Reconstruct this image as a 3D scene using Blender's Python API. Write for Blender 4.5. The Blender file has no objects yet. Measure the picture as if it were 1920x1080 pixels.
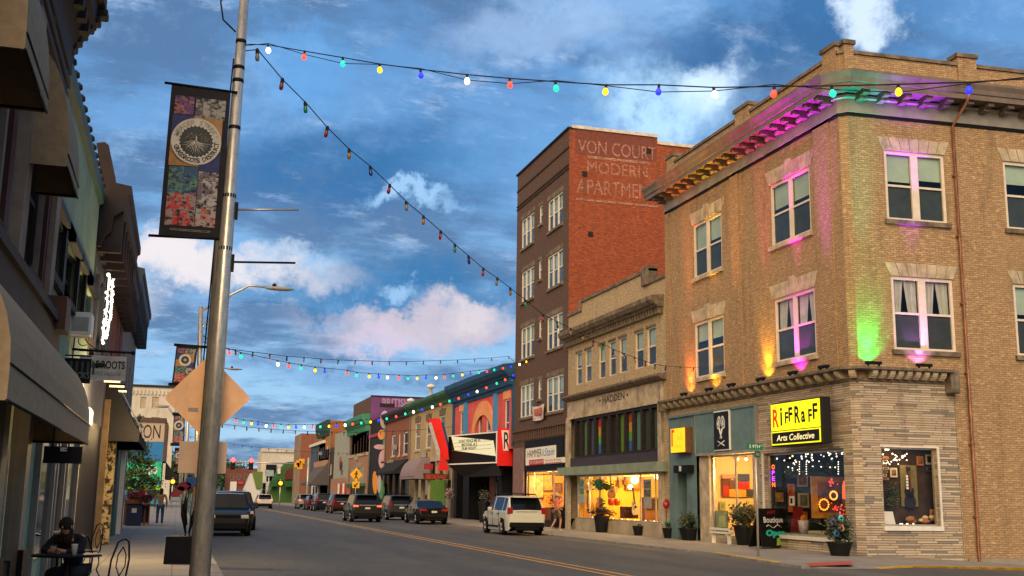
import bpy, math, random
from mathutils import Vector, Matrix
R = math.radians
random.seed(7)
SC = bpy.context.scene
COL = SC.collection
# ------------------------------------------------------------------ camera
CF, CYAW, CPIT, CROL, EYE = 2072.125, .286865, .187443, .0143342, 1.6
def cam_axes():
    cy, sy, cp, sp = math.cos(CYAW), math.sin(CYAW), math.cos(CPIT), math.sin(CPIT)
    f = Vector((sy*cp, cy*cp, sp)); r = Vector((cy, -sy, 0)); u = r.cross(f)
    c, s = math.cos(CROL), math.sin(CROL)
    return f, c*r + s*u, -s*r + c*u
FW, RT, UP = cam_axes()
EY = Vector((0, 0, EYE))
cd = bpy.data.cameras.new('camera'); cam = bpy.data.objects.new('camera', cd); COL.objects.link(cam)
cam.matrix_world = Matrix(((RT.x, UP.x, -FW.x, 0), (RT.y, UP.y, -FW.y, 0), (RT.z, UP.z, -FW.z, EYE), (0, 0, 0, 1)))
cd.sensor_width = 36; cd.lens = CF/1920*36; cd.clip_end = 3000; cd.clip_start = .1
SC.camera = cam
# surveying helpers: sight lines of the photograph meeting the walls and the ground as they stand in the street
def ray(x, y): return FW + RT*((x-960)/CF) + UP*((540-y)/CF)
def onY(x, y, Y): d = ray(x, y); return EY + d*(Y/d.y)
def onX(x, y, X): d = ray(x, y); return EY + d*(X/d.x)
def onZ(x, y, Z=0.): d = ray(x, y); return EY + d*((Z-EYE)/d.z)
def onV(x, y, a, b):                       # upright plane through a and b
    t = Vector((b.x-a.x, b.y-a.y, 0)).normalized(); n = Vector((-t.y, t.x, 0)); d = ray(x, y)
    return EY + d*((a-EY).dot(n)/d.dot(n))
# ------------------------------------------------------------------ materials
_M = {}
def _new(name):
    m = bpy.data.materials.new(name); m.use_nodes = True
    nt = m.node_tree; b = nt.nodes['Principled BSDF']
    return m, nt, b
def c4(c): return (c[0], c[1], c[2], 1)
def srgb(r, g, b):
    def f(v):
        v /= 255.
        return v/12.92 if v <= .04045 else ((v+.055)/1.055)**2.4
    return (f(r), f(g), f(b))
def uvn(nt): return nt.nodes.new('ShaderNodeTexCoord').outputs['UV']
def objn(nt): return nt.nodes.new('ShaderNodeTexCoord').outputs['Object']
def mixc(nt, fac, a, b, mode='MIX'):
    n = nt.nodes.new('ShaderNodeMix'); n.data_type = 'RGBA'; n.blend_type = mode
    for s, v in ((n.inputs[0], fac), (n.inputs[6], a), (n.inputs[7], b)):
        if isinstance(v, (int, float)): s.default_value = v
        elif isinstance(v, tuple): s.default_value = c4(v)
        else: nt.links.new(v, s)
    return n.outputs[2]
def noise(nt, vec, scale, detail=4, rough=.6, out='Fac'):
    n = nt.nodes.new('ShaderNodeTexNoise'); n.inputs['Scale'].default_value = scale
    n.inputs['Detail'].default_value = detail; n.inputs['Roughness'].default_value = rough
    if vec is not None: nt.links.new(vec, n.inputs['Vector'])
    return n.outputs[out]
def ramp(nt, fac, lo, hi, a=0., b=1.):
    n = nt.nodes.new('ShaderNodeMapRange'); n.inputs[1].default_value = lo; n.inputs[2].default_value = hi
    n.inputs[3].default_value = a; n.inputs[4].default_value = b; n.interpolation_type = 'SMOOTHSTEP'
    nt.links.new(fac, n.inputs[0]); return n.outputs[0]
def mapping(nt, vec, sc):
    n = nt.nodes.new('ShaderNodeMapping'); n.inputs['Scale'].default_value = sc
    nt.links.new(vec, n.inputs['Vector']); return n.outputs[0]
def bump(nt, b, h, s=.4, d=.01):
    n = nt.nodes.new('ShaderNodeBump'); n.inputs['Strength'].default_value = s; n.inputs['Distance'].default_value = d
    nt.links.new(h, n.inputs['Height']); nt.links.new(n.outputs[0], b.inputs['Normal'])
def grime(nt, col, amt, uv):               # rain streaks and soot with a shape of their own
    st = ramp(nt, noise(nt, mapping(nt, uv, (1.6, .22, 1)), 1.3, 5, .65), .5, .75, 0, amt)
    return mixc(nt, st, col, (.035, .03, .026))
def brick(name, c1, c2, mortar, bw=.215, bh=.068, dirt=.5, var=.35, ms=.008, off=.5, sq=1):
    if name in _M: return _M[name]
    m, nt, b = _new(name); uv = uvn(nt)
    t = nt.nodes.new('ShaderNodeTexBrick'); nt.links.new(uv, t.inputs['Vector'])
    t.inputs['Color1'].default_value = c4(c1); t.inputs['Color2'].default_value = c4(c2); t.inputs['Mortar'].default_value = c4(mortar)
    t.inputs['Scale'].default_value = 1; t.inputs['Brick Width'].default_value = bw; t.inputs['Row Height'].default_value = bh
    t.inputs['Mortar Size'].default_value = ms; t.inputs['Mortar Smooth'].default_value = .2; t.inputs['Bias'].default_value = -.1; t.offset = off
    bl = mixc(nt, ramp(nt, noise(nt, mapping(nt, uv, (4.6, 14.5, 1)), 1., 1, .5), .42, .7, 0, var), t.outputs['Color'], tuple(v*.42 for v in c1))
    lg = mixc(nt, ramp(nt, noise(nt, mapping(nt, uv, (4.2, 13.5, 1)), 1.25, 1, .5), .6, .68, 0, var*.9), bl, tuple(min(1, v*1.75) for v in c2))
    big = mixc(nt, ramp(nt, noise(nt, uv, .35, 4, .6), .35, .75, 0, .35), lg, tuple(v*.6 for v in c2))
    nt.links.new(grime(nt, big, dirt, uv), b.inputs['Base Color'])
    b.inputs['Roughness'].default_value = .9
    bump(nt, b, t.outputs['Fac'], -.5, .012)
    _M[name] = m; return m
def plain(name, c, rough=.7, var=.2, sc=3., met=0., dirt=0., bmp=.15, spec=.3):
    if name in _M: return _M[name]
    m, nt, b = _new(name); uv = uvn(nt)
    f = ramp(nt, noise(nt, uv, sc, 5, .65), .3, .7)
    col = mixc(nt, f, tuple(v*(1-var) for v in c), tuple(min(1, v*(1+var)) for v in c))
    if dirt: col = grime(nt, col, dirt, uv)
    nt.links.new(col, b.inputs['Base Color'])
    b.inputs['Roughness'].default_value = rough; b.inputs['Metallic'].default_value = met
    b.inputs['Specular IOR Level'].default_value = spec
    if bmp: bump(nt, b, noise(nt, uv, sc*9, 3), bmp, .01)
    _M[name] = m; return m
def glow(name, c, s=1.):
    if name in _M: return _M[name]
    m, nt, b = _new(name); b.inputs['Base Color'].default_value = c4(tuple(v*.5 for v in c))
    b.inputs['Emission Color'].default_value = c4(c); b.inputs['Emission Strength'].default_value = s
    _M[name] = m; return m
def glass(name='clear_glass', tint=(1, 1, 1), refl=.06):
    if name in _M: return _M[name]
    m = bpy.data.materials.new(name); m.use_nodes = True; nt = m.node_tree; nt.nodes.clear()
    o = nt.nodes.new('ShaderNodeOutputMaterial'); mx = nt.nodes.new('ShaderNodeMixShader')
    t = nt.nodes.new('ShaderNodeBsdfTransparent'); t.inputs[0].default_value = c4(tint)
    g = nt.nodes.new('ShaderNodeBsdfGlossy'); g.inputs['Roughness'].default_value = .03
    fr = nt.nodes.new('ShaderNodeLayerWeight'); fr.inputs[0].default_value = .5
    pw = nt.nodes.new('ShaderNodeMath'); pw.operation = 'POWER'; pw.inputs[1].default_value = 4.; nt.links.new(fr.outputs['Facing'], pw.inputs[0])
    ad = nt.nodes.new('ShaderNodeMath'); ad.operation = 'MULTIPLY_ADD'; ad.inputs[1].default_value = .8; ad.inputs[2].default_value = refl
    nt.links.new(pw.outputs[0], ad.inputs[0]); nt.links.new(ad.outputs[0], mx.inputs[0])
    nt.links.new(t.outputs[0], mx.inputs[1]); nt.links.new(g.outputs[0], mx.inputs[2]); nt.links.new(mx.outputs[0], o.inputs[0])
    _M[name] = m; return m
def paint(name, c, rough=.25, coat=.6, met=.0, spec=.3):
    if name in _M: return _M[name]
    m, nt, b = _new(name); b.inputs['Base Color'].default_value = c4(c); b.inputs['Roughness'].default_value = rough
    b.inputs['Coat Weight'].default_value = coat*.4; b.inputs['Specular IOR Level'].default_value = spec; b.inputs['Metallic'].default_value = met; b.inputs['Coat Roughness'].default_value = .05
    _M[name] = m; return m
# ------------------------------------------------------------------ geometry
class Fr:
    """a wall: origin, direction along the wall, direction out of the wall"""
    def __init__(s, o, t, n): s.o = Vector(o); s.t = Vector(t).normalized(); s.n = Vector(n).normalized()
    def p(s, u, z, d=0.): return s.o + s.t*u + s.n*d + Vector((0, 0, z))
    def hit(s, x, y, d=0.):
        r = ray(x, y); q = EY + r*((s.o+s.n*d-EY).dot(s.n)/r.dot(s.n)); v = q - s.o
        return v.dot(s.t), q.z
    def rc(s, a, b, d=0.):                 # two opposite corners seen in the photograph -> u0,u1,z0,z1
        p, q = s.hit(*a, d), s.hit(*b, d)
        return min(p[0], q[0]), max(p[0], q[0]), min(p[1], q[1]), max(p[1], q[1])
    def u(s, x, y=924, d=0.): return s.hit(x, y, d)[0]
    def z(s, x, y, d=0.): return s.hit(x, y, d)[1]
class MB:
    def __init__(s): s.v = []; s.f = []; s.mi = []; s.m = []; s.cur = 0; s.sm = []
    def mat(s, m):
        if m not in s.m: s.m.append(m)
        s.cur = s.m.index(m); return s
    def face(s, pts, smooth=False):
        k = len(s.v); s.v += [Vector(p) for p in pts]; s.f.append(tuple(range(k, k+len(pts)))); s.mi.append(s.cur); s.sm.append(smooth)
    def mesh_(s, vs, fs, smooth=False):
        k = len(s.v); s.v += [Vector(p) for p in vs]
        for f in fs: s.f.append(tuple(i+k for i in f)); s.mi.append(s.cur); s.sm.append(smooth)
        return s
    def hexa(s, p):                        # p: 8 points, bottom 4 then top 4
        s.mesh_(p, [(3, 2, 1, 0), (4, 5, 6, 7), (0, 1, 5, 4), (1, 2, 6, 5), (2, 3, 7, 6), (3, 0, 4, 7)]); return s
    def box(s, x0, x1, y0, y1, z0, z1):
        return s.hexa([(x0, y0, z0), (x1, y0, z0), (x1, y1, z0), (x0, y1, z0), (x0, y0, z1), (x1, y0, z1), (x1, y1, z1), (x0, y1, z1)])
    def fb(s, fr, u0, u1, z0, z1, d0, d1):
        P = fr.p; return s.hexa([P(u0, z0, d0), P(u1, z0, d0), P(u1, z0, d1), P(u0, z0, d1), P(u0, z1, d0), P(u1, z1, d0), P(u1, z1, d1), P(u0, z1, d1)])
    def prism(s, pts, off):                # outline (world points) pushed along off
        off = Vector(off); n = len(pts); a = [Vector(p) for p in pts]; b = [p+off for p in a]
        s.mesh_(a+b, [tuple(range(n-1, -1, -1)), tuple(range(n, 2*n))] + [(i, (i+1) % n, n+(i+1) % n, n+i) for i in range(n)]); return s
    def tube(s, pts, r, n=8, cap=True, smooth=True):
        pts = [Vector(p) for p in pts]; rs = r if isinstance(r, (list, tuple)) else [r]*len(pts)
        k0 = len(s.v); prev = None
        for i, p in enumerate(pts):
            t = (pts[min(i+1, len(pts)-1)]-pts[max(i-1, 0)]).normalized()
            a = prev if prev is not None else (Vector((0, 0, 1)) if abs(t.z) < .9 else Vector((1, 0, 0)))
            a = (a - t*a.dot(t)).normalized(); b = t.cross(a); prev = a
            for j in range(n):
                w = 2*math.pi*j/n; s.v.append(p + (a*math.cos(w)+b*math.sin(w))*rs[i])
        for i in range(len(pts)-1):
            for j in range(n):
                q = k0+i*n+j; q2 = k0+i*n+(j+1) % n
                s.f.append((q, q2, q2+n, q+n)); s.mi.append(s.cur); s.sm.append(smooth)
        if cap:
            s.f.append(tuple(range(k0+n-1, k0-1, -1))); s.mi.append(s.cur); s.sm.append(False)
            e = k0+(len(pts)-1)*n; s.f.append(tuple(range(e, e+n))); s.mi.append(s.cur); s.sm.append(False)
        return s
    def lathe(s, c, prof, n=16, ax=(0, 0, 1), smooth=True):   # prof: (radius, height)
        c = Vector(c); ax = Vector(ax).normalized(); a = Vector((1, 0, 0)) if abs(ax.x) < .9 else Vector((0, 1, 0))
        a = (a-ax*a.dot(ax)).normalized(); b = ax.cross(a); k0 = len(s.v)
        for r, h in prof:
            for j in range(n):
                w = 2*math.pi*j/n; s.v.append(c+ax*h+(a*math.cos(w)+b*math.sin(w))*max(r, 1e-4))
        for i in range(len(prof)-1):
            for j in range(n):
                q = k0+i*n+j; q2 = k0+i*n+(j+1) % n
                s.f.append((q, q2, q2+n, q+n)); s.mi.append(s.cur); s.sm.append(smooth)
        return s
    def ball(s, c, r, n=10, sz=(1, 1, 1), jit=0.):
        c = Vector(c); h = max(4, n//2+1); k0 = len(s.v)
        for i in range(h+1):
            th = math.pi*i/h
            for j in range(n):
                w = 2*math.pi*j/n; q = 1+random.uniform(-jit, jit)
                s.v.append(c+Vector((math.sin(th)*math.cos(w)*sz[0], math.sin(th)*math.sin(w)*sz[1], math.cos(th)*sz[2]))*r*q)
        for i in range(h):
            for j in range(n):
                q = k0+i*n+j; q2 = k0+i*n+(j+1) % n
                s.f.append((q, q+n, q2+n, q2)); s.mi.append(s.cur); s.sm.append(True)
        return s
    def wall(s, fr, u0, u1, z0, z1, holes=(), dep=.18, d=0.):
        us = sorted({u0, u1, *[v for h in holes for v in h[:2] if u0 < v < u1]}); zs = sorted({z0, z1, *[v for h in holes for v in h[2:4] if z0 < v < z1]})
        for i in range(len(us)-1):
            for j in range(len(zs)-1):
                a, b, c, e = us[i], us[i+1], zs[j], zs[j+1]; mu, mz = (a+b)/2, (c+e)/2
                if any(h[0] < mu < h[1] and h[2] < mz < h[3] for h in holes): continue
                s.face([fr.p(a, c, d), fr.p(b, c, d), fr.p(b, e, d), fr.p(a, e, d)])
        for h in holes:
            a, b, c, e = h[:4]; P = fr.p
            s.face([P(a, c, d), P(a, e, d), P(a, e, d-dep), P(a, c, d-dep)]); s.face([P(b, c, d), P(b, e, d), P(b, e, d-dep), P(b, c, d-dep)])
            s.face([P(a, e, d), P(b, e, d), P(b, e, d-dep), P(a, e, d-dep)]); s.face([P(a, c, d), P(b, c, d), P(b, c, d-dep), P(a, c, d-dep)])
        return s
    def text(s, txt, org, rt, up, h, w=None, ext=.004, sub=None, shear=0., bold=0.):
        cu = bpy.data.curves.new('t', 'FONT'); cu.body = txt; cu.size = 1; cu.extrude = 0; cu.resolution_u = 3; cu.shear = shear; cu.offset = bold
        ob = bpy.data.objects.new('t', cu); COL.objects.link(ob)
        dg = bpy.context.evaluated_depsgraph_get(); me = bpy.data.meshes.new_from_object(ob.evaluated_get(dg))
        rt, up = Vector(rt).normalized(), Vector(up).normalized(); n = rt.cross(up)
        if me.vertices:
            xs = [v.co.x for v in me.vertices]; ys = [v.co.y for v in me.vertices]; x0, x1, y0, y1 = min(xs), max(xs), min(ys), max(ys)
            ky = h/(y1-y0); kx = ky if w is None else w/(x1-x0)
            W = (x1-x0)*kx; org = Vector(org)
            s.mesh_([org + rt*((v.co.x-x0)*kx-W/2) + up*((v.co.y-y0)*ky-h/2) + n*ext for v in me.vertices], [tuple(p.vertices) for p in me.polygons])
        bpy.data.objects.remove(ob); bpy.data.curves.remove(cu); bpy.data.meshes.remove(me)
        return s
    def build(s, name, parent=None, mat=None, bevel=0., loc=None):
        if mat is not None: s.m = [mat]; s.mi = [0]*len(s.f)
        o0 = Vector((0, 0, 0))
        if parent is not None and parent.get('_w') is not None: o0 = Vector(parent['_w'])
        if loc is not None: o0 = Vector(loc)
        me = bpy.data.meshes.new(name); me.from_pydata([tuple(v-o0) for v in s.v], [], s.f)
        for m in s.m: me.materials.append(m)
        me.polygons.foreach_set('material_index', s.mi); me.polygons.foreach_set('use_smooth', s.sm)
        uv = me.uv_layers.new(name='UVMap').data
        for p in me.polygons:
            n = p.normal
            if abs(n.z) < .7:
                t = Vector((-n.y, n.x, 0)).normalized()
                if abs(t.x) > abs(t.y): t = t if t.x > 0 else -t
                else: t = t if t.y > 0 else -t
                for li in p.loop_indices:
                    v = s.v[me.loops[li].vertex_index]; uv[li].uv = (v.dot(t), v.z)
            else:
                for li in p.loop_indices:
                    v = s.v[me.loops[li].vertex_index]; uv[li].uv = (v.x, v.y)
        ob = bpy.data.objects.new(name, me); COL.objects.link(ob)
        if loc is not None: ob.location = loc
        if parent is not None:
            ob.parent = parent; ob['_w'] = list(o0)
        else: ob['_w'] = list(o0)
        if bevel:
            bm = ob.modifiers.new('b', 'BEVEL'); bm.width = bevel; bm.segments = 2; bm.limit_method = 'ANGLE'
        return ob
def thing(name, label, cat, loc=(0, 0, 0), group=None, rz=0.):
    o = bpy.data.objects.new(name, None); COL.objects.link(o); o.location = loc; o.rotation_euler = (0, 0, rz); o.empty_display_size = .2
    o['label'] = label; o['category'] = cat; o['_w'] = list(loc)
    if rz: o['_w'] = [0, 0, 0]
    if group: o['group'] = group
    return o
def local(name, label, cat, loc, group=None, rz=0.):        # parts are given in the thing's own space
    o = thing(name, label, cat, loc, group); o.rotation_euler = (0, 0, rz); o['_w'] = [0, 0, 0]; return o
def tag(o, label, cat, group=None):
    o['label'] = label; o['category'] = cat
    if group: o['group'] = group
    return o
def struct(o): o['kind'] = 'structure'; return o
def dup(root, loc, rz=0., label=None, group=None):
    m = {}
    def cp(o, par):
        c = o.copy(); COL.objects.link(c); c.parent = par
        for ch in o.children: cp(ch, c)
        return c
    r = cp(root, None); r.location = loc; r.rotation_euler = (0, 0, rz)
    if label: r['label'] = label
    if group: r['group'] = group
    return r
# ------------------------------------------------------------------ sky and light
def make_world():
    w = bpy.data.worlds.new('World'); SC.world = w; w.use_nodes = True; nt = w.node_tree; nt.nodes.clear()
    N = nt.nodes.new; L = nt.links.new
    out = N('ShaderNodeOutputWorld'); bg = N('ShaderNodeBackground'); L(bg.outputs[0], out.inputs[0]); bg.inputs[1].default_value = .1
    sky = N('ShaderNodeTexSky'); sky.sky_type = 'NISHITA'; sky.sun_disc = False; sky.sun_elevation = R(34); sky.sun_rotation = R(205)
    sky.altitude = 600; sky.ozone_density = 2.; sky.dust_density = .6
    tc = N('ShaderNodeTexCoord'); d = tc.outputs['Generated']
    K = 10.                                  # cloud colours are given as seen, background strength is .1
    def col(r, g, b, k=1.2): return tuple(v*K*k for v in srgb(r, g, b))
    sep = N('ShaderNodeSeparateXYZ'); L(d, sep.inputs[0])
    # flattened cloud-layer coordinates
    ad = N('ShaderNodeMath'); ad.operation = 'ADD'; L(sep.outputs[2], ad.inputs[0]); ad.inputs[1].default_value = .22
    mx = N('ShaderNodeMath'); mx.operation = 'MAXIMUM'; L(ad.outputs[0], mx.inputs[0]); mx.inputs[1].default_value = .05
    dv = N('ShaderNodeVectorMath'); dv.operation = 'DIVIDE'; cb = N('ShaderNodeCombineXYZ')
    for i in range(3): L(mx.outputs[0], cb.inputs[i])
    L(d, dv.inputs[0]); L(cb.outputs[0], dv.inputs[1]); fl = dv.outputs[0]
    base = mixc(nt, ramp(nt, sep.outputs[2], .0, .42), col(122, 168, 205), col(84, 138, 192))
    skyc = mixc(nt, .25, base, sky.outputs[0])
    # dark slate-blue cloud banks
    n1 = noise(nt, mapping(nt, fl, (1., 1.5, 1)), 1.6, 9, .64)
    c1 = mixc(nt, ramp(nt, n1, .42, .58, 0, .88), skyc, col(74, 104, 142))
    n3 = noise(nt, mapping(nt, fl, (1.3, 1., 1)), 2.5, 10, .68)
    c2 = mixc(nt, ramp(nt, n3, .5, .66, 0, .65), c1, col(128, 164, 204))
    c2 = mixc(nt, ramp(nt, noise(nt, mapping(nt, fl, (.8, 1.4, 1)), 5.2, 11, .72), .54, .68, 0, .6), c2, col(160, 182, 210))
    # bright cumulus and wisps where the photograph has them
    fn = noise(nt, d, 11., 11, .7)
    dist = N('ShaderNodeVectorMath'); dist.operation = 'ADD'
    wob = N('ShaderNodeVectorMath'); wob.operation = 'SCALE'; wob.inputs[3].default_value = .15
    nc = noise(nt, d, 7., 10, .68, 'Color'); sb = N('ShaderNodeVectorMath'); sb.operation = 'SUBTRACT'; L(nc, sb.inputs[0]); sb.inputs[1].default_value = (.5, .5, .5)
    L(sb.outputs[0], wob.inputs[0]); L(d, dist.inputs[0]); L(wob.outputs[0], dist.inputs[1]); dw = dist.outputs[0]
    cur = c2
    def blob(cur, px, py, rx, ry, colr, a, soft=1.):
        c = ray(px, py).normalized(); rr = Vector((c.y, -c.x, 0)).normalized(); uu = rr.cross(c)
        def dot(v):
            n = N('ShaderNodeVectorMath'); n.operation = 'DOT_PRODUCT'; L(sub.outputs[0], n.inputs[0]); n.inputs[1].default_value = tuple(v); return n.outputs['Value']
        sub = N('ShaderNodeVectorMath'); sub.operation = 'SUBTRACT'; L(dw, sub.inputs[0]); sub.inputs[1].default_value = tuple(c)
        a1 = dot(rr*(CF/rx)); a2 = dot(uu*(CF/ry)); a3 = dot(c*2.)
        m = N('ShaderNodeCombineXYZ'); L(a1, m.inputs[0]); L(a2, m.inputs[1]); L(a3, m.inputs[2])
        ln = N('ShaderNodeVectorMath'); ln.operation = 'LENGTH'; L(m.outputs[0], ln.inputs[0])
        f = ramp(nt, ln.outputs['Value'], 1., 1.-.75*soft if soft < 1.3 else .1, 0, a)
        mm = N('ShaderNodeMath'); mm.operation = 'MULTIPLY'; L(f, mm.inputs[0]); L(ramp(nt, fn, .34, .52, .25, 1.), mm.inputs[1])
        return mixc(nt, mm.outputs[0], cur, colr)
    for px, py, rx, ry, cc, a in (
        (1150, 300, 420, 150, col(96, 146, 196), .7), (1480, 60, 330, 130, col(44, 92, 140), .8), (640, 300, 420, 150, col(40, 98, 150), .75),
        (760, 560, 520, 90, col(50, 106, 154), .85), (1000, 60, 260, 90, col(150, 178, 214), .55), (1240, 190, 190, 110, col(168, 204, 234), .9),
        (1330, 150, 90, 60, col(196, 218, 240), .8), (1640, 30, 70, 55, col(205, 222, 240), .8), (560, 130, 150, 90, col(92, 150, 206), .6),
        (430, 520, 300, 52, col(196, 196, 204), 1.), (330, 500, 180, 55, col(206, 200, 204), 1.), (560, 500, 120, 26, col(170, 190, 212), .7),
        (800, 618, 320, 38, col(178, 170, 182), .95), (885, 585, 100, 40, col(196, 186, 192), .9), (700, 640, 160, 30, col(190, 176, 192), .8),
        (780, 385, 110, 26, col(150, 190, 226), .75), (640, 690, 380, 26, col(120, 160, 200), .7), (120, 560, 220, 60, col(190, 196, 210), .9),
        (760, 560, 60, 24, col(150, 185, 220), .7)):
        cur = blob(cur, px, py, rx, ry, cc, a)
    # warm glow added to the unseen evening sky behind the photographer, lighting right-hand fronts
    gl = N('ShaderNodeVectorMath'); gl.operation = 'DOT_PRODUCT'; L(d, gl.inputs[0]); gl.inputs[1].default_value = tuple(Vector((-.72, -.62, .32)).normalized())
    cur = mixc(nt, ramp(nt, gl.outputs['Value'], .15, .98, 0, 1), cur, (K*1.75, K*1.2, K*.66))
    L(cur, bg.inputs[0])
make_world()
sd = bpy.data.lights.new('sun', 'SUN'); sd.energy = 1.5; sd.angle = R(40); sd.color = (1, .82, .60)
so = bpy.data.objects.new('sun', sd); COL.objects.link(so)
sv = Vector((-.28, -.86, .50)).normalized()             # towards the bright part of the evening sky behind the photographer
so.rotation_euler = sv.to_track_quat('Z', 'Y').to_euler(); so.location = sv*50
def lamp(name, kind, loc, energy, color, size=.1, aim=None, spot=60., blend=.6, parent=None):
    l = bpy.data.lights.new(name, kind); l.energy = energy; l.color = color
    if kind == 'AREA': l.size = size
    else: l.shadow_soft_size = size
    if kind == 'SPOT': l.spot_size = R(spot); l.spot_blend = blend
    o = bpy.data.objects.new(name, l); COL.objects.link(o); o.location = loc
    if aim is not None: o.rotation_euler = (-(Vector(aim))).to_track_quat('Z', 'Y').to_euler()
    return o
SC.view_settings.view_transform = 'Standard'; SC.view_settings.look = 'None'; SC.view_settings.gamma = 1; SC.view_settings.exposure = .3
SC.cycles.max_bounces = 5; SC.cycles.diffuse_bounces = 2; SC.cycles.glossy_bounces = 3; SC.cycles.transparent_max_bounces = 12; SC.cycles.transmission_bounces = 3
SC.cycles.use_denoising = True; SC.cycles.sample_clamp_indirect = 3.; SC.cycles.caustics_reflective = False; SC.cycles.caustics_refractive = False
# ------------------------------------------------------------------ palette
BUFF = brick('buff_brick', (.37, .235, .118), (.49, .325, .168), (.22, .15, .09), dirt=.35, var=.42, ms=.011)
TANB = brick('tan_brick', (.46, .35, .20), (.56, .44, .27), (.27, .21, .13), dirt=.35, var=.4, ms=.011)
REDB = brick('red_brick', (.27, .055, .020), (.40, .095, .032), (.20, .06, .03), bh=.085, bw=.25, dirt=.3, var=.45)
BRWN = brick('brown_brick', (.105, .058, .040), (.145, .082, .056), (.07, .05, .04), dirt=.2, var=.5)
RUST = brick('rust_brick', (.26, .085, .045), (.31, .11, .055), (.2, .1, .07), dirt=.2)
def ledge_stone():
    m, nt, b = _new('ledge_stone'); uv = uvn(nt); sp = nt.nodes.new('ShaderNodeSeparateXYZ'); nt.links.new(uv, sp.inputs[0])
    def M(op, a, bb=0., c=None):
        n = nt.nodes.new('ShaderNodeMath'); n.operation = op
        for s, v in zip(n.inputs, (a, bb, c)):
            if v is None: continue
            if isinstance(v, (int, float)): s.default_value = v
            else: nt.links.new(v, s)
        return n.outputs[0]
    def wn(x, y):
        n = nt.nodes.new('ShaderNodeTexWhiteNoise'); n.noise_dimensions = '2D'; c = nt.nodes.new('ShaderNodeCombineXYZ')
        for i, v in ((0, x), (1, y)):
            if isinstance(v, (int, float)): c.inputs[i].default_value = v
            else: nt.links.new(v, c.inputs[i])
        nt.links.new(c.outputs[0], n.inputs['Vector']); return n.outputs['Value']
    RH = .072; wob = noise(nt, uv, 1.3, 3); v0 = M('ADD', sp.outputs[1], M('MULTIPLY', wob, .02))
    rv = M('DIVIDE', v0, RH); row = M('FLOOR', rv); fv = M('FRACT', rv)
    L_ = M('ADD', M('MULTIPLY', wn(row, 7.3), .7), .55); uu = M('ADD', M('DIVIDE', sp.outputs[0], L_), M('MULTIPLY', wn(row, 2.1), 13.)); colm = M('FLOOR', uu); fu = M('FRACT', uu)
    tone = wn(row, colm); t2 = wn(colm, row)
    c = mixc(nt, tone, (.40, .32, .225), (.60, .50, .37)); c = mixc(nt, ramp(nt, t2, .84, .86, 0, .85), c, (.20, .18, .155)); c = mixc(nt, ramp(nt, t2, .16, .14, 0, .6), c, (.44, .29, .21))
    c = mixc(nt, ramp(nt, noise(nt, mapping(nt, uv, (3., 16., 1)), 3., 5, .7), .4, .75, 0, .3), c, (.26, .215, .16))
    ev = M('MINIMUM', fv, M('SUBTRACT', 1., fv)); jv = ramp(nt, ev, .03, .13, 1, 0); eu = M('MULTIPLY', M('MINIMUM', fu, M('SUBTRACT', 1., fu)), L_); ju = ramp(nt, eu, .006, .014, 1, 0)
    j = M('MAXIMUM', jv, ju); c = mixc(nt, M('MULTIPLY', j, .7), c, (.10, .08, .06)); nt.links.new(grime(nt, c, .35, uv), b.inputs['Base Color']); b.inputs['Roughness'].default_value = .9
    bump(nt, b, M('ADD', M('SUBTRACT', 1., j), M('MULTIPLY', tone, .6)), .9, .03); return m
STONE = ledge_stone()
LIME = plain('carved_limestone', (.46, .38, .27), .85, .3, 2., dirt=.6, bmp=.3)
LEDG = plain('weathered_ledge', (.17, .135, .10), .9, .45, 2.5, dirt=.8, bmp=.4)
GREYM = plain('grey_painted_metal', (.30, .28, .25), .6, .18, 1.5, dirt=.3)
SOFF = plain('cornice_paint', (.17, .135, .115), .7, .2, 2., dirt=.3)
WHT = plain('white_window_paint', (.68, .60, .50), .5, .08, 4., bmp=.05)
WHC = plain('cool_white_paint', (.70, .68, .62), .5, .08, 4., bmp=.05)
TEAL = plain('teal_panel', (.13, .21, .215), .55, .2, .8, dirt=.35)
BLK = plain('black_paint', (.004, .004, .005), .6, .3, 4., spec=.2)
DKW = plain('dark_wood', (.02, .014, .012), .65, .4, 4., spec=.25)
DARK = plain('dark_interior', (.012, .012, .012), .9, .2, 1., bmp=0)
CONC = plain('concrete', (.27, .25, .21), .9, .16, .9, dirt=.25, bmp=.2)
GLS = glass(); SHGL = glass('shop_glass', (1, 1, 1), .02)
PANE = glass('upper_glass', (.85, .90, .88), .04)
BLIND = plain('roller_blind', (.46, .55, .46), .8, .1, 1., bmp=0)
SCRN = plain('insect_screen', (.045, .05, .045), .8, .2, 2., bmp=0)
CURT = plain('curtain_cloth', (.55, .52, .46), .9, .15, 2., bmp=0)
ROOFM = plain('tar_roof', (.05, .05, .05), .9)
METAL = plain('galvanised_metal', (.52, .48, .40), .3, .2, 6., met=.6, dirt=.2, bmp=.05)
GRNP = plain('dark_green_paint', (.02, .07, .04), .5); SIGNBK = plain('sign_back', (.90, .50, .25), .45, .12, 2.5, dirt=.15, bmp=.05)
CLOTH = {}
def cl(name, c): return plain(name, c, .9, .15, 8., bmp=.1)
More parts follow.
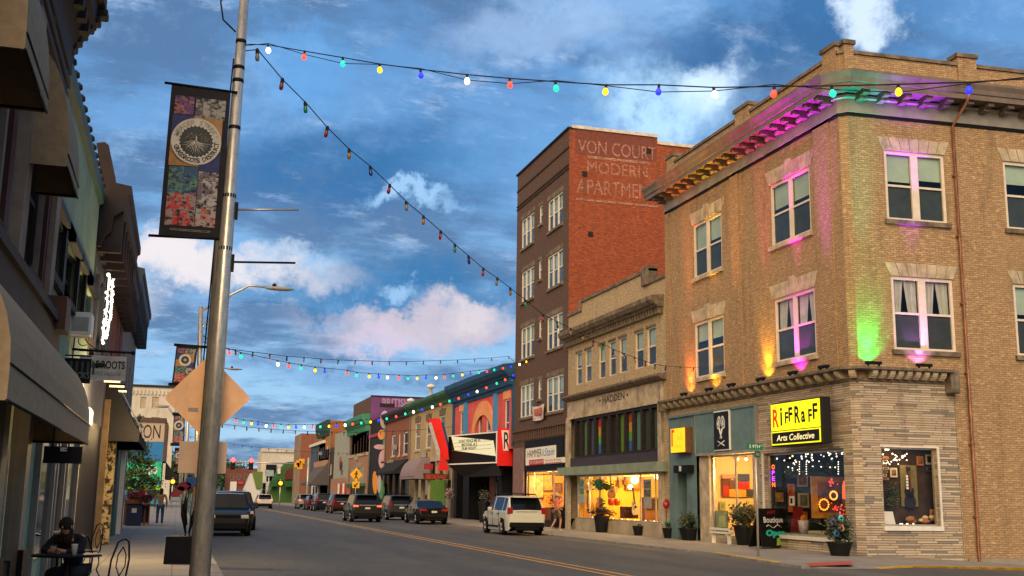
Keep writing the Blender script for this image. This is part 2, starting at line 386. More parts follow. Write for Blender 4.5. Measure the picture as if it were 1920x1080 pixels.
# ------------------------------------------------------------------ ground
FX, SWZ = 19.5, .06                       # right-hand building line, pavement height
KX, KL, LX = 15.45, .95, -2.2             # right kerb, left kerb, left building line
def road_mat():
    m, nt, b = _new('asphalt'); uv = uvn(nt)
    f = noise(nt, uv, 38., 3, .7); big = noise(nt, mapping(nt, uv, (.9, .16, 1)), .7, 5, .6)
    c = mixc(nt, f, (.044, .043, .037), (.104, .10, .086)); c = mixc(nt, ramp(nt, big, .35, .7, 0, .6), c, (.112, .105, .082))
    pt = ramp(nt, noise(nt, mapping(nt, uv, (1.2, .35, 1)), .9, 3, .5), .56, .6, 0, .35)
    c = mixc(nt, pt, c, (.045, .045, .05)); c = mixc(nt, ramp(nt, noise(nt, mapping(nt, uv, (3., .5, 1)), 1.4, 4), .66, .72, 0, .5), c, (.035, .033, .03))
    ck = nt.nodes.new('ShaderNodeMath'); ck.operation = 'ABSOLUTE'; s5 = nt.nodes.new('ShaderNodeMath'); s5.operation = 'SUBTRACT'; s5.inputs[1].default_value = .5
    nt.links.new(noise(nt, mapping(nt, uv, (.5, .14, 1)), 1.1, 8, .72), s5.inputs[0]); nt.links.new(s5.outputs[0], ck.inputs[0]); c = mixc(nt, ramp(nt, ck.outputs[0], .0, .006, .85, 0), c, (.02, .02, .02))
    sx = nt.nodes.new('ShaderNodeSeparateXYZ'); nt.links.new(uv, sx.inputs[0])
    for x0 in (10.3, 12.1, 6.3, 8.0):
        q = nt.nodes.new('ShaderNodeMath'); q.operation = 'SUBTRACT'; q.inputs[1].default_value = x0; nt.links.new(sx.outputs[0], q.inputs[0]); q2 = nt.nodes.new('ShaderNodeMath'); q2.operation = 'ABSOLUTE'; nt.links.new(q.outputs[0], q2.inputs[0]); c = mixc(nt, ramp(nt, q2.outputs[0], .1, .5, .22, 0), c, (.035, .035, .035))
    q = nt.nodes.new('ShaderNodeMath'); q.operation = 'SUBTRACT'; q.inputs[1].default_value = 15.3; nt.links.new(sx.outputs[0], q.inputs[0]); q2 = nt.nodes.new('ShaderNodeMath'); q2.operation = 'ABSOLUTE'; nt.links.new(q.outputs[0], q2.inputs[0]); c = mixc(nt, ramp(nt, q2.outputs[0], .3, .9, .5, 0), c, (.15, .14, .12))
    nt.links.new(c, b.inputs['Base Color']); b.inputs['Roughness'].default_value = .8
    bump(nt, b, f, .35, .01); return m
ASPH = road_mat()
def slab_mat():
    m, nt, b = _new('pavement_slabs'); uv = uvn(nt)
    t = nt.nodes.new('ShaderNodeTexBrick'); nt.links.new(uv, t.inputs['Vector']); t.offset = 0
    for k, v in (('Scale', 1), ('Brick Width', 1.5), ('Row Height', 1.5), ('Mortar Size', .012), ('Mortar Smooth', .1)): t.inputs[k].default_value = v
    t.inputs['Color1'].default_value = (.27, .245, .205, 1); t.inputs['Color2'].default_value = (.225, .205, .172, 1); t.inputs['Mortar'].default_value = (.08, .07, .06, 1)
    c = mixc(nt, ramp(nt, noise(nt, uv, 1.1, 6, .7), .42, .72, 0, .55), t.outputs['Color'], (.12, .11, .095))
    c = mixc(nt, ramp(nt, noise(nt, uv, 25, 3), .3, .8, 0, .3), c, (.34, .31, .26))
    nt.links.new(c, b.inputs['Base Color']); b.inputs['Roughness'].default_value = .85; return m
SLAB = slab_mat()
g = MB(); g.face([(-400, -60, -.6), (500, -60, -.6), (500, 900, -.6), (-400, 900, -.6)]); struct(g.build('ground', mat=plain('scrub_ground', (.08, .09, .05), .95, .4, .2)))
g = MB()
g.face([(KL, -15, 0), (KX+.02, -15, 0), (KX+.02, 430, 0), (KL, 430, 0)]); struct(g.build('road', mat=ASPH))
g = MB(); g.face([(KX, -15, -.004), (60, -15, -1.2), (60, 25.6, -1.2), (27, 25.6, -.38), (19, 25.6, -.06), (KX, 30, -.004)]); struct(g.build('side_road', mat=ASPH))
YEL = plain('road_yellow', (.58, .30, .06), .7, .25, 3., dirt=.3); WLN = plain('road_white', (.45, .44, .42), .7, .3, 3.)
for dx in (-.25, .12):
    g = MB(); g.face([(9.17+dx, 3, .004), (9.17+dx+.115, 3, .004), (9.17+dx+.115, 300, .004), (9.17+dx, 300, .004)]); struct(g.build('road_marking', mat=YEL))
g = MB()
for y in (78, 84, 90, 96, 102, 108): g.face([(12.4, y, .004), (14.9, y, .004), (14.9, y+.12, .004), (12.4, y+.12, .004)])
struct(g.build('road_marking', mat=WLN))
# right pavement, kerb, corner ramp
kp = [onZ(*q, SWZ) for q in ((1337, 1036), (1402, 1046), (1453, 1054), (1512, 1061.5))] + [onZ(1585, 1065, 0.), onZ(1650, 1066, -.02)]
kq = [onZ(1712, 1061.5, -.02), onZ(1920, 1066, -.12)]
far = kq[1] + (kq[1]-kq[0])*2.5
kerb = [Vector((KX, 420, SWZ)), Vector((KX, kp[0].y+1.5, SWZ)), *kp, *kq, far]
A = Vector((FX, 29.42, 0)); B = Vector((FX+.2, 29.22, 0)); ts = Vector((math.cos(-.055), math.sin(-.055), 0))
wl = [Vector((FX+.3, 420, SWZ)), Vector((FX+.3, kp[0].y+1.5, SWZ)), Vector((FX+.3, 31.5, SWZ)), Vector((FX+.3, 30.6, SWZ)), Vector((FX+.4, 29.9, SWZ)), Vector((FX+.6, 29.7, SWZ-.01)),
      Vector((FX+.8, 29.6, SWZ-.03)), Vector((FX+1.6, 29.5, .01)), B+ts*3+Vector((0, .2, -.06)), B+ts*8+Vector((0, .2, -.35)), B+ts*20+Vector((0, .2, -.9))]
wl = wl[:len(kerb)]
g = MB()
for i in range(len(kerb)-1): g.face([kerb[i], kerb[i+1], wl[i+1], wl[i]])
struct(g.build('pavement', mat=SLAB))
g = MB()
for i in range(len(kerb)-1):
    a, b = kerb[i], kerb[i+1]; t = (b-a); t.z = 0; n = Vector((t.y, -t.x, 0)).normalized()*.13
    if n.x > 0 and i < 2: n = -n
    if n.y > 0 and i >= 2: n = -n
    g.cur = 0
    g.hexa([a-Vector((0, 0, .3)), b-Vector((0, 0, .3)), b-n-Vector((0, 0, .3)), a-n-Vector((0, 0, .3)), a+Vector((0, 0, .005)), b+Vector((0, 0, .005)), b-n+Vector((0, 0, .005)), a-n+Vector((0, 0, .005))])
KERBM = plain('kerb_stone', (.25, .23, .20), .9, .3, 2., dirt=.4)
struct(g.build('kerb', mat=KERBM))
KYEL = plain('kerb_yellow_paint', (.60, .34, .03), .7, .3, 3., dirt=.5)
g = MB()
def kyel(a, b, h=.012, top=.16):
    t = (b-a); t.z = 0; n = Vector((-t.y, t.x, 0)).normalized(); n = n if n.y > 0 or n.x > 0 else -n
    o = -n*.004
    g.hexa([a+o-Vector((0, 0, .25)), b+o-Vector((0, 0, .25)), b+n*top-Vector((0, 0, .25)), a+n*top-Vector((0, 0, .25)), a+o+Vector((0, 0, h)), b+o+Vector((0, 0, h)), b+n*top+Vector((0, 0, h)), a+n*top+Vector((0, 0, h))])
kyel(kerb[2], kerb[3]); kyel(kerb[3], kerb[4]); kyel(kerb[7], kerb[8]); kyel(kerb[8], kerb[9], .013) if len(kerb) > 9 else None
kyel(kerb[8], kerb[-1], .014)
struct(g.build('kerb_paint', mat=KYEL))
g = MB(); g.face([onZ(1510, 1055.5, SWZ+.006), onZ(1519, 1061.4, SWZ+.006), onZ(1599, 1058.5, SWZ+.006), onZ(1597, 1052, SWZ+.006)])
struct(g.build('tactile_paving', mat=plain('tactile_red', (.42, .085, .06), .8, .15, 6.)))
# left pavement
g = MB(); g.face([(LX-.3, -15, SWZ), (KL-.13, -15, SWZ), (KL-.13, 420, SWZ), (LX-.3, 420, SWZ)]); g.face([(-30, 60, SWZ-.004), (LX-.3, 60, SWZ-.004), (LX-.3, 130, SWZ-.004), (-30, 130, SWZ-.004)])
struct(g.build('pavement', mat=SLAB))
g = MB(); g.box(KL-.13, KL, -15, 420, -.2, SWZ+.004); struct(g.build('kerb', mat=KERBM))
# hills far behind
HILL = plain('wooded_hill', (.035, .07, .03), .95, .5, .02)
g = MB(); n = 60
for j in range(2):
    rows = []
    for i in range(n+1):
        x = -260+i*12; y = 520+j*60; h = 8+2.5*math.sin(i*.31+j)+2*math.sin(i*.83+1)+random.uniform(-.8, .8)+j*3
        rows.append((x, y, h))
    for i in range(n):
        a, b = rows[i], rows[i+1]; g.face([(a[0], a[1]-90, -2), (b[0], b[1]-90, -2), b, a]); g.face([a, b, (b[0], b[1]+50, b[2]-4), (a[0], a[1]+50, a[2]-4)])
struct(g.build('hills', mat=HILL))
# ------------------------------------------------------------------ building kit
FR = Fr((FX, 0, 0), (0, 1, 0), (-1, 0, 0))
FS = Fr(B, ts, (ts.y, -ts.x, 0)) if False else Fr(B, ts, (math.sin(-.055), -math.cos(-.055), 0))
FL = Fr((LX, 0, 0), (0, 1, 0), (1, 0, 0))
def sweep(mb, path, prof, close=False):
    """profile (out, z) carried round the corners of a wall line; outward is to the left-hand normal given by path direction"""
    P = [Vector(p) for p in path]; ns = []
    for i in range(len(P)):
        a = (P[i]-P[i-1]).normalized() if i else (P[1]-P[0]).normalized(); b = (P[i+1]-P[i]).normalized() if i < len(P)-1 else a
        if not i: a = b
        na = Vector((a.y, -a.x, 0)); nb = Vector((b.y, -b.x, 0)); m = (na+nb).normalized(); ns.append(m/max(.3, m.dot(na)))
    rings = [[P[i]+ns[i]*d+Vector((0, 0, z)) for d, z in prof] for i in range(len(P))]
    for i in range(len(P)-1):
        for j in range(len(prof)-1): mb.face([rings[i][j], rings[i+1][j], rings[i+1][j+1], rings[i][j+1]])
    mb.face(rings[0]); mb.face(rings[-1][::-1]); return mb
def window(b, fr, r, m=WHT, dep=.12, cas=.09, mull=0, split=.5, blind=.45, curtain=False, sill=True, rail=True, mw=None, screen=True, silm=None, simple=False, pane=None):
    u0, u1, z0, z1 = r; f = MB(); d1 = -dep+.07; d0 = -dep
    f.fb(fr, u0, u0+cas, z0, z1, d0, d1); f.fb(fr, u1-cas, u1, z0, z1, d0, d1); f.fb(fr, u0+cas, u1-cas, z1-cas, z1, d0, d1); f.fb(fr, u0+cas, u1-cas, z0, z0+cas*.8, d0, d1)
    bays = [(u0+cas, u1-cas)]; w = mw or cas*1.6
    if mull:
        st = (u1-u0-2*cas+w)/(mull+1); bays = []
        for i in range(mull+1): bays.append((u0+cas+i*st, u0+cas+(i+1)*st-w))
        for i in range(mull): f.fb(fr, bays[i][1], bays[i+1][0], z0+cas*.8, z1-cas, d0, d1+.004)
    zm = z0+(z1-z0)*split
    if rail:
        for a, c in bays: f.fb(fr, a, c, zm-.035, zm+.035, d0+.01, d1-.03)
    wo = f.build('window', b, m)
    g = MB()
    for a, c in bays: g.face([fr.p(a, z0+.02, d0+.015), fr.p(c, z0+.02, d0+.015), fr.p(c, z1-.02, d0+.015), fr.p(a, z1-.02, d0+.015)])
    g.build('pane', wo, pane or PANE)
    if blind and not simple:
        h = MB()
        for a, c in bays:
            q = blind*random.uniform(.8, 1.15); h.face([fr.p(a-.03, z1-(z1-z0)*q, d0-.05), fr.p(c+.03, z1-(z1-z0)*q, d0-.05), fr.p(c+.03, z1, d0-.05), fr.p(a-.03, z1, d0-.05)])
        h.build('blind', wo, BLIND)
    if screen and not simple:
        h = MB()
        for a, c in bays: h.face([fr.p(a-.02, z0, d0-.02), fr.p(c+.02, z0, d0-.02), fr.p(c+.02, zm, d0-.02), fr.p(a-.02, zm, d0-.02)])
        h.build('screen', wo, SCRN)
    if curtain:
        h = MB(); n = 10
        for a, c in bays:
            for s in (0, 1):
                for k in range(n):
                    def X(i, top):
                        t = i/n; w0 = (c-a)*(.5 if top else .22); q = w0*t
                        return (a+q if s == 0 else c-q), -.06+.03*math.sin(i*2.4)
                    (p, dp), (q, dq) = X(k, 1), X(k+1, 1); (p2, dp2), (q2, dq2) = X(k, 0), X(k+1, 0); zz = z0+(z1-z0)*.12
                    h.face([fr.p(p2, zz, d0+dp2), fr.p(q2, zz, d0+dq2), fr.p(q, z1-.05, d0+dq), fr.p(p, z1-.05, d0+dp)], True)
        h.build('curtain', wo, CURT)
    if sill:
        h = MB(); h.fb(fr, u0-.09, u1+.09, z0-.15, z0-.003, -dep, .10); h.build('sill', wo, silm or LIME)
    return wo
def voussoirs(mb, fr, u0, u1, z0, h, n=9, sp=.35, key=True, d=.035):
    w = (u1-u0)/n
    for i in range(n):
        a, b = u0+i*w+.012, u0+(i+1)*w-.012; fa = ((a-u0)/(u1-u0)-.5)*2; fb_ = ((b-u0)/(u1-u0)-.5)*2; hh = h; dd = d
        if key and i == n//2: hh = h*1.18; dd = d+.05
        P = fr.p
        mb.hexa([P(a, z0, 0), P(b, z0, 0), P(b, z0, dd), P(a, z0, dd), P(a+fa*sp*.55, z0+hh, 0), P(b+fb_*sp*.55, z0+hh, 0), P(b+fb_*sp*.55, z0+hh, dd), P(a+fa*sp*.55, z0+hh, dd)])
    return mb
def body(b, fr, u0, u1, z0, z1, depth, mside, name='side_wall', zr=None, sides=(1, 1)):
    """side walls, back wall and roof of a block standing behind its street wall"""
    g = MB(); P = fr.p; zr = z1-.4 if zr is None else zr
    if sides[0]: g.face([P(u0, z0, 0), P(u0, z0, -depth), P(u0, z1, -depth), P(u0, z1, 0)])
    if sides[1]: g.face([P(u1, z0, 0), P(u1, z0, -depth), P(u1, z1, -depth), P(u1, z1, 0)])
    g.face([P(u0, z0, -depth), P(u1, z0, -depth), P(u1, z1, -depth), P(u0, z1, -depth)])
    g.build(name, b, mside)
    r = MB(); r.face([P(u0+.002, zr, -.02), P(u1-.002, zr, -.02), P(u1-.002, zr, -depth+.002), P(u0+.002, zr, -depth+.002)]); r.build('roof', b, ROOFM)
def room(b, fr, r, depth, mw, mf=None, name='shop_interior'):
    u0, u1, z0, z1 = r; P = fr.p; g = MB(); d0 = -.2
    g.mat(mw)
    g.face([P(u0, z0, -depth), P(u1, z0, -depth), P(u1, z1, -depth), P(u0, z1, -depth)])
    g.face([P(u0, z0, d0), P(u0, z0, -depth), P(u0, z1, -depth), P(u0, z1, d0)]); g.face([P(u1, z0, d0), P(u1, z0, -depth), P(u1, z1, -depth), P(u1, z1, d0)])
    g.face([P(u0, z1, d0), P(u1, z1, d0), P(u1, z1, -depth), P(u0, z1, -depth)])
    g.mat(mf or mw); g.face([P(u0, z0, d0), P(u1, z0, d0), P(u1, z0, -depth), P(u0, z0, -depth)])
    return g.build(name, b)
def glazing(b, fr, r, d=-.1, mulls=(), m=METAL, fw=.05, trans=None, glassm=None, name='display_window'):
    u0, u1, z0, z1 = r; f = MB()
    f.fb(fr, u0, u0+fw, z0, z1, d-.03, d+.04); f.fb(fr, u1-fw, u1, z0, z1, d-.03, d+.04); f.fb(fr, u0+fw, u1-fw, z0, z0+fw, d-.03, d+.04); f.fb(fr, u0+fw, u1-fw, z1-fw, z1, d-.03, d+.04)
    for q in mulls: f.fb(fr, q-fw/2, q+fw/2, z0+fw, z1-fw, d-.028, d+.038)
    if trans: f.fb(fr, u0+fw, u1-fw, trans-fw/2, trans+fw/2, d-.026, d+.036)
    o = f.build(name, b, m); g = MB(); g.face([fr.p(u0, z0, d), fr.p(u1, z0, d), fr.p(u1, z1, d), fr.p(u0, z1, d)]); g.build('pane', o, glassm or SHGL); return o
# ------------------------------------------------------------------ corner building (buff brick, three storeys)
SL = 15.                                      # length of side wall built
B3 = B + ts*SL
YL = FR.u(1249, 500); zf0 = FR.z(1551, 225); zf1 = FR.z(1551, 198, .06)
zs = FR.z(1535, 168, .85); zc = FR.z(1553, 127, .85); zcop = FR.z(1470, 162, -.1); zpier = zcop+.32
zl1 = FR.z(1574, 688, .5); zl0 = FR.z(1584, 704, .0)
zl1 = 5.68; zl0 = 5.3
cb = thing('brick_building', 'three storey buff brick corner building with bracketed cornice and stone clad shopfront', 'building', (FX, YL, 0))
Awl = Vector((FX, YL, 0))
r3a = FR.rc((1352, 396), (1301, 523.5)); r3b = FR.rc((1517, 311), (1447, 463.7)); r2a = FR.rc((1356.5, 589), (1303.7, 710.7)); r2b = FR.rc((1527, 538), (1455, 680.8))
s3a = FS.rc((1656.7, 281), (1777, 420)); wS = s3a[1]-s3a[0]
u_ = FS.u(1879.5, 302); s3b = (u_, u_+wS, s3a[2], s3a[3]); s2a = FS.rc((1670, 517), (1794, 661)); u_ = FS.u(1898.6, 532); s2b = (u_, u_+wS, s2a[2], s2a[3])
rSw = FS.rc((1652, 838), (1764, 986.7)); rRR = FR.rc((1431, 851), (1588, 1011)); rGA = FR.rc((1328, 855), (1421, 1002))
rDo = FR.rc((1272.5, 886), (1291, 975)); rDo = (rDo[0], rDo[1], SWZ, rDo[3]); ztl = FR.z(1309, 851); utl = FR.u(1308.5, 851); utr = FR.u(1421, 850); ztt = FR.z(1422, 760)
uL = FR.u(1256, 800); up = FR.u(1424.5, 900)
g = MB(); g.mat(BUFF)
g.wall(FR, A.y, YL, zl0, zf0+.2, [r3a, r3b, r2a, r2b], .14)
g.wall(FS, 0, SL, zl0, zf0+.2, [s3a, s3b, s2a, s2b], .14)
FC = Fr(A, B-A, (-(B-A).y*-1, 0, 0)) if False else Fr(A, (B-A), ((B-A).y, -(B-A).x, 0))
Lc = (B-A).length
g.wall(FC, 0, Lc, zl0, zf0+.2, [], .1)
uSe = FS.u(1798, 900)
g.wall(FS, uSe+.02, SL, -.9, zl0, [], .1)
g.build('brick_wall', cb)
for px0, px1, zb, zt in ((1551, 1583, zl1, zf0), (1383, 1400, zl1, zf0), (1247.5, 1262, zl1, zf0)):
    a, c = FR.u(px1), FR.u(px0); MB().fb(FR, max(a, A.y+.001), min(c, YL-.001), zb, zt, .002, .05).build('pilaster', cb, BUFF)
g = MB(); g.wall(FR, A.y, up, SWZ-.1, zl0, [rRR], .3); g.wall(FC, 0, Lc, SWZ-.2, zl0, [], .1)
g.wall(FS, 0, uSe, -.5, zl0, [rSw], .3); g.fb(FS, uSe, uSe+.02, -.6, zl0, -.05, .05); g.face([FR.p(up, SWZ, 0), FR.p(up, SWZ, -.2), FR.p(up, zl0, -.2), FR.p(up, zl0, 0)])
g.build('stone_cladding', cb, STONE)
g = MB(); g.wall(FR, up, YL, ztt, zl0, [], .1); g.fb(FR, uL+.02, YL, SWZ, ztt, -.3, 0); g.build('shop_header', cb, TANB)
# teal panelled shopfront
g = MB(); g.wall(FR, utl+.02, uL, SWZ-.05, ztt, [rDo], .5, .05); g.fb(FR, up, utl+.005, ztl, ztt-.02, -.1, .09)
for q in (utl+.01, FR.u(1286, 900), FR.u(1365, 800)): pass
g.fb(FR, up, uL, ztt-.02, ztt+.06, -.02, .14); g.build('teal_panel', cb, TEAL)
g = MB(); g.fb(FR, up-.02, up+.035, SWZ, ztt, .0, .12); g.fb(FR, utl-.02, utl+.03, ztl, ztt, .091, .12); g.fb(FR, up, utl, ztl-.09, ztl, .0, .11); g.build('panel_trim', cb, GREYM)
louv = brick('painted_brick', (.13, .17, .14), (.15, .19, .16), (.05, .06, .05), bw=.24, bh=.1, dirt=.3)
g = MB(); g.fb(FR, rDo[0], rDo[1], SWZ, rDo[3], -.55, -.35); g.build('recess_wall', cb, louv)
g = MB(); a = FR.rc((1269, 877), (1295, 884), .2); g.fb(FR, a[0], a[1], a[2]-.05, a[3]+.08, .05, .35); ow = g.build('lamp_hood', cb, BLK)
g = MB(); m_ = (a[0]+a[1])/2; g.fb(FR, m_-.1, m_+.1, a[2]+.02, a[3]+.05, .352, .36); g.build('number_plate', ow, plain('number_plate_white', (.6, .6, .55)))
# gallery: splayed pier and glass
uG1 = FR.u(1327, 855); g = MB(); g.fb(FR, uG1, utl, SWZ, ztl-.09, -.35, -.05); g.build('stucco_pier', cb, LIME)
rG = (up+.04, uG1-.01, SWZ+.2, ztl-.09); glazing(cb, FR, rG, -.22, [FR.u(1371, 900), FR.u(1404, 900)], METAL, .07)
g = MB(); g.fb(FR, up+.04, uG1, SWZ-.05, SWZ+.195, -.35, -.03); g.build('stall_riser', cb, LIME)
GW = plain('gallery_wall', (.82, .58, .24), .9, .04, .6, bmp=0); GF = plain('shop_floor', (.22, .15, .09), .6)
room(cb, FR, (up+.04, utl-.02, SWZ+.2, ztl-.05), 3.4, GW, GF)
lamp('gallery_light', 'POINT', FR.p((up+utl)/2, ztl-.7, -1.3), 190, (1, .64, .22), .15)
lamp('gallery_light', 'POINT', FR.p(up+.8, ztl-.6, -2.3), 130, (1, .64, .22), .15)
# big display window with dark shop behind
glazing(cb, FR, rRR, -.2, [], METAL, .06)
g = MB(); g.fb(FR, rRR[0]-.05, rRR[1]+.02, rRR[2]-.12, rRR[2]-.003, -.2, .06); g.build('window_sill', cb, WHC)
g = MB(); g.fb(FR, rRR[1]-.03, rRR[1]+.05, rRR[2], rRR[3], .001, .05); g.build('window_post', cb, WHC)
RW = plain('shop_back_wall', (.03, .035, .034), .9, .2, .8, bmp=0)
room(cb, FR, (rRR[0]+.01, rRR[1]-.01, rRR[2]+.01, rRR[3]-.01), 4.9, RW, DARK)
lamp('shop_light', 'POINT', FR.p((rRR[0]+rRR[1])/2-.6, rRR[3]-.25, -.9), 4, (1, .55, .2), .06)
glazing(cb, FS, rSw, -.18, [], METAL, .045)
g = MB(); g.fb(FS, rSw[0]-.05, rSw[1]+.07, rSw[2]-.14, rSw[2]-.003, -.18, .07); g.build('window_sill', cb, WHC)
g = MB(); g.fb(FS, rSw[1]+.001, rSw[1]+.06, rSw[2], rSw[3]+.04, .001, .05); g.fb(FS, rSw[0]-.05, rSw[1], rSw[3]+.001, rSw[3]+.05, .001, .04); g.build('window_trim', cb, WHC)
SWL = plain('panelled_shop_wall', (.04, .022, .012), .8, .4, 2., bmp=0)
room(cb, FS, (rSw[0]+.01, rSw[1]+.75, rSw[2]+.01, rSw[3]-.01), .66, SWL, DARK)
lamp('shop_light', 'POINT', FS.p(rSw[0]+.4, rSw[3]-.2, -.42), 5, (1, .6, .25), .05)
# ledge with console brackets
g = MB(); path = [Awl+Vector((0, .05, 0)), A, B, B+ts*(uSe-.25)]
g.mat(LEDG); sweep(g, path, [(0, zl1), (.46, zl1-.02), (.46, zl1-.1), (.4, zl1-.13), (0, zl1-.13)])
sweep(g, path, [(0, zl0+.03), (.06, zl0+.02), (.05, zl0-.05), (0, zl0-.05)])
g.build('ledge', cb)
zb0, zb1 = zl0+.03, zl1-.132
def console(fr, u, w=.2):
    g = MB()
    for k in range(5):
        a0, a1 = k/5, (k+1)/5; d = .38*(1-(a0)**1.4*.55); z1_, z0_ = zb1-(zb1-zb0)*a0, zb1-(zb1-zb0)*a1
        g.fb(fr, u-w/2, u+w/2, z0_, z1_, 0, max(.12, .38*math.cos(a0*1.1)))
    g.build('console_bracket', cb, LIME)
n = 24
for i in range(n): console(FR, A.y+.2+(YL-.3-A.y-.2)*i/(n-1), .17)
console(FC, Lc/2, .2)
for i in range(9): console(FS, .35+i*(uSe-.9)/8, .17)
MB().fb(FS, uSe-.3, uSe+.02, zl0-.35, zl1, 0, .34).build('end_bracket', cb, LEDG, bevel=.04); MB().fb(FR, YL-.2, YL+.1, zl0-.1, zl1-.02, 0, .42).build('end_bracket', cb, LEDG, bevel=.04)
# frieze, cornice, parapet
path = [Awl+Vector((0, .0, 0)), A, B, B3]
g = MB(); sweep(g, path, [(0, zf0), (.07, zf0), (.07, zf1), (.14, zf1+.04), (.14, zf1+.12), (0, zf1+.12)]); g.build('frieze', cb, GREYM)
g = MB(); sweep(g, path, [(.0, zf0-.1), (.05, zf0-.1), (.05, zf0-.003), (0, zf0-.003)]); g.build('frieze_moulding', cb, BLK)
pathc = [Awl+Vector((0, .55, 0)), A, B, B3]
zso = zc-.5
g = MB(); sweep(g, pathc, [(0, zso), (.68, zso), (.68, zso-.05), (.73, zso-.05), (.73, zso+.12), (.77, zso+.14), (.8, zso+.28), (.88, zso+.42), (.88, zso+.5), (0, zso+.66)]); g.build('cornice', cb, SOFF)
def modil(fr, u):
    g = MB(); g.fb(fr, u-.11, u+.11, zso-.16, zso-.003, .05, .62); g.fb(fr, u-.11, u+.11, zso-.26, zso-.161, .05, .4); g.build('modillion', cb, SOFF, bevel=.012)
n = 19
for i in range(n): modil(FR, A.y+.3+(YL-.1-A.y-.3)*i/(n-1))
for i in range(20): modil(FS, .35+i*.75)
g = MB(); P0 = Awl; zb = zso+.5
pp = [Awl, A, B, B3]
g.mat(BUFF); sweep(g, [p for p in pp], [(-.12, zb), (-.12, zcop-.12), (-.12-.35, zcop-.12), (-.47, zb)]); g.build('parapet', cb)
g = MB(); sweep(g, pp, [(-.06, zcop-.12), (-.06, zcop+.0), (-.5, zcop+.02), (-.5, zcop-.12)]); g.build('coping', cb, LEDG)
def pier(fr, u0, u1, d0=-.5, d1=-.05):
    g = MB(); g.mat(BUFF); g.fb(fr, u0, u1, zb, zpier-.14, d0, d1); g.mat(LEDG); g.fb(fr, u0-.06, u1+.06, zpier-.14, zpier, d0-.05, d1+.06); g.build('parapet_pier', cb)
pier(FR, A.y+.1, A.y+.9); pier(FR, FR.u(1404, 300), FR.u(1377, 300)); pier(FR, YL-.75, YL-.05)
a = FS.u(1797, 110); pier(FS, a, a+.7); pier(FS, .02, .35)
zm = zl0; body(cb, FR, A.y+.01, YL, 0, zb+.3, 14, REDB, zr=zb+.2, sides=(0, 1))
# windows, arches
for r in (r3a, r3b, r2a, r2b): voussoirs(MB(), FR, r[0]-.05, r[1]+.05, r[3]+.01, .5, 9, .45).build('flat_arch', cb, LIME)
for r in (s3a, s3b, s2a, s2b): voussoirs(MB(), FS, r[0]-.02, r[1]+.02, r[3]+.01, .42, 7, .35, key=False).build('flat_arch', cb, LIME)
window(cb, FR, r3a, WHT, .1, .1, 1, mw=.2, blind=.49); window(cb, FR, r3b, WHT, .1, .1, 1, mw=.2, blind=.49)
window(cb, FR, r2a, WHT, .1, .1, 1, mw=.2, blind=.4); window(cb, FR, r2b, WHT, .1, .1, 1, mw=.2, blind=0, curtain=True)
window(cb, FS, s3a, WHT, .1, .1, 1, mw=.26, blind=.47, silm=LEDG); window(cb, FS, s3b, WHT, .1, .1, 1, mw=.26, blind=.4, silm=LEDG)
window(cb, FS, s2a, WHT, .1, .1, 1, mw=.26, blind=0, curtain=True, silm=LEDG); window(cb, FS, s2b, WHT, .1, .1, 1, mw=.26, blind=.5, silm=LEDG)
# foundation course on the side, downpipe
g = MB(); g.fb(FS, uSe+.15, SL, -1.2, -.02, .001, .06); g.build('foundation', cb, CONC)
dp = [FS.p(FS.u(1806, 600)-.15, zso-.1, .85), FS.p(FS.u(1812, 600)-.25, zf0-.35, .09)]; ud = FS.u(1811, 640, .1)
g = MB(); g.tube([FS.p(ud+.12, zso+.1, .95), FS.p(ud+.1, zso-.15, .8), FS.p(ud, zf0-.15, .12), FS.p(ud, -.12, .1), FS.p(ud-.02, -.2, .25)], .045, 8)
for z in (1.2, 3.4, 5.6, 7.8, 10, 12): g.fb(FS, ud-.07, ud+.07, z, z+.05, 0, .15)
tag(g.build('downpipe', None, plain('rusty_pipe', (.30, .13, .07), .5, .5, 1.5, met=.4)), 'rusty brown metal downpipe on the side wall of the corner building', 'downpipe')
# ------------------------------------------------------------------ floodlights on the ledge, coloured
fl0 = None
def flood(fr, px, py, wall, soff, ew, es, lab, off=0.):
    u = fr.hit(px, py, .35)[0]; b = fr.p(u, zl1+.0, .33)
    t = local('flood_light', lab, 'floodlight', b, 'floodlights on the ledge'); ang = math.atan2(fr.t.y, fr.t.x); t.rotation_euler = (0, 0, ang)
    g = MB(); g.box(-.26, .26, -.06, .06, .05, .14); g.build('housing', t, BLK, bevel=.01)
    g = MB(); g.box(-.2, -.16, -.03, .03, 0, .05); g.box(.16, .2, -.03, .03, 0, .05); g.build('bracket', t, BLK)
    if wall:
        lamp('flood_beam', 'SPOT', fr.p(u, zl1+.14, .4), ew*20, wall, .05, aim=tuple(Vector((0, 0, 1))-fr.n*.42), spot=54, blend=.8)
        lamp('flood_beam', 'SPOT', fr.p(u, zl1+.12, .36), ew*11, wall, .06, aim=tuple(Vector((0, 0, 1))-fr.n*.75), spot=104, blend=.6)
    if soff:
        lamp('cornice_beam', 'SPOT', fr.p(u+off, zl1+.17, .64), es*8, soff, .08, aim=tuple(Vector((0, 0, 1))+fr.n*.0), spot=21, blend=1.)
OR, AM, MG, PU, GN, VI = (1, .22, .03), (1, .48, .02), (1, .02, .75), (.45, .05, 1), (.0, 1, .12), (.8, .25, 1)
flood(FR, 1281, 735, OR, OR, 26, 900, 'black floodlight throwing orange light up the left end of the corner building')
flood(FR, 1328, 728, AM, AM, 13, 700, 'black floodlight throwing yellow light on the first window of the corner building')
flood(FR, 1370, 720, None, (1, .35, .03), 0, 700, 'unlit looking black floodlight on the ledge left of the middle pilaster')
flood(FR, 1425, 709, AM, (1, .03, .25), 24, 800, 'black floodlight throwing amber light beside the middle pilaster')
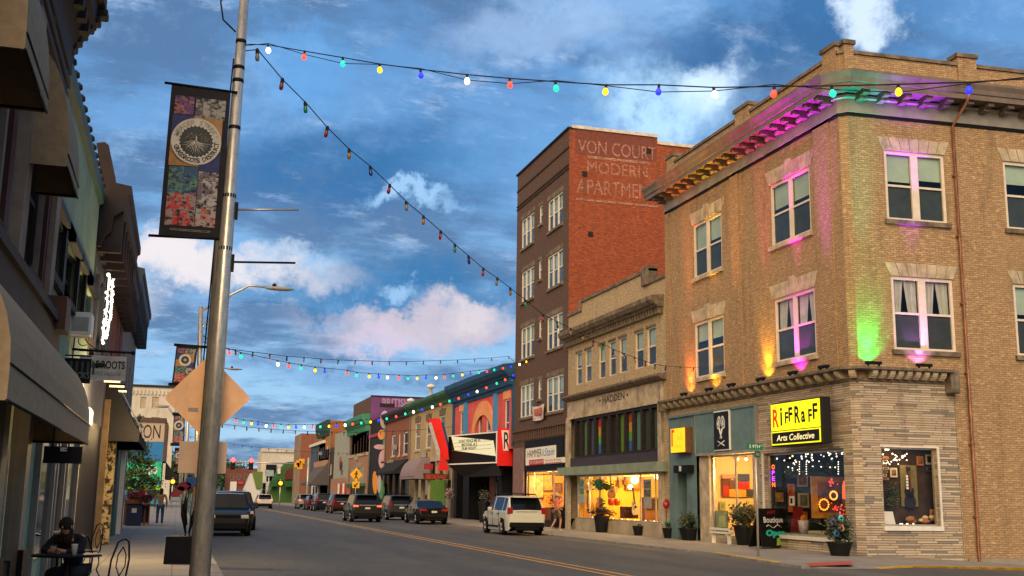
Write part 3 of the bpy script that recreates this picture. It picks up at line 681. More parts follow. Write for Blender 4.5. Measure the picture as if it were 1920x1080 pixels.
flood(FR, 1485, 697, MG, MG, 24, 1500, 'black floodlight throwing magenta light on the second window of the corner building')
flood(FR, 1543, 685, None, (.7, .03, 1), 0, 1100, 'black floodlight on the ledge nearest the street corner')
flood(FS, 1638, 671, GN, (.0, .75, .5), 34, 900, 'black floodlight throwing green light on the side wall near the corner')
flood(FS, 1733, 676, VI, PU, 14, 1500, 'black floodlight under the purple lit window of the side wall')
# ------------------------------------------------------------------ signs on the corner building
def matte(name, c): return plain(name, c, .6, .04, 2., bmp=0)
YG = glow('lit_yellow_sign', (1., .86, .0), .95); OG = glow('lit_amber_sign', (1., .55, .0), .95); RDg = glow('lit_red', (.85, .02, .0), .9); BKs = matte('sign_black', (.008, .008, .008))
WTXT = matte('sign_white', (.75, .75, .72))
def sign_box(name, label, fr, r, d0, d1, mcase, parent=None):
    t = thing(name, label, 'sign', fr.p((r[0]+r[1])/2, r[2], (d0+d1)/2)); g = MB(); g.fb(fr, *r, d0, d1); g.build('case', t, mcase, bevel=.02); return t
r = FR.rc((1443, 757), (1541, 831), .66); zb_ = r[2]
t = sign_box('shop_sign', 'backlit yellow and black shop sign reading Arts Collective on the stone cladding', FR, r, .3, .62, BKs)
u0, u1, z0, z1 = r; H_ = z1-z0; W_ = u1-u0
g = MB(); g.fb(FR, u0+.1, u1-.04, z0+H_*.36, z1-.05, .62, .645); g.build('sign_face', t, YG)
g = MB(); g.fb(FR, u0+.1, u1-.04, z0+.05, z0+H_*.34, .62, .645); fc = g.build('lower_face', t, YG)
g = MB(); g.fb(FR, u0+.14, u1-.08, z0+.09, z0+H_*.34-.04, .645, .65); g.build('lower_panel', t, BKs)
rt, upv = Vector((0, -1, 0)), Vector((0, 0, 1))
def ftext(par, fr, txt, uc, zc_, h, w, d, m, name='lettering', shear=0., flip=True, bold=0.):
    g = MB(); g.text(txt, fr.p(uc, zc_, d), -fr.t if flip else fr.t, (0, 0, 1), h, w, .002, shear=shear, bold=bold); return g.build(name, par, m)
zc_ = z0+H_*.66
def UX(f): return u1-.06-(W_-.16)*f
ftext(t, FR, 'The', UX(.09), z0+H_*.9, .1, .2, .647, RDg)
ftext(t, FR, 'R', UX(.1), zc_-.02, H_*.42, W_*.125, .647, RDg, bold=.03)
ftext(t, FR, 'i', UX(.22), zc_+.02, H_*.42, W_*.04, .647, BKs, bold=.03)
ftext(t, FR, 'F', UX(.335), zc_-.04, H_*.26, W_*.07, .647, BKs, bold=.03); ftext(t, FR, 'F', UX(.42), zc_+.05, H_*.32, W_*.08, .647, BKs, bold=.03)
ftext(t, FR, 'R', UX(.56), zc_+.02, H_*.38, W_*.11, .647, BKs, bold=.03); ftext(t, FR, 'a', UX(.68), zc_-.07, H_*.25, W_*.08, .647, BKs, bold=.03)
ftext(t, FR, 'F', UX(.82), zc_-.06, H_*.28, W_*.07, .647, BKs, bold=.03); ftext(t, FR, 'F', UX(.92), zc_+.06, H_*.34, W_*.09, .647, BKs, bold=.03)
ftext(t, FR, 'Arts Collective', (u0+u1)/2+.02, z0+H_*.19, H_*.14, W_*.74, .652, glow('lit_cream', (1, .8, .35), .9), shear=.15, bold=.012)
r = FR.rc((1260, 803), (1288, 849), .3); t = sign_box('shop_sign', 'small backlit yellow and red sign on the teal column', FR, r, .06, .36, plain('rust_case', (.16, .07, .03)))
u0, u1, z0, z1 = r; g = MB(); g.fb(FR, u0+.03, u1-.03, z0+.04, z1-.04, .36, .375); g.build('sign_face', t, OG)
g = MB(); g.fb(FR, u1-.36, u1-.1, z1-.2, z1-.08, .375, .38); g.fb(FR, u1-.22, u1-.1, z1-.75, z1-.2, .375, .38); g.build('red_mark', t, RDg)
OR2 = glow('sign_dim_orange', (.85, .36, .0), .9)
ftext(t, FR, 'R', u0+.35, z1-.32, .2, .13, .378, OR2); ftext(t, FR, 'Rock', u0+.42, z0+.6, .18, .5, .378, OR2); ftext(t, FR, 'Creations', (u0+u1)/2, z0+.3, .12, .75, .378, OR2)
r = FR.rc((1338, 772), (1369, 844), .15); t = sign_box('spoon_sign', 'black and white sign of two crossed wooden spoons on the teal panel', FR, r, .092, .17, WTXT)
u0, u1, z0, z1 = r; uc = (u0+u1)/2; H_ = z1-z0; g = MB(); g.fb(FR, u0+.04, u1-.04, z0+.05, z1-.05, .17, .18); g.build('sign_face', t, BKs)
g = MB()
def oval(uc, zc, a, b, ang, d, n=18): return [FR.p(uc+a*math.cos(w)*math.cos(ang)-b*math.sin(w)*math.sin(ang), zc+a*math.cos(w)*math.sin(ang)+b*math.sin(w)*math.cos(ang), d) for w in [2*math.pi*i/n for i in range(n)]]
for s in (-1, 1):
    g.face(oval(uc+s*.17, z1-H_*.3, .15, H_*.17, s*.25, .184 + .001*s)); a_, b_ = FR.p(uc+s*.11, z1-H_*.45, .186), FR.p(uc-s*.05, z0+H_*.3, .186)
    g.tube([a_, b_], .035, 6)
    g.tube([FR.p(uc+s*.26, z0+H_*.12, .186), FR.p(uc-s*.26, z0+H_*.24, .186)], .02, 6)
g.build('spoons', t, WTXT)
g = MB()
for s in (-1, 1): g.tube([q for q in oval(uc+s*.17, z1-H_*.3, .09, H_*.11, s*.25, .19, 10)], .012, 4)
g.build('ink_lines', t, BKs)
# street name sign on its post
pb = onZ(1422, 1043, SWZ); t = thing('street_sign', 'green street name sign reading S 9TH ST on a thin grey post by the kerb', 'sign', pb)
zt = onY(1414, 834, pb.y).z
g = MB(); g.tube([pb, pb+Vector((0, 0, zt-SWZ))], .035, 8); g.build('post', t, METAL)
GRS = matte('street_sign_green', (.0, .16, .06)); px_ = pb.x
vd = Vector((1, -.12, 0)).normalized(); fv = Fr(pb, vd, (vd.y, -vd.x, 0))
g = MB(); g.fb(fv, -.28, .22, zt-.2-0, zt-.02, .04, .05); nb = g.build('name_blade', t, GRS)
g = MB(); g.text('S 9TH', fv.p(-.05, zt-.11, .052), vd, (0, 0, 1), .1, .32, .001, bold=.01); g.text('ST', fv.p(.17, zt-.08, .052), vd, (0, 0, 1), .05, .07, .001); g.build('lettering', nb, WTXT)
v2 = Vector((.75, .66, 0)).normalized(); f2 = Fr(pb, v2, (v2.y, -v2.x, 0)); g = MB(); g.fb(f2, -.2, .24, zt-.42, zt-.24, .04, .05); nb = g.build('name_blade', t, GRS)
g = MB(); g.text('MERCER', f2.p(.02, zt-.33, .052), v2, (0, 0, 1), .08, .3, .001); g.build('lettering', nb, WTXT)
# ------------------------------------------------------------------ HADDEN building (tan brick, two storeys)
def FY(Y, x0=FX): return Fr((x0, Y, 0), (1, 0, 0), (0, -1, 0))     # wall facing the photographer
YH = FR.u(1065.5, 700)
hb = thing('brick_building', 'two storey tan brick building with HADDEN carved above a tall dark transom window', 'building', (FX, (YL+YH)/2, 0))
YN = YL+.02
W7 = [FR.rc(*q) for q in (((1091, 658), (1080, 721)), ((1109, 652), (1097, 717)), ((1134.7, 644), (1122.5, 711)), ((1154.4, 637), (1141.7, 706)), ((1175, 630), (1161, 700.8)), ((1206, 619), (1191, 694)), ((1229.4, 610.5), (1213.3, 687)))]
wz0 = sum(w[2] for w in W7)/7; wz1 = sum(w[3] for w in W7)/7; W7 = [(w[0], w[1], wz0, wz1) for w in W7]
rT = FR.rc((1238, 757), (1079, 868)); zap = FR.z(1238, 846); zfa1 = FR.z(1241, 864.5, .5); zfa0 = FR.z(1241, 883, .5)
rT = (rT[0], rT[1], FR.z(1238, 845), rT[3])
rSh = (YN+.75, FR.u(1080, 900), FR.z(1110, 974), zfa0-.02); zlow = FR.z(1078, 590); zp1 = FR.z(1211, 505.5)
zu1 = FR.z(1241, 545, .55); zlc1 = FR.z(1246, 697, .35)
g = MB(); g.wall(FR, YN, YH, rT[3]+.02, zlow, W7, .14); g.wall(FR, YN, YN+.75, SWZ-.1, rT[3]+.02, [], .1); g.build('brick_wall', hb, TANB)
g = MB(); ps = FR.u(1212, 505), FR.u(1091, 566); g.wall(FR, ps[0], ps[1], zlow, zp1-.15, [], .1); g.wall(FR, YN, ps[0], zlow, zp1-.75, [], .1); g.build('parapet', hb, TANB)
g = MB(); g.fb(FR, ps[0]-.35, ps[1]+.35, zp1-.15, zp1+.02, -.4, .08); g.fb(FR, ps[1], YH, zlow, zlow+.2, -.4, .08); g.fb(FR, YN, ps[0]-.35, zp1-.75, zp1-.58, -.4, .08)
g.fb(FR, ps[0]-.35, ps[0]+.35, zp1-.75, zp1+.12, -.4, .14); g.fb(FR, ps[1]-.05, ps[1]+.35, zlow, zp1-.15, -.4, .1); g.build('coping', hb, LEDG, bevel=.03)
def cornice(b, y0, y1, zt, proj, h, m, dent=0, name='cornice'):
    g = MB(); sweep(g, [Vector((FX, y1, 0)), Vector((FX, y0, 0))], [(0, zt+.08), (proj, zt), (proj, zt-h*.25), (proj*.8, zt-h*.45), (proj*.55, zt-h*.55), (proj*.5, zt-h*.62), (0, zt-h*.62)])
    if dent:
        n = max(3, int((y1-y0)/dent))
        for i in range(n):
            u = y0+.15+(y1-y0-.3)*i/(n-1); g.fb(FR, u-dent*.22, u+dent*.22, zt-h, zt-h*.63, 0, proj*.42)
    g.build(name, b, m)
cornice(hb, YN+.25, YH-.02, zu1, .6, .75, LEDG, .3); cornice(hb, YN+.02, YH-.02, zlc1, .42, .38, LEDG)
g = MB(); zpn = rT[3]+.02; g.fb(FR, YN+.42, YH-.02, zpn+.12, zlc1-.26, .002, .06); g.fb(FR, YN+.4, YH, zpn, zpn+.12, .0, .12); g.fb(FR, YH-.5, YH-.02, SWZ, zpn, .002, .14); g.fb(FR, YN+.42, YN+.75, SWZ, zpn, .002, .14); g.build('limestone_frieze', hb, LIME)
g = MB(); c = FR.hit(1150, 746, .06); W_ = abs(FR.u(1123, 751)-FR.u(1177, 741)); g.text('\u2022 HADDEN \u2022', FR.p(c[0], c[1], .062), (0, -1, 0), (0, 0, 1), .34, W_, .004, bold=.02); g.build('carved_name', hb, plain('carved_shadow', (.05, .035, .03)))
for i, w in enumerate(W7): window(hb, FR, w, WHT, .11, .06, 0, blind=.5 if i < 5 else .95, sill=False)
g = MB()
for w in W7: g.fb(FR, w[0]-.05, w[1]+.05, w[3]+.001, w[3]+.09, -.05, .04)
g.build('window_heads', hb, LEDG)
# transom of narrow coloured lights
g = MB(); n = 11; u0, u1, z0, z1 = rT; g.fb(FR, u0, u1, z1-.12, z1, -.2, .05); g.fb(FR, u0, u1, z0, z0+.1, -.2, .05)
st = (u1-u0)/n
for i in range(n+1): g.fb(FR, u0+i*st-.09+(.09 if i == 0 else 0), u0+i*st+.09-(.09 if i == n else 0), z0+.1, z1-.12, -.2, .06)
tw = g.build('transom_window', hb, DKW)
pal = [(.06, .10, .09), (.05, .07, .05), (.10, .22, .20), (.09, .16, .06), (.12, .24, .05), (.03, .03, .03), (.05, .05, .045), (.06, .18, .28), (.07, .10, .16), (.10, .22, .12), (.03, .035, .03)]
for i in range(n):
    g = MB(); a, c = u0+i*st+.09, u0+(i+1)*st-.09
    g.fb(FR, a, c, z0+.1, z1-.12, -.14, -.12); g.build('coloured_light', tw, paint('transom_glass_%d' % i, pal[i], .15, .5))
for i, cs in ((7, ((.5, .03, .02), (.6, .3, .02), (.1, .4, .05), (.03, .15, .5))), (3, ((.35, .05, .02), (.45, .25, .03), (.1, .3, .05), (.03, .12, .4)))):
    for k, cc in enumerate(cs):
        a, c = u0+i*st+.12, u0+(i+1)*st-.12; hh = (z1-z0-.3)/4; MB().fb(FR, a, c, z1-.15-(k+1)*hh, z1-.15-k*hh, -.118, -.112).build('rainbow_band', tw, matte('band_%d_%d' % (i, k), cc))
g = MB(); g.fb(FR, YN+.76, YH-.5, zfa1+.01, z0-.001, -.1, .04); g.build('transom_apron', hb, plain('apron_purple', (.05, .04, .05), .7))
fas = plain('verdigris_fascia', (.23, .28, .21), .7, .15, 1.5, dirt=.35)
g = MB(); g.fb(FR, YN+.02, YH+.25, zfa0, zfa1, 0.005, .5); g.build('canopy_fascia', hb, fas)
# shop window with low stall riser, lit yellow inside
YW = plain('yellow_shop_wall', (.88, .55, .07), .9, .05, .5, bmp=0)
g = MB(); g.fb(FR, rSh[0], rSh[1]+.01, SWZ-.05, rSh[2], -.25, .02); g.build('stall_riser', hb, plain('riser_marble', (.42, .34, .22), .6, .2, 1.))
um = FR.u(1197, 900), FR.u(1225, 900), FR.u(1102, 900)
glazing(hb, FR, (rSh[0], rSh[1], rSh[2], rSh[3]), -.12, um, METAL, .07)
room(hb, FR, rSh, 5.4, YW, YW)
for q in (.2, .5, .8): lamp('shop_light', 'POINT', FR.p(rSh[0]+(rSh[1]-rSh[0])*q, rSh[3]-.3, -2.4), 270, (1, .68, .22), .12)
body(hb, FR, YN, YH-.02, 0, zlow+.1, 14, TANB)
MB().fb(FR, YN, YH-.02, zlow-.3, zlow-.28, -14, -.02).build('roof_deck', hb, ROOFM)
# ------------------------------------------------------------------ brown apartment building, five storeys
YB = FR.u(967, 600); FSH = FY(YH)
bb = thing('apartment_building', 'five storey brown brick apartment block with a faded painted advertisement on its orange side wall', 'building', (FX, (YH+YB)/2, 0))
ztb = FR.z(1073, 236); ztb2 = FSH.z(1160, 247); BX = [((1002, 396), (978, 469)), ((1055.5, 357), (1027.8, 436.7)), ((1001.8, 497), (977.8, 569)), ((1055.5, 464.4), (1026.7, 544)), ((1002, 605), (976.7, 675.7)), ((1055, 583), (1025.6, 658.6)), ((1000.7, 716.5), (975.4, 784.5)), ((1057, 700), (1024.7, 774.7))]
SX = [((1017.8, 383), (1011.5, 422)), ((1016, 486), (1010, 525.5)), ((1016, 598), (1010.5, 635)), ((1015.4, 711), (1009, 749))]
BW = [FR.rc(*q) for q in BX]; SWn = [FR.rc(*q) for q in SX]
zsh = FR.z(1052, 818); uS0, uS1 = FR.u(1058, 870), FR.u(985, 870); rB = (uS0+.2, uS1, SWZ+.35, FR.z(1052, 880))
g = MB(); g.wall(FR, YH, YB, zsh, ztb, BW+SWn, .15); g.wall(FR, uS1, YB, SWZ-.1, zsh, [], .1); g.fb(FR, YH, uS0, SWZ-.1, zsh, -.3, 0); g.build('brick_wall', bb, BRWN)
g = MB(); g.fb(FR, YH-.05, YB+.05, ztb, ztb+.1, -.4, .1); g.build('coping', bb, DKW)
for k, dz in ((0, 1.1), (1, 2.1), (2, 2.3)): MB().fb(FR, YH, YB, ztb-dz, ztb-dz+.09, .001, .05).build('brick_band', bb, plain('dark_band', (.045, .028, .022), .9))
g = MB(); zc2 = FR.z(1062, 795)
for i in range(24): u = YH+.1+i*(YB-YH-.2)/23; g.fb(FR, u-.07, u+.07, zc2-.55, zc2, .001, .12)
g.fb(FR, YH, YB, zc2, zc2+.12, .001, .16); g.build('corbel_table', bb, BRWN)
for w in BW: window(bb, FR, w, WHC, .1, .09, 2, blind=.5, mw=.14, silm=LEDG); MB().fb(FR, w[0]-.1, w[1]+.1, w[3]+.002, w[3]+.28, .001, .03).build('lintel', bb, LEDG)
for w in SWn: window(bb, FR, w, WHC, .1, .07, 0, blind=.5, silm=LEDG); MB().fb(FR, w[0]-.06, w[1]+.06, w[3]+.002, w[3]+.2, .001, .03).build('lintel', bb, LEDG)
uR = FSH.u(1232, 260); z2 = FSH.z(1262, 271)
g = MB(); g.wall(FSH, .001, uR, zlow-1, ztb2-.1, [], .1); g.wall(FSH, uR, uR+9, zlow-1, z2-.1, [], .1); g.build('side_wall', bb, REDB)
g = MB(); g.fb(FSH, .15, uR, ztb2-.1, ztb2+.08, -.35, .08); g.fb(FSH, uR, uR+9, z2-.1, z2+.08, -.35, .08); g.fb(FSH, uR, uR+.05, z2, ztb2-.1, -.3, .03); g.build('coping', bb, plain('light_coping', (.62, .56, .48), .7))
darkp = brick('painted_red_brick', (.19, .05, .032), (.23, .062, .038), (.17, .06, .045), bh=.085, bw=.25, dirt=.4, var=.3)
zb1 = FSH.z(1100, 290); MB().fb(FSH, .35, uR-.05, zb1, ztb2-.12, 0, .004).build('painted_panel', bb, darkp)
ghost = brick('ghost_lettering', (.40, .18, .12), (.50, .27, .19), (.24, .08, .04), bh=.085, bw=.25, dirt=.85, var=.8)
def wtext(txt, xl, yl, xr, yr, h):
    a, b = FSH.hit(xl, yl), FSH.hit(xr, yr); g = MB(); g.text(txt, FSH.p((a[0]+b[0])/2, (a[1]+b[1])/2, .006), (1, 0, 0), (0, 0, 1), h, abs(b[0]-a[0]), .002); g.build('painted_lettering', bb, ghost)
k_ = FSH.z(1090, 262)-FSH.z(1090, 287)
wtext('VON COURT', 1084, 275, 1230, 287, k_); wtext('MODERN', 1101, 314, 1214, 322, k_*.9); wtext('APARTMENTS', 1081, 350, 1244, 361, k_*1.08)
a, b_ = FSH.hit(1102, 292), FSH.hit(1218, 301); MB().fb(FSH, a[0], b_[0], a[1]-.12, a[1]+.02, .005, .008).build('painted_line', bb, ghost)
a, b_ = FSH.hit(1078, 373), FSH.hit(1240, 383); MB().fb(FSH, .4, uR, a[1]-.05, a[1]+.06, .004, .02).build('brick_course', bb, ghost)
for q in ((1216, 283), (1096, 326), (1107, 439)): u, z = FSH.hit(*q); MB().fb(FSH, u-.14, u+.14, z-.14, z+.14, .001, .05).build('anchor_plate', bb, DKW)
MB().face([(FX, YB, 0), (FX+12, YB, 0), (FX+12, YB, ztb), (FX, YB, ztb)]); g = MB(); g.face([(FX, YB, 0), (FX+14, YB, 0), (FX+14, YB, z2), (FX, YB, ztb)]); g.face([(FX+14, YB, 0), (FX+14, YH, 0), (FX+14, YH, z2), (FX+14, YB, z2)]); g.build('rear_wall', bb, BRWN)
MB().box(FX+.02, FX+13.9, YH+.02, YB-.02, z2-.6, z2-.55).build('roof', bb, ROOFM)
g = MB(); g.fb(FR, uS0, uS1, rB[3]+.001, zsh, -.3, .06); g.build('sign_board', bb, BLK)
room(bb, FR, rB, 2.5, plain('amber_shop_wall', (.85, .42, .08), .9, .06, .5, bmp=0), GF); glazing(bb, FR, rB, -.12, [FR.u(1035, 900), FR.u(998, 900)], METAL, .08)
g = MB(); g.fb(FR, uS0, uS1, SWZ-.05, rB[2], -.25, .02); g.build('stall_riser', bb, DKW)
for q in (.3, .75): lamp('shop_light', 'POINT', FR.p(rB[0]+(rB[1]-rB[0])*q, rB[3]-.4, -1.), 180, (1, .62, .18), .12)
MB().fb(FR, uS1+.1, YB-.2, rB[2], rB[3]+1.4, .002, .1).build('pink_pilaster', bb, plain('mauve_paint', (.22, .13, .12)))
r1 = FR.rc((1041, 835), (986, 872)); r2 = FR.rc((1058, 857), (986, 871)); zt_, zb_ = FR.z(1041, 834.5, .1), FR.z(986, 873, .1); zm_ = FR.z(1058, 857, .1)
t = thing('shop_sign', 'white sign reading HAMMER and Stain over the amber lit shop', 'sign', FR.p((uS0+uS1)/2, zb_, .1))
u1_ = FR.u(986, 870, .12); g = MB(); g.fb(FR, FR.u(1041, 840, .12), u1_, zm_, zt_, .061, .14); g.fb(FR, FR.u(1058, 860, .12), u1_, zb_, zm_, .061, .14); g.build('sign_panel', t, matte('sign_cream_white', (.82, .80, .70)))
hw = u1_-FR.u(1041, 840, .12); zz = (zm_+zt_)/2+.02
ftext(t, FR, 'HAMMER', u1_-hw*.32, zz, .42, hw*.5, .143, matte('ink_dark', (.02, .03, .03))); ftext(t, FR, '&', u1_-hw*.62, zz, .36, .25, .143, matte('ink_blue', (.02, .22, .45))); ftext(t, FR, 'Stain', u1_-hw*.82, zz, .42, hw*.33, .143, matte('ink_blue', (.02, .22, .45)), shear=.3)
fw = u1_-FR.u(1058, 860, .12); zz = (zb_+zm_)/2; MB().fb(FR, u1_-fw*.5, u1_-fw*.1, zz-.15, zz+.15, .14, .145).build('red_band', t, matte('ink_red', (.5, .03, .03)))
ftext(t, FR, 'DIY WORKSHOP', u1_-fw*.31, zz, .17, fw*.36, .148, WTXT); ftext(t, FR, 'Furniture & Home', u1_-fw*.74, zz+.05, .13, fw*.4, .143, matte('ink_red', (.5, .03, .03)), shear=.2); MB().fb(FR, u1_-fw*.96, u1_-fw*.53, zz-.13, zz-.09, .14, .145).build('rule', t, matte('ink_red', (.5, .03, .03)))
# cloth banner hanging from a window
r = FR.rc((1023, 757), (1000, 789), .08); t = thing('cloth_banner', 'small white and pink cloth banner hanging below the apartment windows', 'banner', FR.p((r[0]+r[1])/2, r[2], .1)); u0, u1, z0, z1 = r
g = MB(); n = 8
for i in range(n):
    for j in range(4):
        def Q(i, j): s = i/n; q = j/4; return FR.p(u0+(u1-u0)*s, z1-(z1-z0)*q-.06*math.sin(s*3.1), .16+.05*math.sin(s*9+q*2))
        g.face([Q(i, j), Q(i+1, j), Q(i+1, j+1), Q(i, j+1)], True)
g.build('cloth', t, cl('banner_white', (.62, .50, .48)))
MB().fb(FR, u0+.2, u1-.6, z0+.25, z1-.2, .22, .226).build('print', t, cl('banner_pink', (.45, .12, .10)))
ftext(t, FR, 'FOR RENT', (u0+u1)/2-.2, (z0+z1)/2+.1, .25, .9, .232, matte('banner_orange', (.75, .35, .15)))
# ------------------------------------------------------------------ theatre with marquee
YM = FR.u(850, 800); YB2 = YB+.05
NAVY = plain('navy_paint', (.015, .075, .17), .6, .2, 1.); BLUP = plain('blue_paint', (.07, .27, .56), .6, .12, 1.); CORL = plain('coral_paint', (.66, .10, .08), .7, .15, 1., dirt=.15); PEAC = plain('peach_paint', (.82, .34, .14), .7, .12, 1.)
th = thing('theatre_building', 'blue and coral painted theatre with a pointed arch and long dark cornice', 'building', (FX, (YB2+YM)/2, 0))
ztm = FR.z(948, 682, .6); zcb = FR.z(960, 712, .1); zmid = FR.z(935, 806)
p_ = [FR.u(x, 760) for x in (856, 872.5, 878.5, 928, 934, 962)]
wl_ = FR.rc((869.7, 771), (863, 803)); wr_ = FR.rc((955, 747.5), (946.5, 803)); wa_ = FR.rc((903.5, 778), (897, 812)); wb_ = FR.rc((920, 774), (911.7, 812)); zmm = zmid-.8
fix = lambda w: (w[0], w[1], zmm-.3, w[3])
wl_, wr_, wa_, wb_ = map(fix, (wl_, wr_, wa_, wb_))
g = MB(); g.wall(FR, YB2, YM, zmm-.5, zcb, [wl_, wr_, wa_, wb_], .14); g.build('painted_wall', th, CORL)
g = MB(); g.fb(FR, YB2, YM, zcb-.55, zcb, .002, .1); g.fb(FR, YM-.5, YM, zmm-.4, zcb-.55, .002, .1); g.fb(FR, YB2, p_[5], zmm-.4, zcb-.55, .002, .1); g.build('navy_band', th, NAVY)
for a, b_ in ((p_[2], p_[1]), (p_[4], p_[3])): MB().fb(FR, a, b_, zmm-.4, zcb-.551, .002, .14).build('blue_pilaster', th, BLUP)
g = MB(); g.fb(FR, YB2, YM, zcb-.12, zcb-.02, .1, .2); g.build('blue_moulding', th, BLUP)
cornice(th, YB2-.05, YM+.1, ztm, .75, 1.25, NAVY, .28)
MB().fb(FR, YB2, YM, zcb+.001, ztm-.78, -.02, .02).build('upper_band', th, NAVY)
for w in (wl_, wr_, wa_, wb_): window(th, FR, w, WHC, .1, .09, 0, blind=.4, sill=False, simple=True)
g = MB(); uc = FR.u(907.5, 760); half = (p_[2]-p_[3])/2*.86; zap_ = FR.z(904.5, 753); zsp = zmm+.2; n = 12; out = []; inn = []
for i in range(n+1):
    q = i/n; out.append((half*math.sin(q*math.pi/2)**.9 if q else 0, zap_-(zap_-zsp)*(1-math.cos(q*math.pi/2))*1.0)); inn.append((max(0, out[-1][0]-.62) if i > 1 else 0, out[-1][1]-.75*(1-q)-.1))
half2 = half-.6; inn = [(half2*math.sin(i/n*math.pi/2), (zap_-.95)-((zap_-.95)-zsp)*(1-math.cos(i/n*math.pi/2))) for i in range(n+1)]
for s in (-1, 1):
    for i in range(n): P = FR.p; g.hexa([P(uc+s*out[i][0], out[i][1], 0), P(uc+s*out[i+1][0], out[i+1][1], 0), P(uc+s*inn[i+1][0], inn[i+1][1], 0), P(uc+s*inn[i][0], inn[i][1], 0), P(uc+s*out[i][0], out[i][1], .1), P(uc+s*out[i+1][0], out[i+1][1], .1), P(uc+s*inn[i+1][0], inn[i+1][1], .1), P(uc+s*inn[i][0], inn[i][1], .1)])
g.build('pointed_arch', th, PEAC)
for w in (wl_, wr_): MB().fb(FR, w[0]-.3, w[1]+.3, w[3]+.02, w[3]+.8, .002, .05).build('window_head', th, PEAC)
body(th, FR, YB2, YM, 0, ztm-.5, 16, BRWN)
MAR = plain('maroon_panel', (.13, .03, .02)); MAUV = plain('mauve_wall', (.17, .085, .08), .8)
g = MB(); g.fb(FR, YB2, YM, SWZ-.1, zmm-.5, -1.6, -1.5); g.build('lobby_wall', th, MAUV)
for x0, x1 in ((851, 856), (868, 879), (934, 940), (960, 966)): a, b_ = FR.u(x1, 900), FR.u(x0, 900); MB().fb(FR, a, b_, SWZ-.1, zmm-.5, -1.5, -.02).build('black_column', th, BLK)
MB().fb(FR, YB2+.01, YM-.01, SWZ-.05, .75, -1.499, -1.35).build('black_plinth', th, BLK)
g = MB(); u0, u1 = FR.u(918, 900), FR.u(895, 900); g.fb(FR, u0, u1, SWZ, 3.1, -1.4, -1.3); do = g.build('entrance_door', th, BLK)
for x in (898, 912): u = FR.u(x, 900); MB().fb(FR, u-.06, u+.06, .5, 2.6, -1.3, -1.25).build('push_bar', do, METAL)
u = FR.u(905, 900); MB().fb(FR, u-.7, u+.7, 2.75, 3.05, -1.3, -1.2).build('transom_plate', do, fas); MB().fb(FR, u-.25, u+.1, 1.4, 1.8, -1.3, -1.27).build('notice', do, WTXT)
for x in (860, 946): u = FR.u(x, 900); MB().fb(FR, u-.6, u+.6, .8, 3.2, -1.45, -1.35).build('poster_case', th, MAR)
# the marquee
mz1 = onY(936, 806, 66).z; A_ = onY(934.5, 838, YB2+1.9); mk = thing('theatre_marquee', 'black wedge shaped theatre marquee with cream letter board and red and blue fins', 'marquee', (FX-1, YB2+5, 4))
an = Vector((18.15, YB2+1.7, 0)); zA1 = onY(934, 808, an.y).z; zA0 = onY(934, 869, an.y).z
for _ in range(4):
    q = onY(934, 840, an.y); an.x = q.x
bd = onY(841, 830, an.y+6.5); af = Vector((bd.x, bd.y, 0))
print_m = (an, af, zA1, zA0)
md = (af-an).normalized(); mn = Vector((-md.y, md.x, 0)); mn = mn if mn.y < 0 or mn.x < 0 else -mn
FM = Fr(an, md, mn); ML = (af-an).length
g = MB(); top = [an, af, Vector((FX, af.y+3., 0)), Vector((FX, an.y, 0))]
g.mesh_([p+Vector((0, 0, zA0)) for p in top]+[p+Vector((0, 0, zA1)) for p in top], [(3, 2, 1, 0), (4, 5, 6, 7), (0, 1, 5, 4), (1, 2, 6, 5), (2, 3, 7, 6), (3, 0, 4, 7)]); g.build('canopy', mk, BLK)
g = MB(); sof = [an-Vector((0, 0, 0)), af, Vector((FX, af.y+2., 0)), Vector((FX, an.y+.4, 0))]; g.mesh_([p+Vector((0, 0, zA0-.01)) for p in sof]+[p*1+Vector(((FX-p.x)*.5, 0, zA0-.75)) for p in sof], [(0, 1, 2, 3), (4, 5, 6, 7), (0, 1, 5, 4), (1, 2, 6, 5), (3, 0, 4, 7)]); g.build('soffit', mk, plain('soffit_charcoal', (.02, .02, .022)))
g = MB()
for z in (zA1-.1, zA0+.02): g.fb(FM, 0, ML, z, z+.08, .0, .06)
g.fb(FM, 0, .14, zA0, zA1, .001, .08); g.build('white_trim', mk, WTXT)
CRM = glow('letter_board_cream', (.62, .56, .34), .8)
bq = [FM.hit(x, y, .03) for x, y in ((847, 818), (925, 826), (929.5, 855), (853.5, 845))]
g = MB(); g.prism([FM.p(u, z, .02) for u, z in bq], mn*.05); lb = g.build('letter_board', mk, CRM)
bu0 = min(q[0] for q in bq); bu1 = max(q[0] for q in bq); bh0 = (bq[3][1]+bq[2][1])/2; bh1 = (bq[0][1]+bq[1][1])/2
g = MB()
for k in range(1, 4):
    z = bh0+(bh1-bh0)*k/4; g.fb(FM, bu0+.5, bu1-.2, z-.012, z+.012, .071, .08)
g.build('letter_rail', lb, plain('rail_grey', (.3, .27, .18)))
uc_ = (bu0+bu1)/2+.4
for k, tx in enumerate(('DONT FENCE ME IN', 'MICHAEL & S', 'FILM NIGHT')):
    z = bh0+(bh1-bh0)*(3.5-k)/4 - (0.02); g = MB(); g.text(tx, FM.p(uc_, z, .082), -md, (0, 0, 1), (bh1-bh0)*.19, (2.9, 2.1, 2.0)[k], .002, bold=.02); g.build('lettering', lb, BKs)
REDS = plain('marquee_red', (.78, .014, .010), .5, .08, 1., bmp=0); BLUS = plain('fin_blue', (.01, .09, .30), .4); GRY = plain('fin_grey', (.45, .42, .40), .5)
def outline(par, name, pts, Y, thick, m):
    g = MB(); g.prism([onY(x, y, Y) for x, y in pts], (0, thick, 0)); return g.build(name, par, m)
yf = af.y-.3
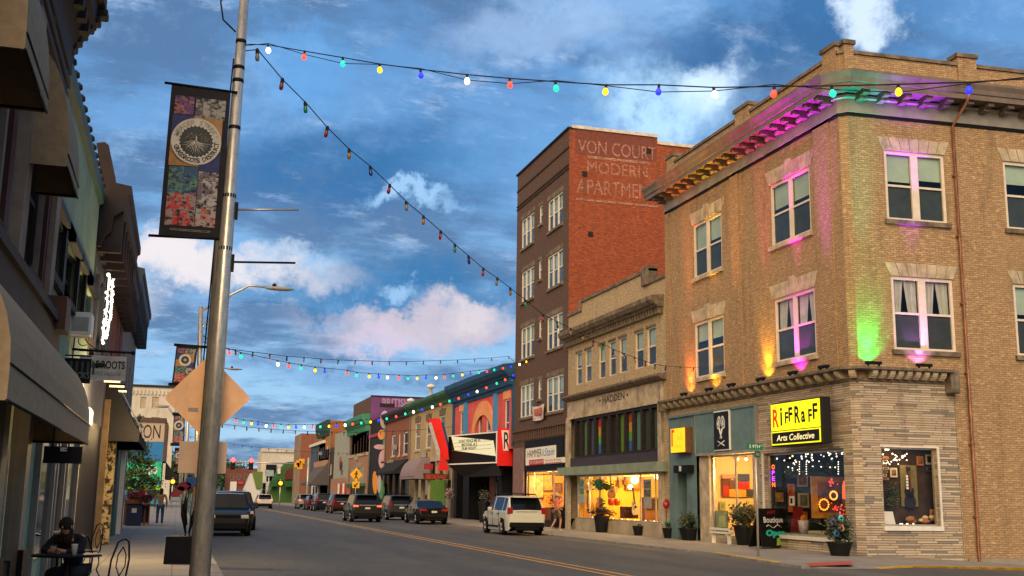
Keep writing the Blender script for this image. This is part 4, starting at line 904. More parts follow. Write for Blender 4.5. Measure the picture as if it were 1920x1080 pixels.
outline(mk, 'red_fin', [(803, 787), (815, 784), (826, 785), (829, 800), (840, 840), (842, 862), (825, 862), (818, 832), (808, 800)], yf, .5, REDS)
outline(mk, 'red_fin', [(826, 863), (836, 863), (842, 882), (823, 882)], yf-.1, .5, REDS)
outline(mk, 'blue_fin', [(821, 794), (833, 791), (834, 800), (841, 830), (842, 856), (838, 858), (830, 825)], yf+.6, .4, BLUS)
outline(mk, 'grey_fin', [(803, 793), (809, 792), (815, 812), (825, 845), (825, 862), (821, 862), (815, 835)], yf-.35, .12, GRY)
# red end panel with the R
rx0 = onY(935, 840, an.y-.4).x; rx1 = onY(966, 840, an.y-.4).x; FE = FY(an.y-.4, rx0); zr1, zr0 = FE.z(950, 803), FE.z(950, 873.5); wR = rx1-rx0
g = MB(); g.fb(FE, 0, wR, zr0, zr1, -.35, 0); pn = g.build('end_panel', mk, REDS)
zz1, zz0 = FE.z(950, 807), FE.z(950, 845); g = MB(); g.prism([FE.p(wR*.14, zz1, 0), FE.p(wR*.8, zz1, 0), FE.p(wR*.62, zz0, 0), FE.p(wR*.28, zz0, 0)], (0, -.03, 0)); g.build('letter_shield', pn, matte('shield_pale', (.78, .68, .64)))
g = MB(); g.text('R', FE.p(wR*.47, (zz0+zz1)/2, .034), (1, 0, 0), (0, 0, 1), (zz1-zz0)*.82, wR*.34, .004, bold=.01); g.build('lettering', pn, BKs)
# ------------------------------------------------------------------ the rest of the right-hand row
def blk(name, label, xn, xf, zt, mat, side=None, wins=(), wm=WHC, corn=None, z0=0., shop=None, depth=14, sill=True, yb=None, mull=0, band=()):
    y0, y1 = FR.u(xn, 800), FR.u(xf, 800); b = thing(name, label, 'building', (FX, (y0+y1)/2, 0))
    zz = FR.z(*zt); W = [FR.rc(*q) for q in wins]; zs_ = shop or 0
    g = MB(); g.wall(FR, y0+.03, y1, zs_ if zs_ else SWZ-.1, zz, W, .14); g.build('front_wall', b, mat)
    body(b, FR, y0+.03, y1, 0, zz-.02, depth, side or mat)
    if corn: cornice(b, y0, y1, FR.z(*corn[0], corn[1]), corn[1], corn[2], corn[3], .32)
    for w in W: window(b, FR, w, wm, .1, .1, mull, blind=.4, sill=sill, simple=True)
    return b, y0, y1, zz
def shopfront(b, y0, y1, zt, frame=DKW, doors=1, zsill=.5, gm=None):
    g = MB(); g.fb(FR, y0+.04, y1, zt-.35, zt, -.3, .03); n = max(2, int((y1-y0)/2.6)); st = (y1-y0-.04)/n
    for i in range(n+1): u = y0+.04+i*st; g.fb(FR, max(y0+.04, u-.12), min(y1, u+.12), SWZ, zt-.35, -.3, .02)
    g.build('shop_frame', b, frame)
    for i in range(n):
        a, c = y0+.04+i*st+.12, y0+.04+(i+1)*st-.12; g = MB(); dz = .05 if i == n//2 and doors else zsill
        g.fb(FR, a, c, SWZ, SWZ+dz, -.28, -.1); g.build('stall_riser', b, frame)
        g = MB(); g.face([FR.p(a, SWZ+dz, -.15), FR.p(c, SWZ+dz, -.15), FR.p(c, zt-.36, -.15), FR.p(a, zt-.36, -.15)]); g.build('display_pane', b, PANE)
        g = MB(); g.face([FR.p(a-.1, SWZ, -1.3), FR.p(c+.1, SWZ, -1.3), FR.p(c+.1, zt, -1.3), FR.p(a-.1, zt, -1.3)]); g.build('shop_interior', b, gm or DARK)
CREAM = brick('cream_brick', (.46, .33, .17), (.52, .385, .21), (.36, .26, .15), dirt=.45, var=.2)
GRNC = plain('green_cornice', (.04, .13, .06), .6, .3, 1.); DGR = plain('charcoal_cornice', (.03, .03, .035), .6)
zsf = FR.z(775, 862)
b1, y0, y1, zz = blk('brick_building', 'cream brick building with a green cornice beside the theatre', 850, 769, (839, 740), CREAM, wins=(((788.7, 791.5), (778, 845)), ((809, 787), (798.5, 841)), ((834.7, 778), (823.6, 833))), corn=((840, 728), .6, .9, GRNC), shop=zsf)
shopfront(b1, y0, y1, zsf, LIME)
for q in (((788.7, 791.5), (778, 845)), ((809, 787), (798.5, 841)), ((834.7, 778), (823.6, 833))): w = FR.rc(*q); voussoirs(MB(), FR, w[0]-.1, w[1]+.1, w[3]+.02, .5, 5, .3).build('flat_arch', b1, LEDG)
g = MB(); a, c = FR.u(843, 920, -.3), FR.u(816, 920, -.3); g.fb(FR, a, c, .3, FR.z(830, 900), .02, .1); g.build('green_hoarding', b1, plain('hoarding_green', (.09, .20, .02), .8))
b2, y0, y1, zz = blk('brick_building', 'rust red brick building with a charcoal cornice and three white sashes', 769, 722.5, (764, 768), RUST, wins=(((741.8, 815), (734, 856)), ((751, 812.7), (747, 854.5)), ((765, 809), (755.7, 853))), corn=((764, 759), .55, .9, DGR), shop=FR.z(735, 866))
shopfront(b2, y0, y1, FR.z(735, 866), DKW)
# awnings on those two
def awning(name, label, fr, r, proj, m, val=.25, rnd=True, parts=True):
    u0, u1, z0, z1 = r; t = thing(name, label, 'awning', fr.p((u0+u1)/2, z0, 0)); g = MB(); n = 8 if rnd else 1; prof = []
    for i in range(n+1):
        if rnd: w = i/n*math.pi/2; prof.append((proj*math.sin(w)+.02, z0+(z1-z0)*math.cos(w)))
        else: prof.append((proj*i/n+.02, z1-(z1-z0)*i/n))
    prof.append((proj+.02, z0-val)); k = len(prof)
    for i in range(k-1): g.face([fr.p(u0, prof[i][1], prof[i][0]), fr.p(u1, prof[i][1], prof[i][0]), fr.p(u1, prof[i+1][1], prof[i+1][0]), fr.p(u0, prof[i+1][1], prof[i+1][0])], False)
    g.build('canopy_cloth', t, m)
    for u in (u0, u1):
        g = MB(); g.face([fr.p(u, z, d) for d, z in prof]+[fr.p(u, z0-val, .02)]); g.build('end_panel', t, m)
    MB().tube([fr.p(u0, z0, proj+.025), fr.p(u1, z0, proj+.025)], .012, 5).tube([fr.p(u0, z0-val, proj+.022), fr.p(u1, z0-val, proj+.022)], .014, 5).build('piping', t, BLK)
    for u in (u0+.03, u1-.03): MB().tube([fr.p(u, z0-val+.02, .03), fr.p(u, z0-val+.02, proj)], .015, 5).build('support_arm', t, BLK)
    return t
AWG = cl('awning_grey', (.24, .19, .21)); AWB = cl('awning_black', (.018, .017, .018))
awning('awning', 'grey barrel awning on the cream brick building', FR, (FR.u(800, 890, .3), FR.u(771, 890, .3)-.2, FR.z(778, 893, 1.2), FR.z(800, 858, 0)), 1.3, AWG, .2)
awning('awning', 'black sloping awning on the rust brick building', FR, (FR.u(758, 880, .3), FR.u(724, 880, .3)-.2, FR.z(757, 884, 1.2)+.1, FR.z(757, 861)), 1.3, AWB, .2, rnd=False)
# restaurant blade sign
Yr = FR.u(846, 880)+.6; t = thing('restaurant_sign', 'tapering sign with red letters RESTAURANT projecting beside the marquee', 'sign', (FX-1.2, Yr, 3.2)); Fb = FY(Yr)
a, b_ = Fb.hit(794, 893), Fb.hit(843, 893); z1, z0 = Fb.z(794, 887), Fb.z(794, 900); g = MB(); g.prism([Fb.p(a[0], z1, 0), Fb.p(0, z1-.05, 0), Fb.p(0, z0+.1, 0), Fb.p(a[0]+.12, z0, 0)], (0, .25, 0)); g.build('panel', t, plain('sign_maroon', (.10, .03, .02)))
g = MB(); g.text('RESTAURANT', Fb.p(a[0]/2, (z0+z1)/2, .004), (1, 0, 0), (0, 0, 1), (z1-z0)*.62, abs(a[0])*.8, .004, bold=.02); g.build('lettering', t, matte('letter_red', (.60, .08, .03)))
r = [Fb.hit(797, 869), Fb.hit(812, 880)]; MB().fb(Fb, r[0][0], r[1][0], r[1][1], r[0][1], -.3, 0).build('red_box', t, plain('box_red', (.35, .03, .04)))
# black painted building with mural, purple wall behind
PUR = plain('purple_wall', (.16, .055, .18), .8, .15, .5, dirt=.3)
b3, y0, y1, zz = blk('painted_building', 'low black painted building with a pink band and bright mural shapes', 722.5, 694, (715, 782), plain('mural_black', (.018, .017, .02), .8, .4, .6))
MB().fb(FR, y0+.05, y1, FR.z(710, 812)-.3, FR.z(710, 812), .002, .12).build('pink_band', b3, plain('pink_band', (.40, .04, .09)))
def disc(par, fr, px, py, rx, ry, m, d=.1, name='mural_shape', ang=0., n=16):
    u, z = fr.hit(px, py, d); g = MB(); g.prism(oval2(fr, u, z, rx, ry, ang, d, n), fr.n*.08); return g.build(name, par, m)
def oval2(fr, uc, zc, a, b, ang, d, n=16): return [fr.p(uc+a*math.cos(w)*math.cos(ang)-b*math.sin(w)*math.sin(ang), zc+a*math.cos(w)*math.sin(ang)+b*math.sin(w)*math.cos(ang), d) for w in [2*math.pi*i/n for i in range(n)]]
mc = [matte('mural_%d' % i, c) for i, c in enumerate(((.75, .30, .02), (.05, .28, .12), (.55, .35, .42), (.03, .22, .26), (.16, .34, .02), (.50, .42, .45), (.70, .30, .10)))]
disc(b3, FR, 704, 905, 1.6, 1.0, mc[0], .03, ang=.5); disc(b3, FR, 716, 918, 1.6, .9, mc[1], .02, ang=.2); disc(b3, FR, 712, 908, 1.1, .8, mc[5], .05, ang=.5)
t = thing('mural_fin', 'tall projecting fin painted teal and green with curling shapes beside the rust brick building', 'sign', (FX-.6, y0, 4)); Ff = FY(y0-.3)
for k, (ya, yb_, m) in enumerate(((775, 800, mc[5]), (800, 822, mc[3]), (822, 842, plain('m_mint', (.05, .35, .22))), (842, 869, mc[4]))):
    a, b_ = Ff.hit(719 if k else 717, ya), Ff.hit(728, yb_); MB().fb(Ff, a[0], b_[0], b_[1], a[1]-.002, -.3, 0).build('fin_panel', t, m)
for px, py, rx, ry, m in ((721, 787, .45, .9, mc[5]), (715, 815, .35, .5, mc[6]), (712, 838, .6, .25, mc[2]), (719, 862, .5, 1.0, mc[2])): disc(t, Ff, px, py, rx, ry, m, .02, 'fin_shape')
a = Ff.hit(714, 866); b_ = Ff.hit(740, 869); MB().fb(Ff, a[0], b_[0], a[1]-.14, a[1]+.05, .02, .1).build('fin_bracket', t, BLK)
b4, y0, y1, zz = blk('tall_building', 'tall brown brick building with a purple painted side wall', 694, 661.5, (694, 744), BRWN, PUR)
FP = FY(y0+.03); g = MB(); a = FP.hit(742, 755); g.text('BRITISH', FP.p(a[0], a[1], .006), (1, 0, 0), (0, 0, 1), .9, 3., .003, bold=.03); g.build('painted_lettering', b4, plain('faded_lilac', (.36, .22, .38)))
a = FP.hit(726, 759); MB().fb(FP, a[0]-.8, a[0]+.8, a[1]-.25, a[1]+.15, .001, .05).build('wall_sign', b4, DKW)
MB().fb(FP, 0, 14, zz-.02, zz+.12, -.4, .06).build('coping', b4, DKW)
MINT = plain('mint_cornice', (.05, .24, .14), .6); SAL = plain('salmon_wall', (.36, .20, .14), .85, .1, .5); GWH = plain('grey_white_panel', (.33, .36, .31), .8, .08, .5, dirt=.25)
wins = [((666+i*5.6, 832-i*5.5), (663.5+i*5.6, 866-i*1.8)) for i in range(5)]
b5, y0, y1, zz = blk('brick_building', 'brown brick building with a mint green cornice and narrow windows', 693, 657, (690, 800), plain('plum_brick', (.15, .075, .055), .9, .25, 1.), wins=wins, corn=((692, 770), .9, 1.8, MINT), wm=plain('pale_mullion', (.32, .24, .2)), sill=False)
g = MB(); g.fb(FR, y0+.1, y1, SWZ, FR.z(690, 853), .002, .07); g.build('salmon_panel', b5, SAL); g = MB(); g.fb(FR, y0+.1, y1, FR.z(690, 853), FR.z(690, 850)+.15, .002, .16); g.build('ledge', b5, LIME)
a, c = FR.u(684, 880), FR.u(660, 880); g = MB(); g.fb(FR, a, c, 2.9, FR.z(684, 876), .071, .1); g.build('upper_glazing', b5, GREYM); g = MB(); g.fb(FR, a-1, c, SWZ+.3, 2.6, .071, .09); g.build('shop_glazing', b5, plain('shop_dark_glass', (.02, .02, .02), .1)); g = MB(); g.fb(FR, a-1.5, c+.2, 2.6, 2.9, .071, .6); g.build('green_fascia', b5, plain('fascia_green', (.03, .14, .06)))
b6, y0, y1, zz = blk('panelled_building', 'pale grey green flat panelled facade with a small red emblem', 657, 629, (657, 804), GWH, RUST)
a = FR.hit(640, 869, .01); disc(b6, FR, 638.5, 869, .9, .9, plain('emblem_red', (.45, .08, .08)), .02, 'emblem'); disc(b6, FR, 639.5, 872, .5, .5, plain('emblem_dark', (.05, .05, .05)), .11, 'emblem_mark'); MB().fb(FR, FR.u(642, 886)-.2, FR.u(642, 886)+.6, FR.z(642, 890), FR.z(642, 880), .01, .05).build('small_lettering', b6, plain('emblem_dark', (.05, .05, .05)))
g = MB(); g.fb(FR, y0+.1, y1, SWZ, FR.z(640, 897), .003, .3); g.build('lower_wall', b6, SAL)
for i, m in enumerate((WHC, plain('column_red', (.4, .04, .04)), WHC, plain('column_red', (.4, .04, .04)), SAL)): u = FR.u(634+i*4.5, 920, .4); MB().fb(FR, u-.25, u+.25, SWZ, 3., .3, .45).build('striped_column', b6, m)
b7, y0, y1, zz = blk('low_building', 'low dark plum facade between the grey panel and the orange building', 628.5, 612, (628, 838), plain('dark_plum', (.055, .035, .035), .85), wins=(((622, 870), (619, 889)),))
ORB = plain('ochre_wall', (.42, .20, .05), .85, .12, .5); ORS = brick('orange_side_brick', (.33, .12, .04), (.38, .15, .05), (.25, .1, .05), dirt=.3)
b8, y0, y1, zz = blk('brick_building', 'ochre fronted building with dark green cornice and orange brick side wall', 619, 598, (619, 788), ORB, ORS, wins=[((603.2+i*4, 840-i*1.5), (600.5+i*4, 861-i*.8)) for i in range(4)], sill=False)
cornice(b8, y0, y1, FR.z(619, 784, .5), .5, 3.2, plain('deep_green', (.02, .07, .05)), 0); MB().fb(FR, (y0+y1)/2-2, (y0+y1)/2+1.5, FR.z(606, 824), FR.z(606, 818), .01, .1).build('dark_vent', b8, DKW)
u = FR.z(605, 865); MB().fb(FR, y0+.2, y1, u-.8, u, .01, .5).build('stone_band', b8, plain('peach_band', (.42, .23, .14)))
b9, y0, y1, zz = blk('shop_building', 'small slate blue shop building with a white eave', 612, 585, (606, 832), plain('slate_blue', (.06, .09, .15), .8)); MB().fb(FR, y0+.1, y1, zz, zz+.4, -.4, .3).build('white_eave', b9, WHC)
awning('awning', 'long grey sloping canopy in front of the ochre building', FR, (FR.u(617, 900), FR.u(596, 900), 3.2, FR.z(612, 866)), 2.4, cl('awning_slate', (.09, .085, .085)), .3, rnd=False)
b10, y0, y1, zz = blk('brick_building', 'square red brick building with a pale stone front behind the traffic signals', 566, 554, (566, 812), plain('pale_stone_front', (.30, .22, .15), .85, .2, .5), RUST, depth=16)
b11 = None
# buildings across the end of the street
def endblk(name, label, x0, x1, yt, Y, mat, depth=12, wins=(), yb=None):
    F = FY(Y, 0.); u0, u1 = onY(x0, 924, Y).x, onY(x1, 924, Y).x; zt = onY((x0+x1)/2, yt, Y).z; b = thing(name, label, 'building', ((u0+u1)/2, Y, 0)); W = [F.rc(*q) for q in wins]
    g = MB(); g.wall(F, u0, u1, -.5, zt, W, .2); g.build('front_wall', b, mat); body(b, F, u0, u1, -.5, zt-.01, depth, mat, zr=zt-.3)
    for w in W: window(b, F, w, GREYM, .12, .12, 0, sill=False, simple=True)
    return b, F, u0, u1, zt
PWH = plain('whitewashed_brick', (.60, .55, .45), .85, .1, .3, dirt=.25)
e1, F, u0, u1, zt = endblk('white_building', 'white painted building with a dark window beyond the green canopy', 487, 556, 846, 252, PWH, wins=(((500, 878), (517, 904)), ((492, 905), (498, 930))))
MB().fb(F, u0-.3, u1, zt-.2, zt+.6, -.5, .4).build('cornice', e1, PWH); MB().fb(F, onY(499, 870, 252).x, onY(518, 870, 252).x, onY(500, 880, 252).z, onY(500, 871, 252).z, 0, 1.2).build('window_awning', e1, BLK)
e2, F, u0, u1, zt = endblk('brick_building', 'low brown brick building below the red traffic lights', 424, 486, 878, 300, plain('far_brown_brick', (.17, .06, .045), .85, .2, .3), wins=(((433, 889), (437, 899)), ((446, 889), (450, 899)), ((459, 889), (463, 899))))
MB().fb(F, onY(432, 900, 300).x, onY(444, 900, 300).x, 0, onY(440, 903, 300).z, 0, .3).build('pale_door', e2, WHC)
a, c = onY(446, 908, 300), onY(456, 903, 300); MB().fb(F, a.x, c.x, a.z, c.z, .01, .4).build('red_sign', e2, plain('sign_red_far', (.45, .05, .06)))
t = thing('gabled_house', 'white gabled house with a green roof at the end of the street', 'house', onY(472, 930, 240)); F = FY(240, 0.)
xx = [onY(x, 924, 240).x for x in (460, 468, 488)]; z0_, z1_ = 0, onY(468, 884, 240).z; ze = onY(461, 918, 240).z
g = MB(); g.prism([(xx[0], 240, 0), (xx[2], 240, 0), (xx[2], 240, z1_-1), (xx[1]+.4, 240, z1_-.3), (xx[0], 240, ze)], (0, 10, 0)); g.build('gable_wall', t, WHC)
g = MB(); g.prism([(xx[1]+.2, 239.6, z1_), (xx[2]+.3, 239.6, z1_), (xx[2]+.3, 239.6, onY(470, 916, 240).z), (xx[1]+1.3, 239.6, onY(470, 916, 240).z)], (0, .38, 0)); g.build('roof', t, plain('roof_green', (.14, .20, .05)))
t = thing('shop_building', 'green canopied shop with a curved dark green front near the traffic signals', 'building', onY(530, 940, 215)); Yg = 215
outline(t, 'green_wall', [(506, 945), (506, 925), (520, 888), (541, 866), (556, 866), (556, 945)], Yg, 8, plain('leaf_green', (.05, .13, .03), .8))
outline(t, 'green_canopy', [(503, 912), (508, 903), (520, 897), (522, 912)], Yg-2, 1.9, plain('canopy_green', (.02, .10, .03)))
outline(t, 'maroon_wall', [(534, 899), (536, 882), (545, 877), (556, 877), (556, 899)], Yg-.5, .4, plain('maroon_wall', (.12, .03, .025)))
outline(t, 'white_sign', [(520, 880), (526, 877), (526, 888), (521, 889)], Yg-.3, .2, WHC)
outline(t, 'green_awning', [(533, 902), (551, 901), (551, 912), (534, 913)], Yg-2.6, 1.9, plain('canopy_green', (.02, .10, .03)))
t = thing('shop_building', 'small white shop front with dark windows under the slate blue building', 'building', (FX, FR.u(590, 920), 0)); 
MB().fb(FR, FR.u(596, 930, .3), FR.u(583, 930, .3), SWZ, FR.z(590, 903), .05, .3).build('white_front', t, WHC)
for x in (586, 591): MB().fb(FR, FR.u(x+3, 930, .3), FR.u(x, 930, .3), .4, 2.8, .3, .32).build('dark_window', t, DKW)
# far left: mural building and tall white building
YMB = 130; F = FY(YMB, 0.); x1 = onY(300, 924, YMB).x; x0 = x1-9; zt = onY(290, 792, YMB).z
t = thing('mural_building', 'building end painted with blue and green stripes and a cream sign panel', 'building', ((x0+x1)/2, YMB, 0))
zz = [onY(290, y, YMB).z for y in (945, 918, 910, 901, 866, 828, 792)]
cols = [(.02, .20, .38), (.28, .60, .03), (.03, .25, .42), (.02, .50, .26), (.02, .18, .46), (.46, .36, .26)]
cols = [cols[0], cols[1], cols[2], cols[3], cols[4], cols[5]]
for i in range(6): MB().fb(F, x0, x1-(.0), zz[i], zz[i+1]-.004, -8, 0).build('painted_band', t, matte('stripe_%d' % i, cols[i]))
MB().fb(F, x0, x1+.15, zt, zt+.5, -8, .15).build('dark_coping', t, plain('coping_brown', (.09, .06, .05)))
MB().box(x1+.001, x1+.35, YMB, YMB+8, 5, zt).build('brick_pier', t, BRWN)
g = MB(); a = onY(276, 809, YMB); g.text('MARION', Vector((a.x-.9, YMB-.01, a.z)), (1, 0, 0), (0, 0, 1), 1.5, 4.6, .01); g.build('lettering', t, BKs)
g = MB(); a = onY(272, 883, YMB); g.text('Studio', Vector((a.x, YMB-.01, a.z)), Vector((1, 0, .25)), Vector((-.25, 0, 1)), 1.1, 2.6, .01, shear=.3, bold=.02); g.build('script_lettering', t, WTXT)
t2 = awning('awning', 'dark flared awning on the building past the mural wall', Fr((x1+.35, 0, 0), (0, 1, 0), (1, 0, 0)), (YMB+1, YMB+9, onY(306, 895, YMB).z, onY(303, 865, YMB).z), 1.4, AWB, .2, rnd=False)
YW_ = 200; F = FY(YW_, 0.); x1 = onY(317, 924, YW_).x; x0 = x1-14; zt = onY(290, 726, YW_).z
t = thing('white_building', 'tall whitewashed building with a bracketed cornice above the mural wall', 'building', ((x0+x1)/2, YW_, 0)); W = [F.rc((286, 744), (297, 766)), F.rc((284, 782), (298, 800)), F.rc((264, 744), (273, 766))]
g = MB(); g.wall(F, x0, x1, 0, zt, W, .3); g.build('front_wall', t, PWH); body(t, F, x0, x1, 0, zt-.01, 14, PWH, zr=zt-.4)
MB().fb(F, x0, x1+.2, zt, zt+.35, -.4, .3).build('dark_coping', t, DKW)
for i in range(22): u = x1-.3-i*.62; MB().fb(F, u-.12, u+.12, zt-1.3, zt-.5, 0, .3).build('corbel', t, PWH)
for w in W: MB().fb(F, *w, -.3, -.2).build('blocked_window', t, plain('pale_board', (.45, .36, .26)))

# wear and fittings along the far fronts
PIPE = plain('grey_pipe', (.16, .16, .15), .6)
for px, py0, py1, bb in ((722.6, 786, 930, b2), (769, 775, 900, b1), (693.5, 800, 930, b5), (657, 812, 900, b6), (619, 800, 925, b8), (598, 835, 930, b9)):
    u = FR.u(px-.6, 880); MB().tube([FR.p(u, FR.z(px, py0), .1), FR.p(u, .3, .1)], .06, 6).build('downpipe', bb, PIPE)
for px, py, bb in ((745, 838, b2), (800, 852, b1), (672, 858, b5), (605, 850, b8)):
    c = FR.hit(px, py); MB().fb(FR, c[0]-.35, c[0]+.35, c[1]-.25, c[1]+.2, .1, .5).build('air_conditioner', bb, GREYM)
for px, py, bb, c in ((735, 868, b2, (.25, .22, .16)), (785, 868, b1, (.12, .05, .04)), (675, 872, b5, (.3, .28, .2)), (605, 880, b8, (.10, .10, .12)), (590, 890, b9, (.35, .33, .28))):
    a = FR.hit(px, py); MB().fb(FR, a[0]-1.5, a[0]+1.5, a[1]-.3, a[1]+.3, .09, .22).build('shop_fascia', bb, plain('fascia_%d' % px, c, .6, .3, 4.))
# ------------------------------------------------------------------ left-hand row, in shade
LB = plain('taupe_stone', (.27, .20, .14), .9, .25, 1.5, dirt=.4, bmp=.3); GST = plain('green_stucco', (.23, .32, .21), .85, .18, .8, dirt=.4, bmp=.2)
DBR = plain('dark_umber', (.035, .025, .022), .8, .3, 2.); OXB = plain('oxblood_shutter', (.07, .02, .014), .7); SLT = plain('slate_wall', (.055, .06, .075), .85, .2, 1.); ROSE = plain('rose_brick', (.16, .07, .065), .85, .2, 1.); PGR = plain('pale_grey_wall', (.20, .20, .18), .85, .15, .8, dirt=.4)
CAN = cl('awning_tan', (.30, .215, .125)); PST = plain('pale_reveal', (.42, .44, .33), .7)
def lblk(name, label, y0, y1, zt, mat, wins=(), fm=DBR, z0=0., dep=.2, gz=3.4, gf=True, sidem=None):
    b = thing(name, label, 'building', (LX, (y0+y1)/2, 0)); W = list(wins)
    g = MB(); g.wall(FL, y0, y1, gz, zt, W, dep); g.build('front_wall', b, mat); body(b, FL, y0, y1, 0, zt, 12, sidem or mat)
    for w in W: window(b, FL, w, fm, dep-.05, .07, 0, blind=0, sill=True, silm=fm, simple=True)
    return b
zsb = FL.z(60, 565, .2)
YA = 18.35
wA = [(12.0, 13.5, zsb+.55, 6.9), (15.9, 17.4, zsb+.55, 6.9), (9.2, 10.4, zsb+.55, 6.9)]
ba = lblk('stone_building', 'taupe stone building with barrel awnings and a heavy bracketed cornice', 8.5, YA, 9.0, LB, wA, DBR)
g = MB(); g.fb(FL, 8.5, YA, zsb-.35, zsb, .002, .3); g.fb(FL, 8.5, YA, zsb, zsb+.12, .002, .36); g.build('sill_course', ba, DBR)
for z in (7.75, 8.0, 8.25): MB().fb(FL, 8.5, YA, z, z+.12, .002, .1).build('moulding', ba, DBR)
for u in (11.0, 14.4, 17.75): MB().fb(FL, u, u+.5, zsb+.12, 7.7, .002, .14).build('pilaster', ba, LB)
for u in (10.5, 13.65, 15.2, 17.45): MB().fb(FL, u, u+.3, zsb+.3, 7.2, .002, .06).build('shutter', ba, OXB)
g = MB(); P = [Vector((LX, -3, 0)), Vector((LX, YA, 0))]
def lsweep(y0, y1, prof, mat, par, name='cornice'):
    g = MB(); a = [FL.p(y0, z, d) for d, z in prof]; b = [FL.p(y1, z, d) for d, z in prof]
    for i in range(len(a)-1): g.face([a[i], b[i], b[i+1], a[i+1]])
    g.face(a); g.face(b[::-1]); return g.build(name, par, mat)
PLUM = plain('plum_cornice', (.024, .015, .014), .7, .3, 1.5)
lsweep(8.5, YA-.02, [(0, 8.3), (.1, 8.3), (.13, 8.6), (.2, 8.75), (.32, 8.95), (.42, 9.05), (.45, 9.3), (.55, 9.35), (.55, 10.2), (0, 10.4)], PLUM, ba)
for u in (YA-.32, YA-2.4, YA-4.6, YA-6.8):
    g = MB()
    for k in range(9): g.fb(FL, u, u+.3, 8.2+k*.125, 8.326+k*.125, .0, .08+.52*(k/8)**1.7)
    g.build('scroll_bracket', ba, PLUM, bevel=.03)
for k in range(10): u = YA-.6-k*.5; MB().fb(FL, u, u+.2, 8.78, 8.95, .1, .36).build('dentil', ba, PLUM)
# ground floor of the stone building
g = MB()
for u in (8.6, 11.2, 13.2, 15.4, 17.85): g.fb(FL, u, u+.45, SWZ, zsb-.35, -.3, .04)
g.fb(FL, 8.5, YA, 3.0, zsb-.351, -.2, .02); g.build('shopfront_pier', ba, plain('shop_pier_paint', (.26, .22, .17), .7, .15, 1.5, dirt=.4))
for u in (8.6, 11.2, 13.2, 15.4, 17.85): MB().fb(FL, u-.05, u+.5, SWZ, .75, .041, .12).build('plinth', ba, BLK)
for i, (a, c) in enumerate(((9.05, 11.2), (11.65, 13.2), (13.65, 15.4), (15.85, 17.85))):
    MB().fb(FL, a, c, SWZ, .6, -.25, -.05).build('stall_riser', ba, BLK); g = MB(); g.face([FL.p(a, .6, -.12), FL.p(c, .6, -.12), FL.p(c, 3.0, -.12), FL.p(a, 3.0, -.12)]); g.build('display_pane', ba, PANE)
    m_ = (a+c)/2; MB().fb(FL, m_-.04, m_+.04, .6, 3.0, -.16, -.06).build('mullion', ba, PST)
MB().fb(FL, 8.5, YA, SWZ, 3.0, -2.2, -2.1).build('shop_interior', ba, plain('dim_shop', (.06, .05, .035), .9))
awning('awning', 'large tan barrel awning over the cafe front on the left', FL, (9.8, YA+.1, 2.62, zsb-.35), .8, CAN, .3)
def awy(x0, y0, x1, y1, X=LX+.58): a, b = onX(x0, y0, X), onX(x1, y1, X); return a.y, b.y, (a.z+b.z)/2+.16
t_a = awning('awning', 'upper small tan awning nearest the camera on the stone building', FL, (*awy(46, 96, 88, 208), 7.25), .56, CAN, .16)
awning('awning', 'small tan awning over the window beside the green wall', FL, (*awy(125, 311, 145, 373), 7.25), .56, CAN, .16)
q = FL.rc((80, 868), (155, 838), .55); t = thing('hanging_sign', 'black hanging sign panel under the big tan awning', 'sign', (LX+.6, 16.2, 2.2)); Fh = FY(15.8, 0)
a, c = Fh.hit(80, 868), Fh.hit(155, 838); MB().fb(Fh, a[0], c[0], a[1], c[1], -.06, 0).build('panel', t, BLK)
m1 = Fh.hit(113, 846), Fh.hit(126, 839); MB().fb(Fh, m1[0][0], m1[1][0], m1[0][1], m1[1][1], 0, .005).build('white_mark', t, WTXT); MB().fb(Fh, m1[0][0]+.05, m1[1][0]+.01, m1[0][1]+.02, m1[1][1]-.02, .005, .008).build('black_mark', t, BLK)
MB().tube([Fh.p(a[0]+.1, c[1], -.03), Fh.p(a[0]+.1, c[1]+.35, -.03)], .012, 5).build('hanger', t, BLK)
# green stucco building
zg = FL.z(180, 300); wG = [FL.rc((100, 408), (119, 565)), FL.rc((120, 440), (136, 588)), FL.rc((145, 490), (157, 618)), FL.rc((158, 515), (170, 630))]
z0 = sum(w[2] for w in wG)/4; z1 = sum(w[3] for w in wG)/4; wG = [(w[0], w[1]-.06, z0, z1) for w in wG]
bg_ = lblk('stucco_building', 'pale green stucco building with black framed windows and tiled parapet', YA+.02, 26.9, 8.45, GST, wG, DBR)
for w in wG:
    MB().fb(FL, w[0]+.12, w[0]+.42, w[2]+.1, w[3]-.1, -.12, -.06).build('pale_shade', bg_, PST)
    MB().fb(FL, w[0]-.2, w[0]-.02, w[2]-.15, w[3]+.1, .002, .07).build('shutter', bg_, BLK); MB().fb(FL, w[0]-.2, w[1]+.1, w[3]+.05, w[3]+.2, .002, .12).build('hood_mould', bg_, BLK)
TL = plain('teal_coping', (.03, .09, .085), .6)
lsweep(YA+.02, 26.9, [(0, 8.2), (.1, 8.25), (.1, 8.5), (0, 8.55)], TL, bg_, 'coping')
for k in range(14): u = YA+.3+k*.6; MB().lathe(FL.p(u, 8.5, .06), [(.02, 0), (.08, .04), (.07, .12), (.02, .16)], 8).build('ridge_tile', bg_, DBR)
g = MB(); g.fb(FL, YA+.02, 26.9, SWZ, 3.4, -.3, 0); g.build('shop_wall', bg_, GST)
MB().fb(FL, YA+.02, 26.9, 3.05, 3.4, .002, .25).build('shop_cornice', bg_, TL)
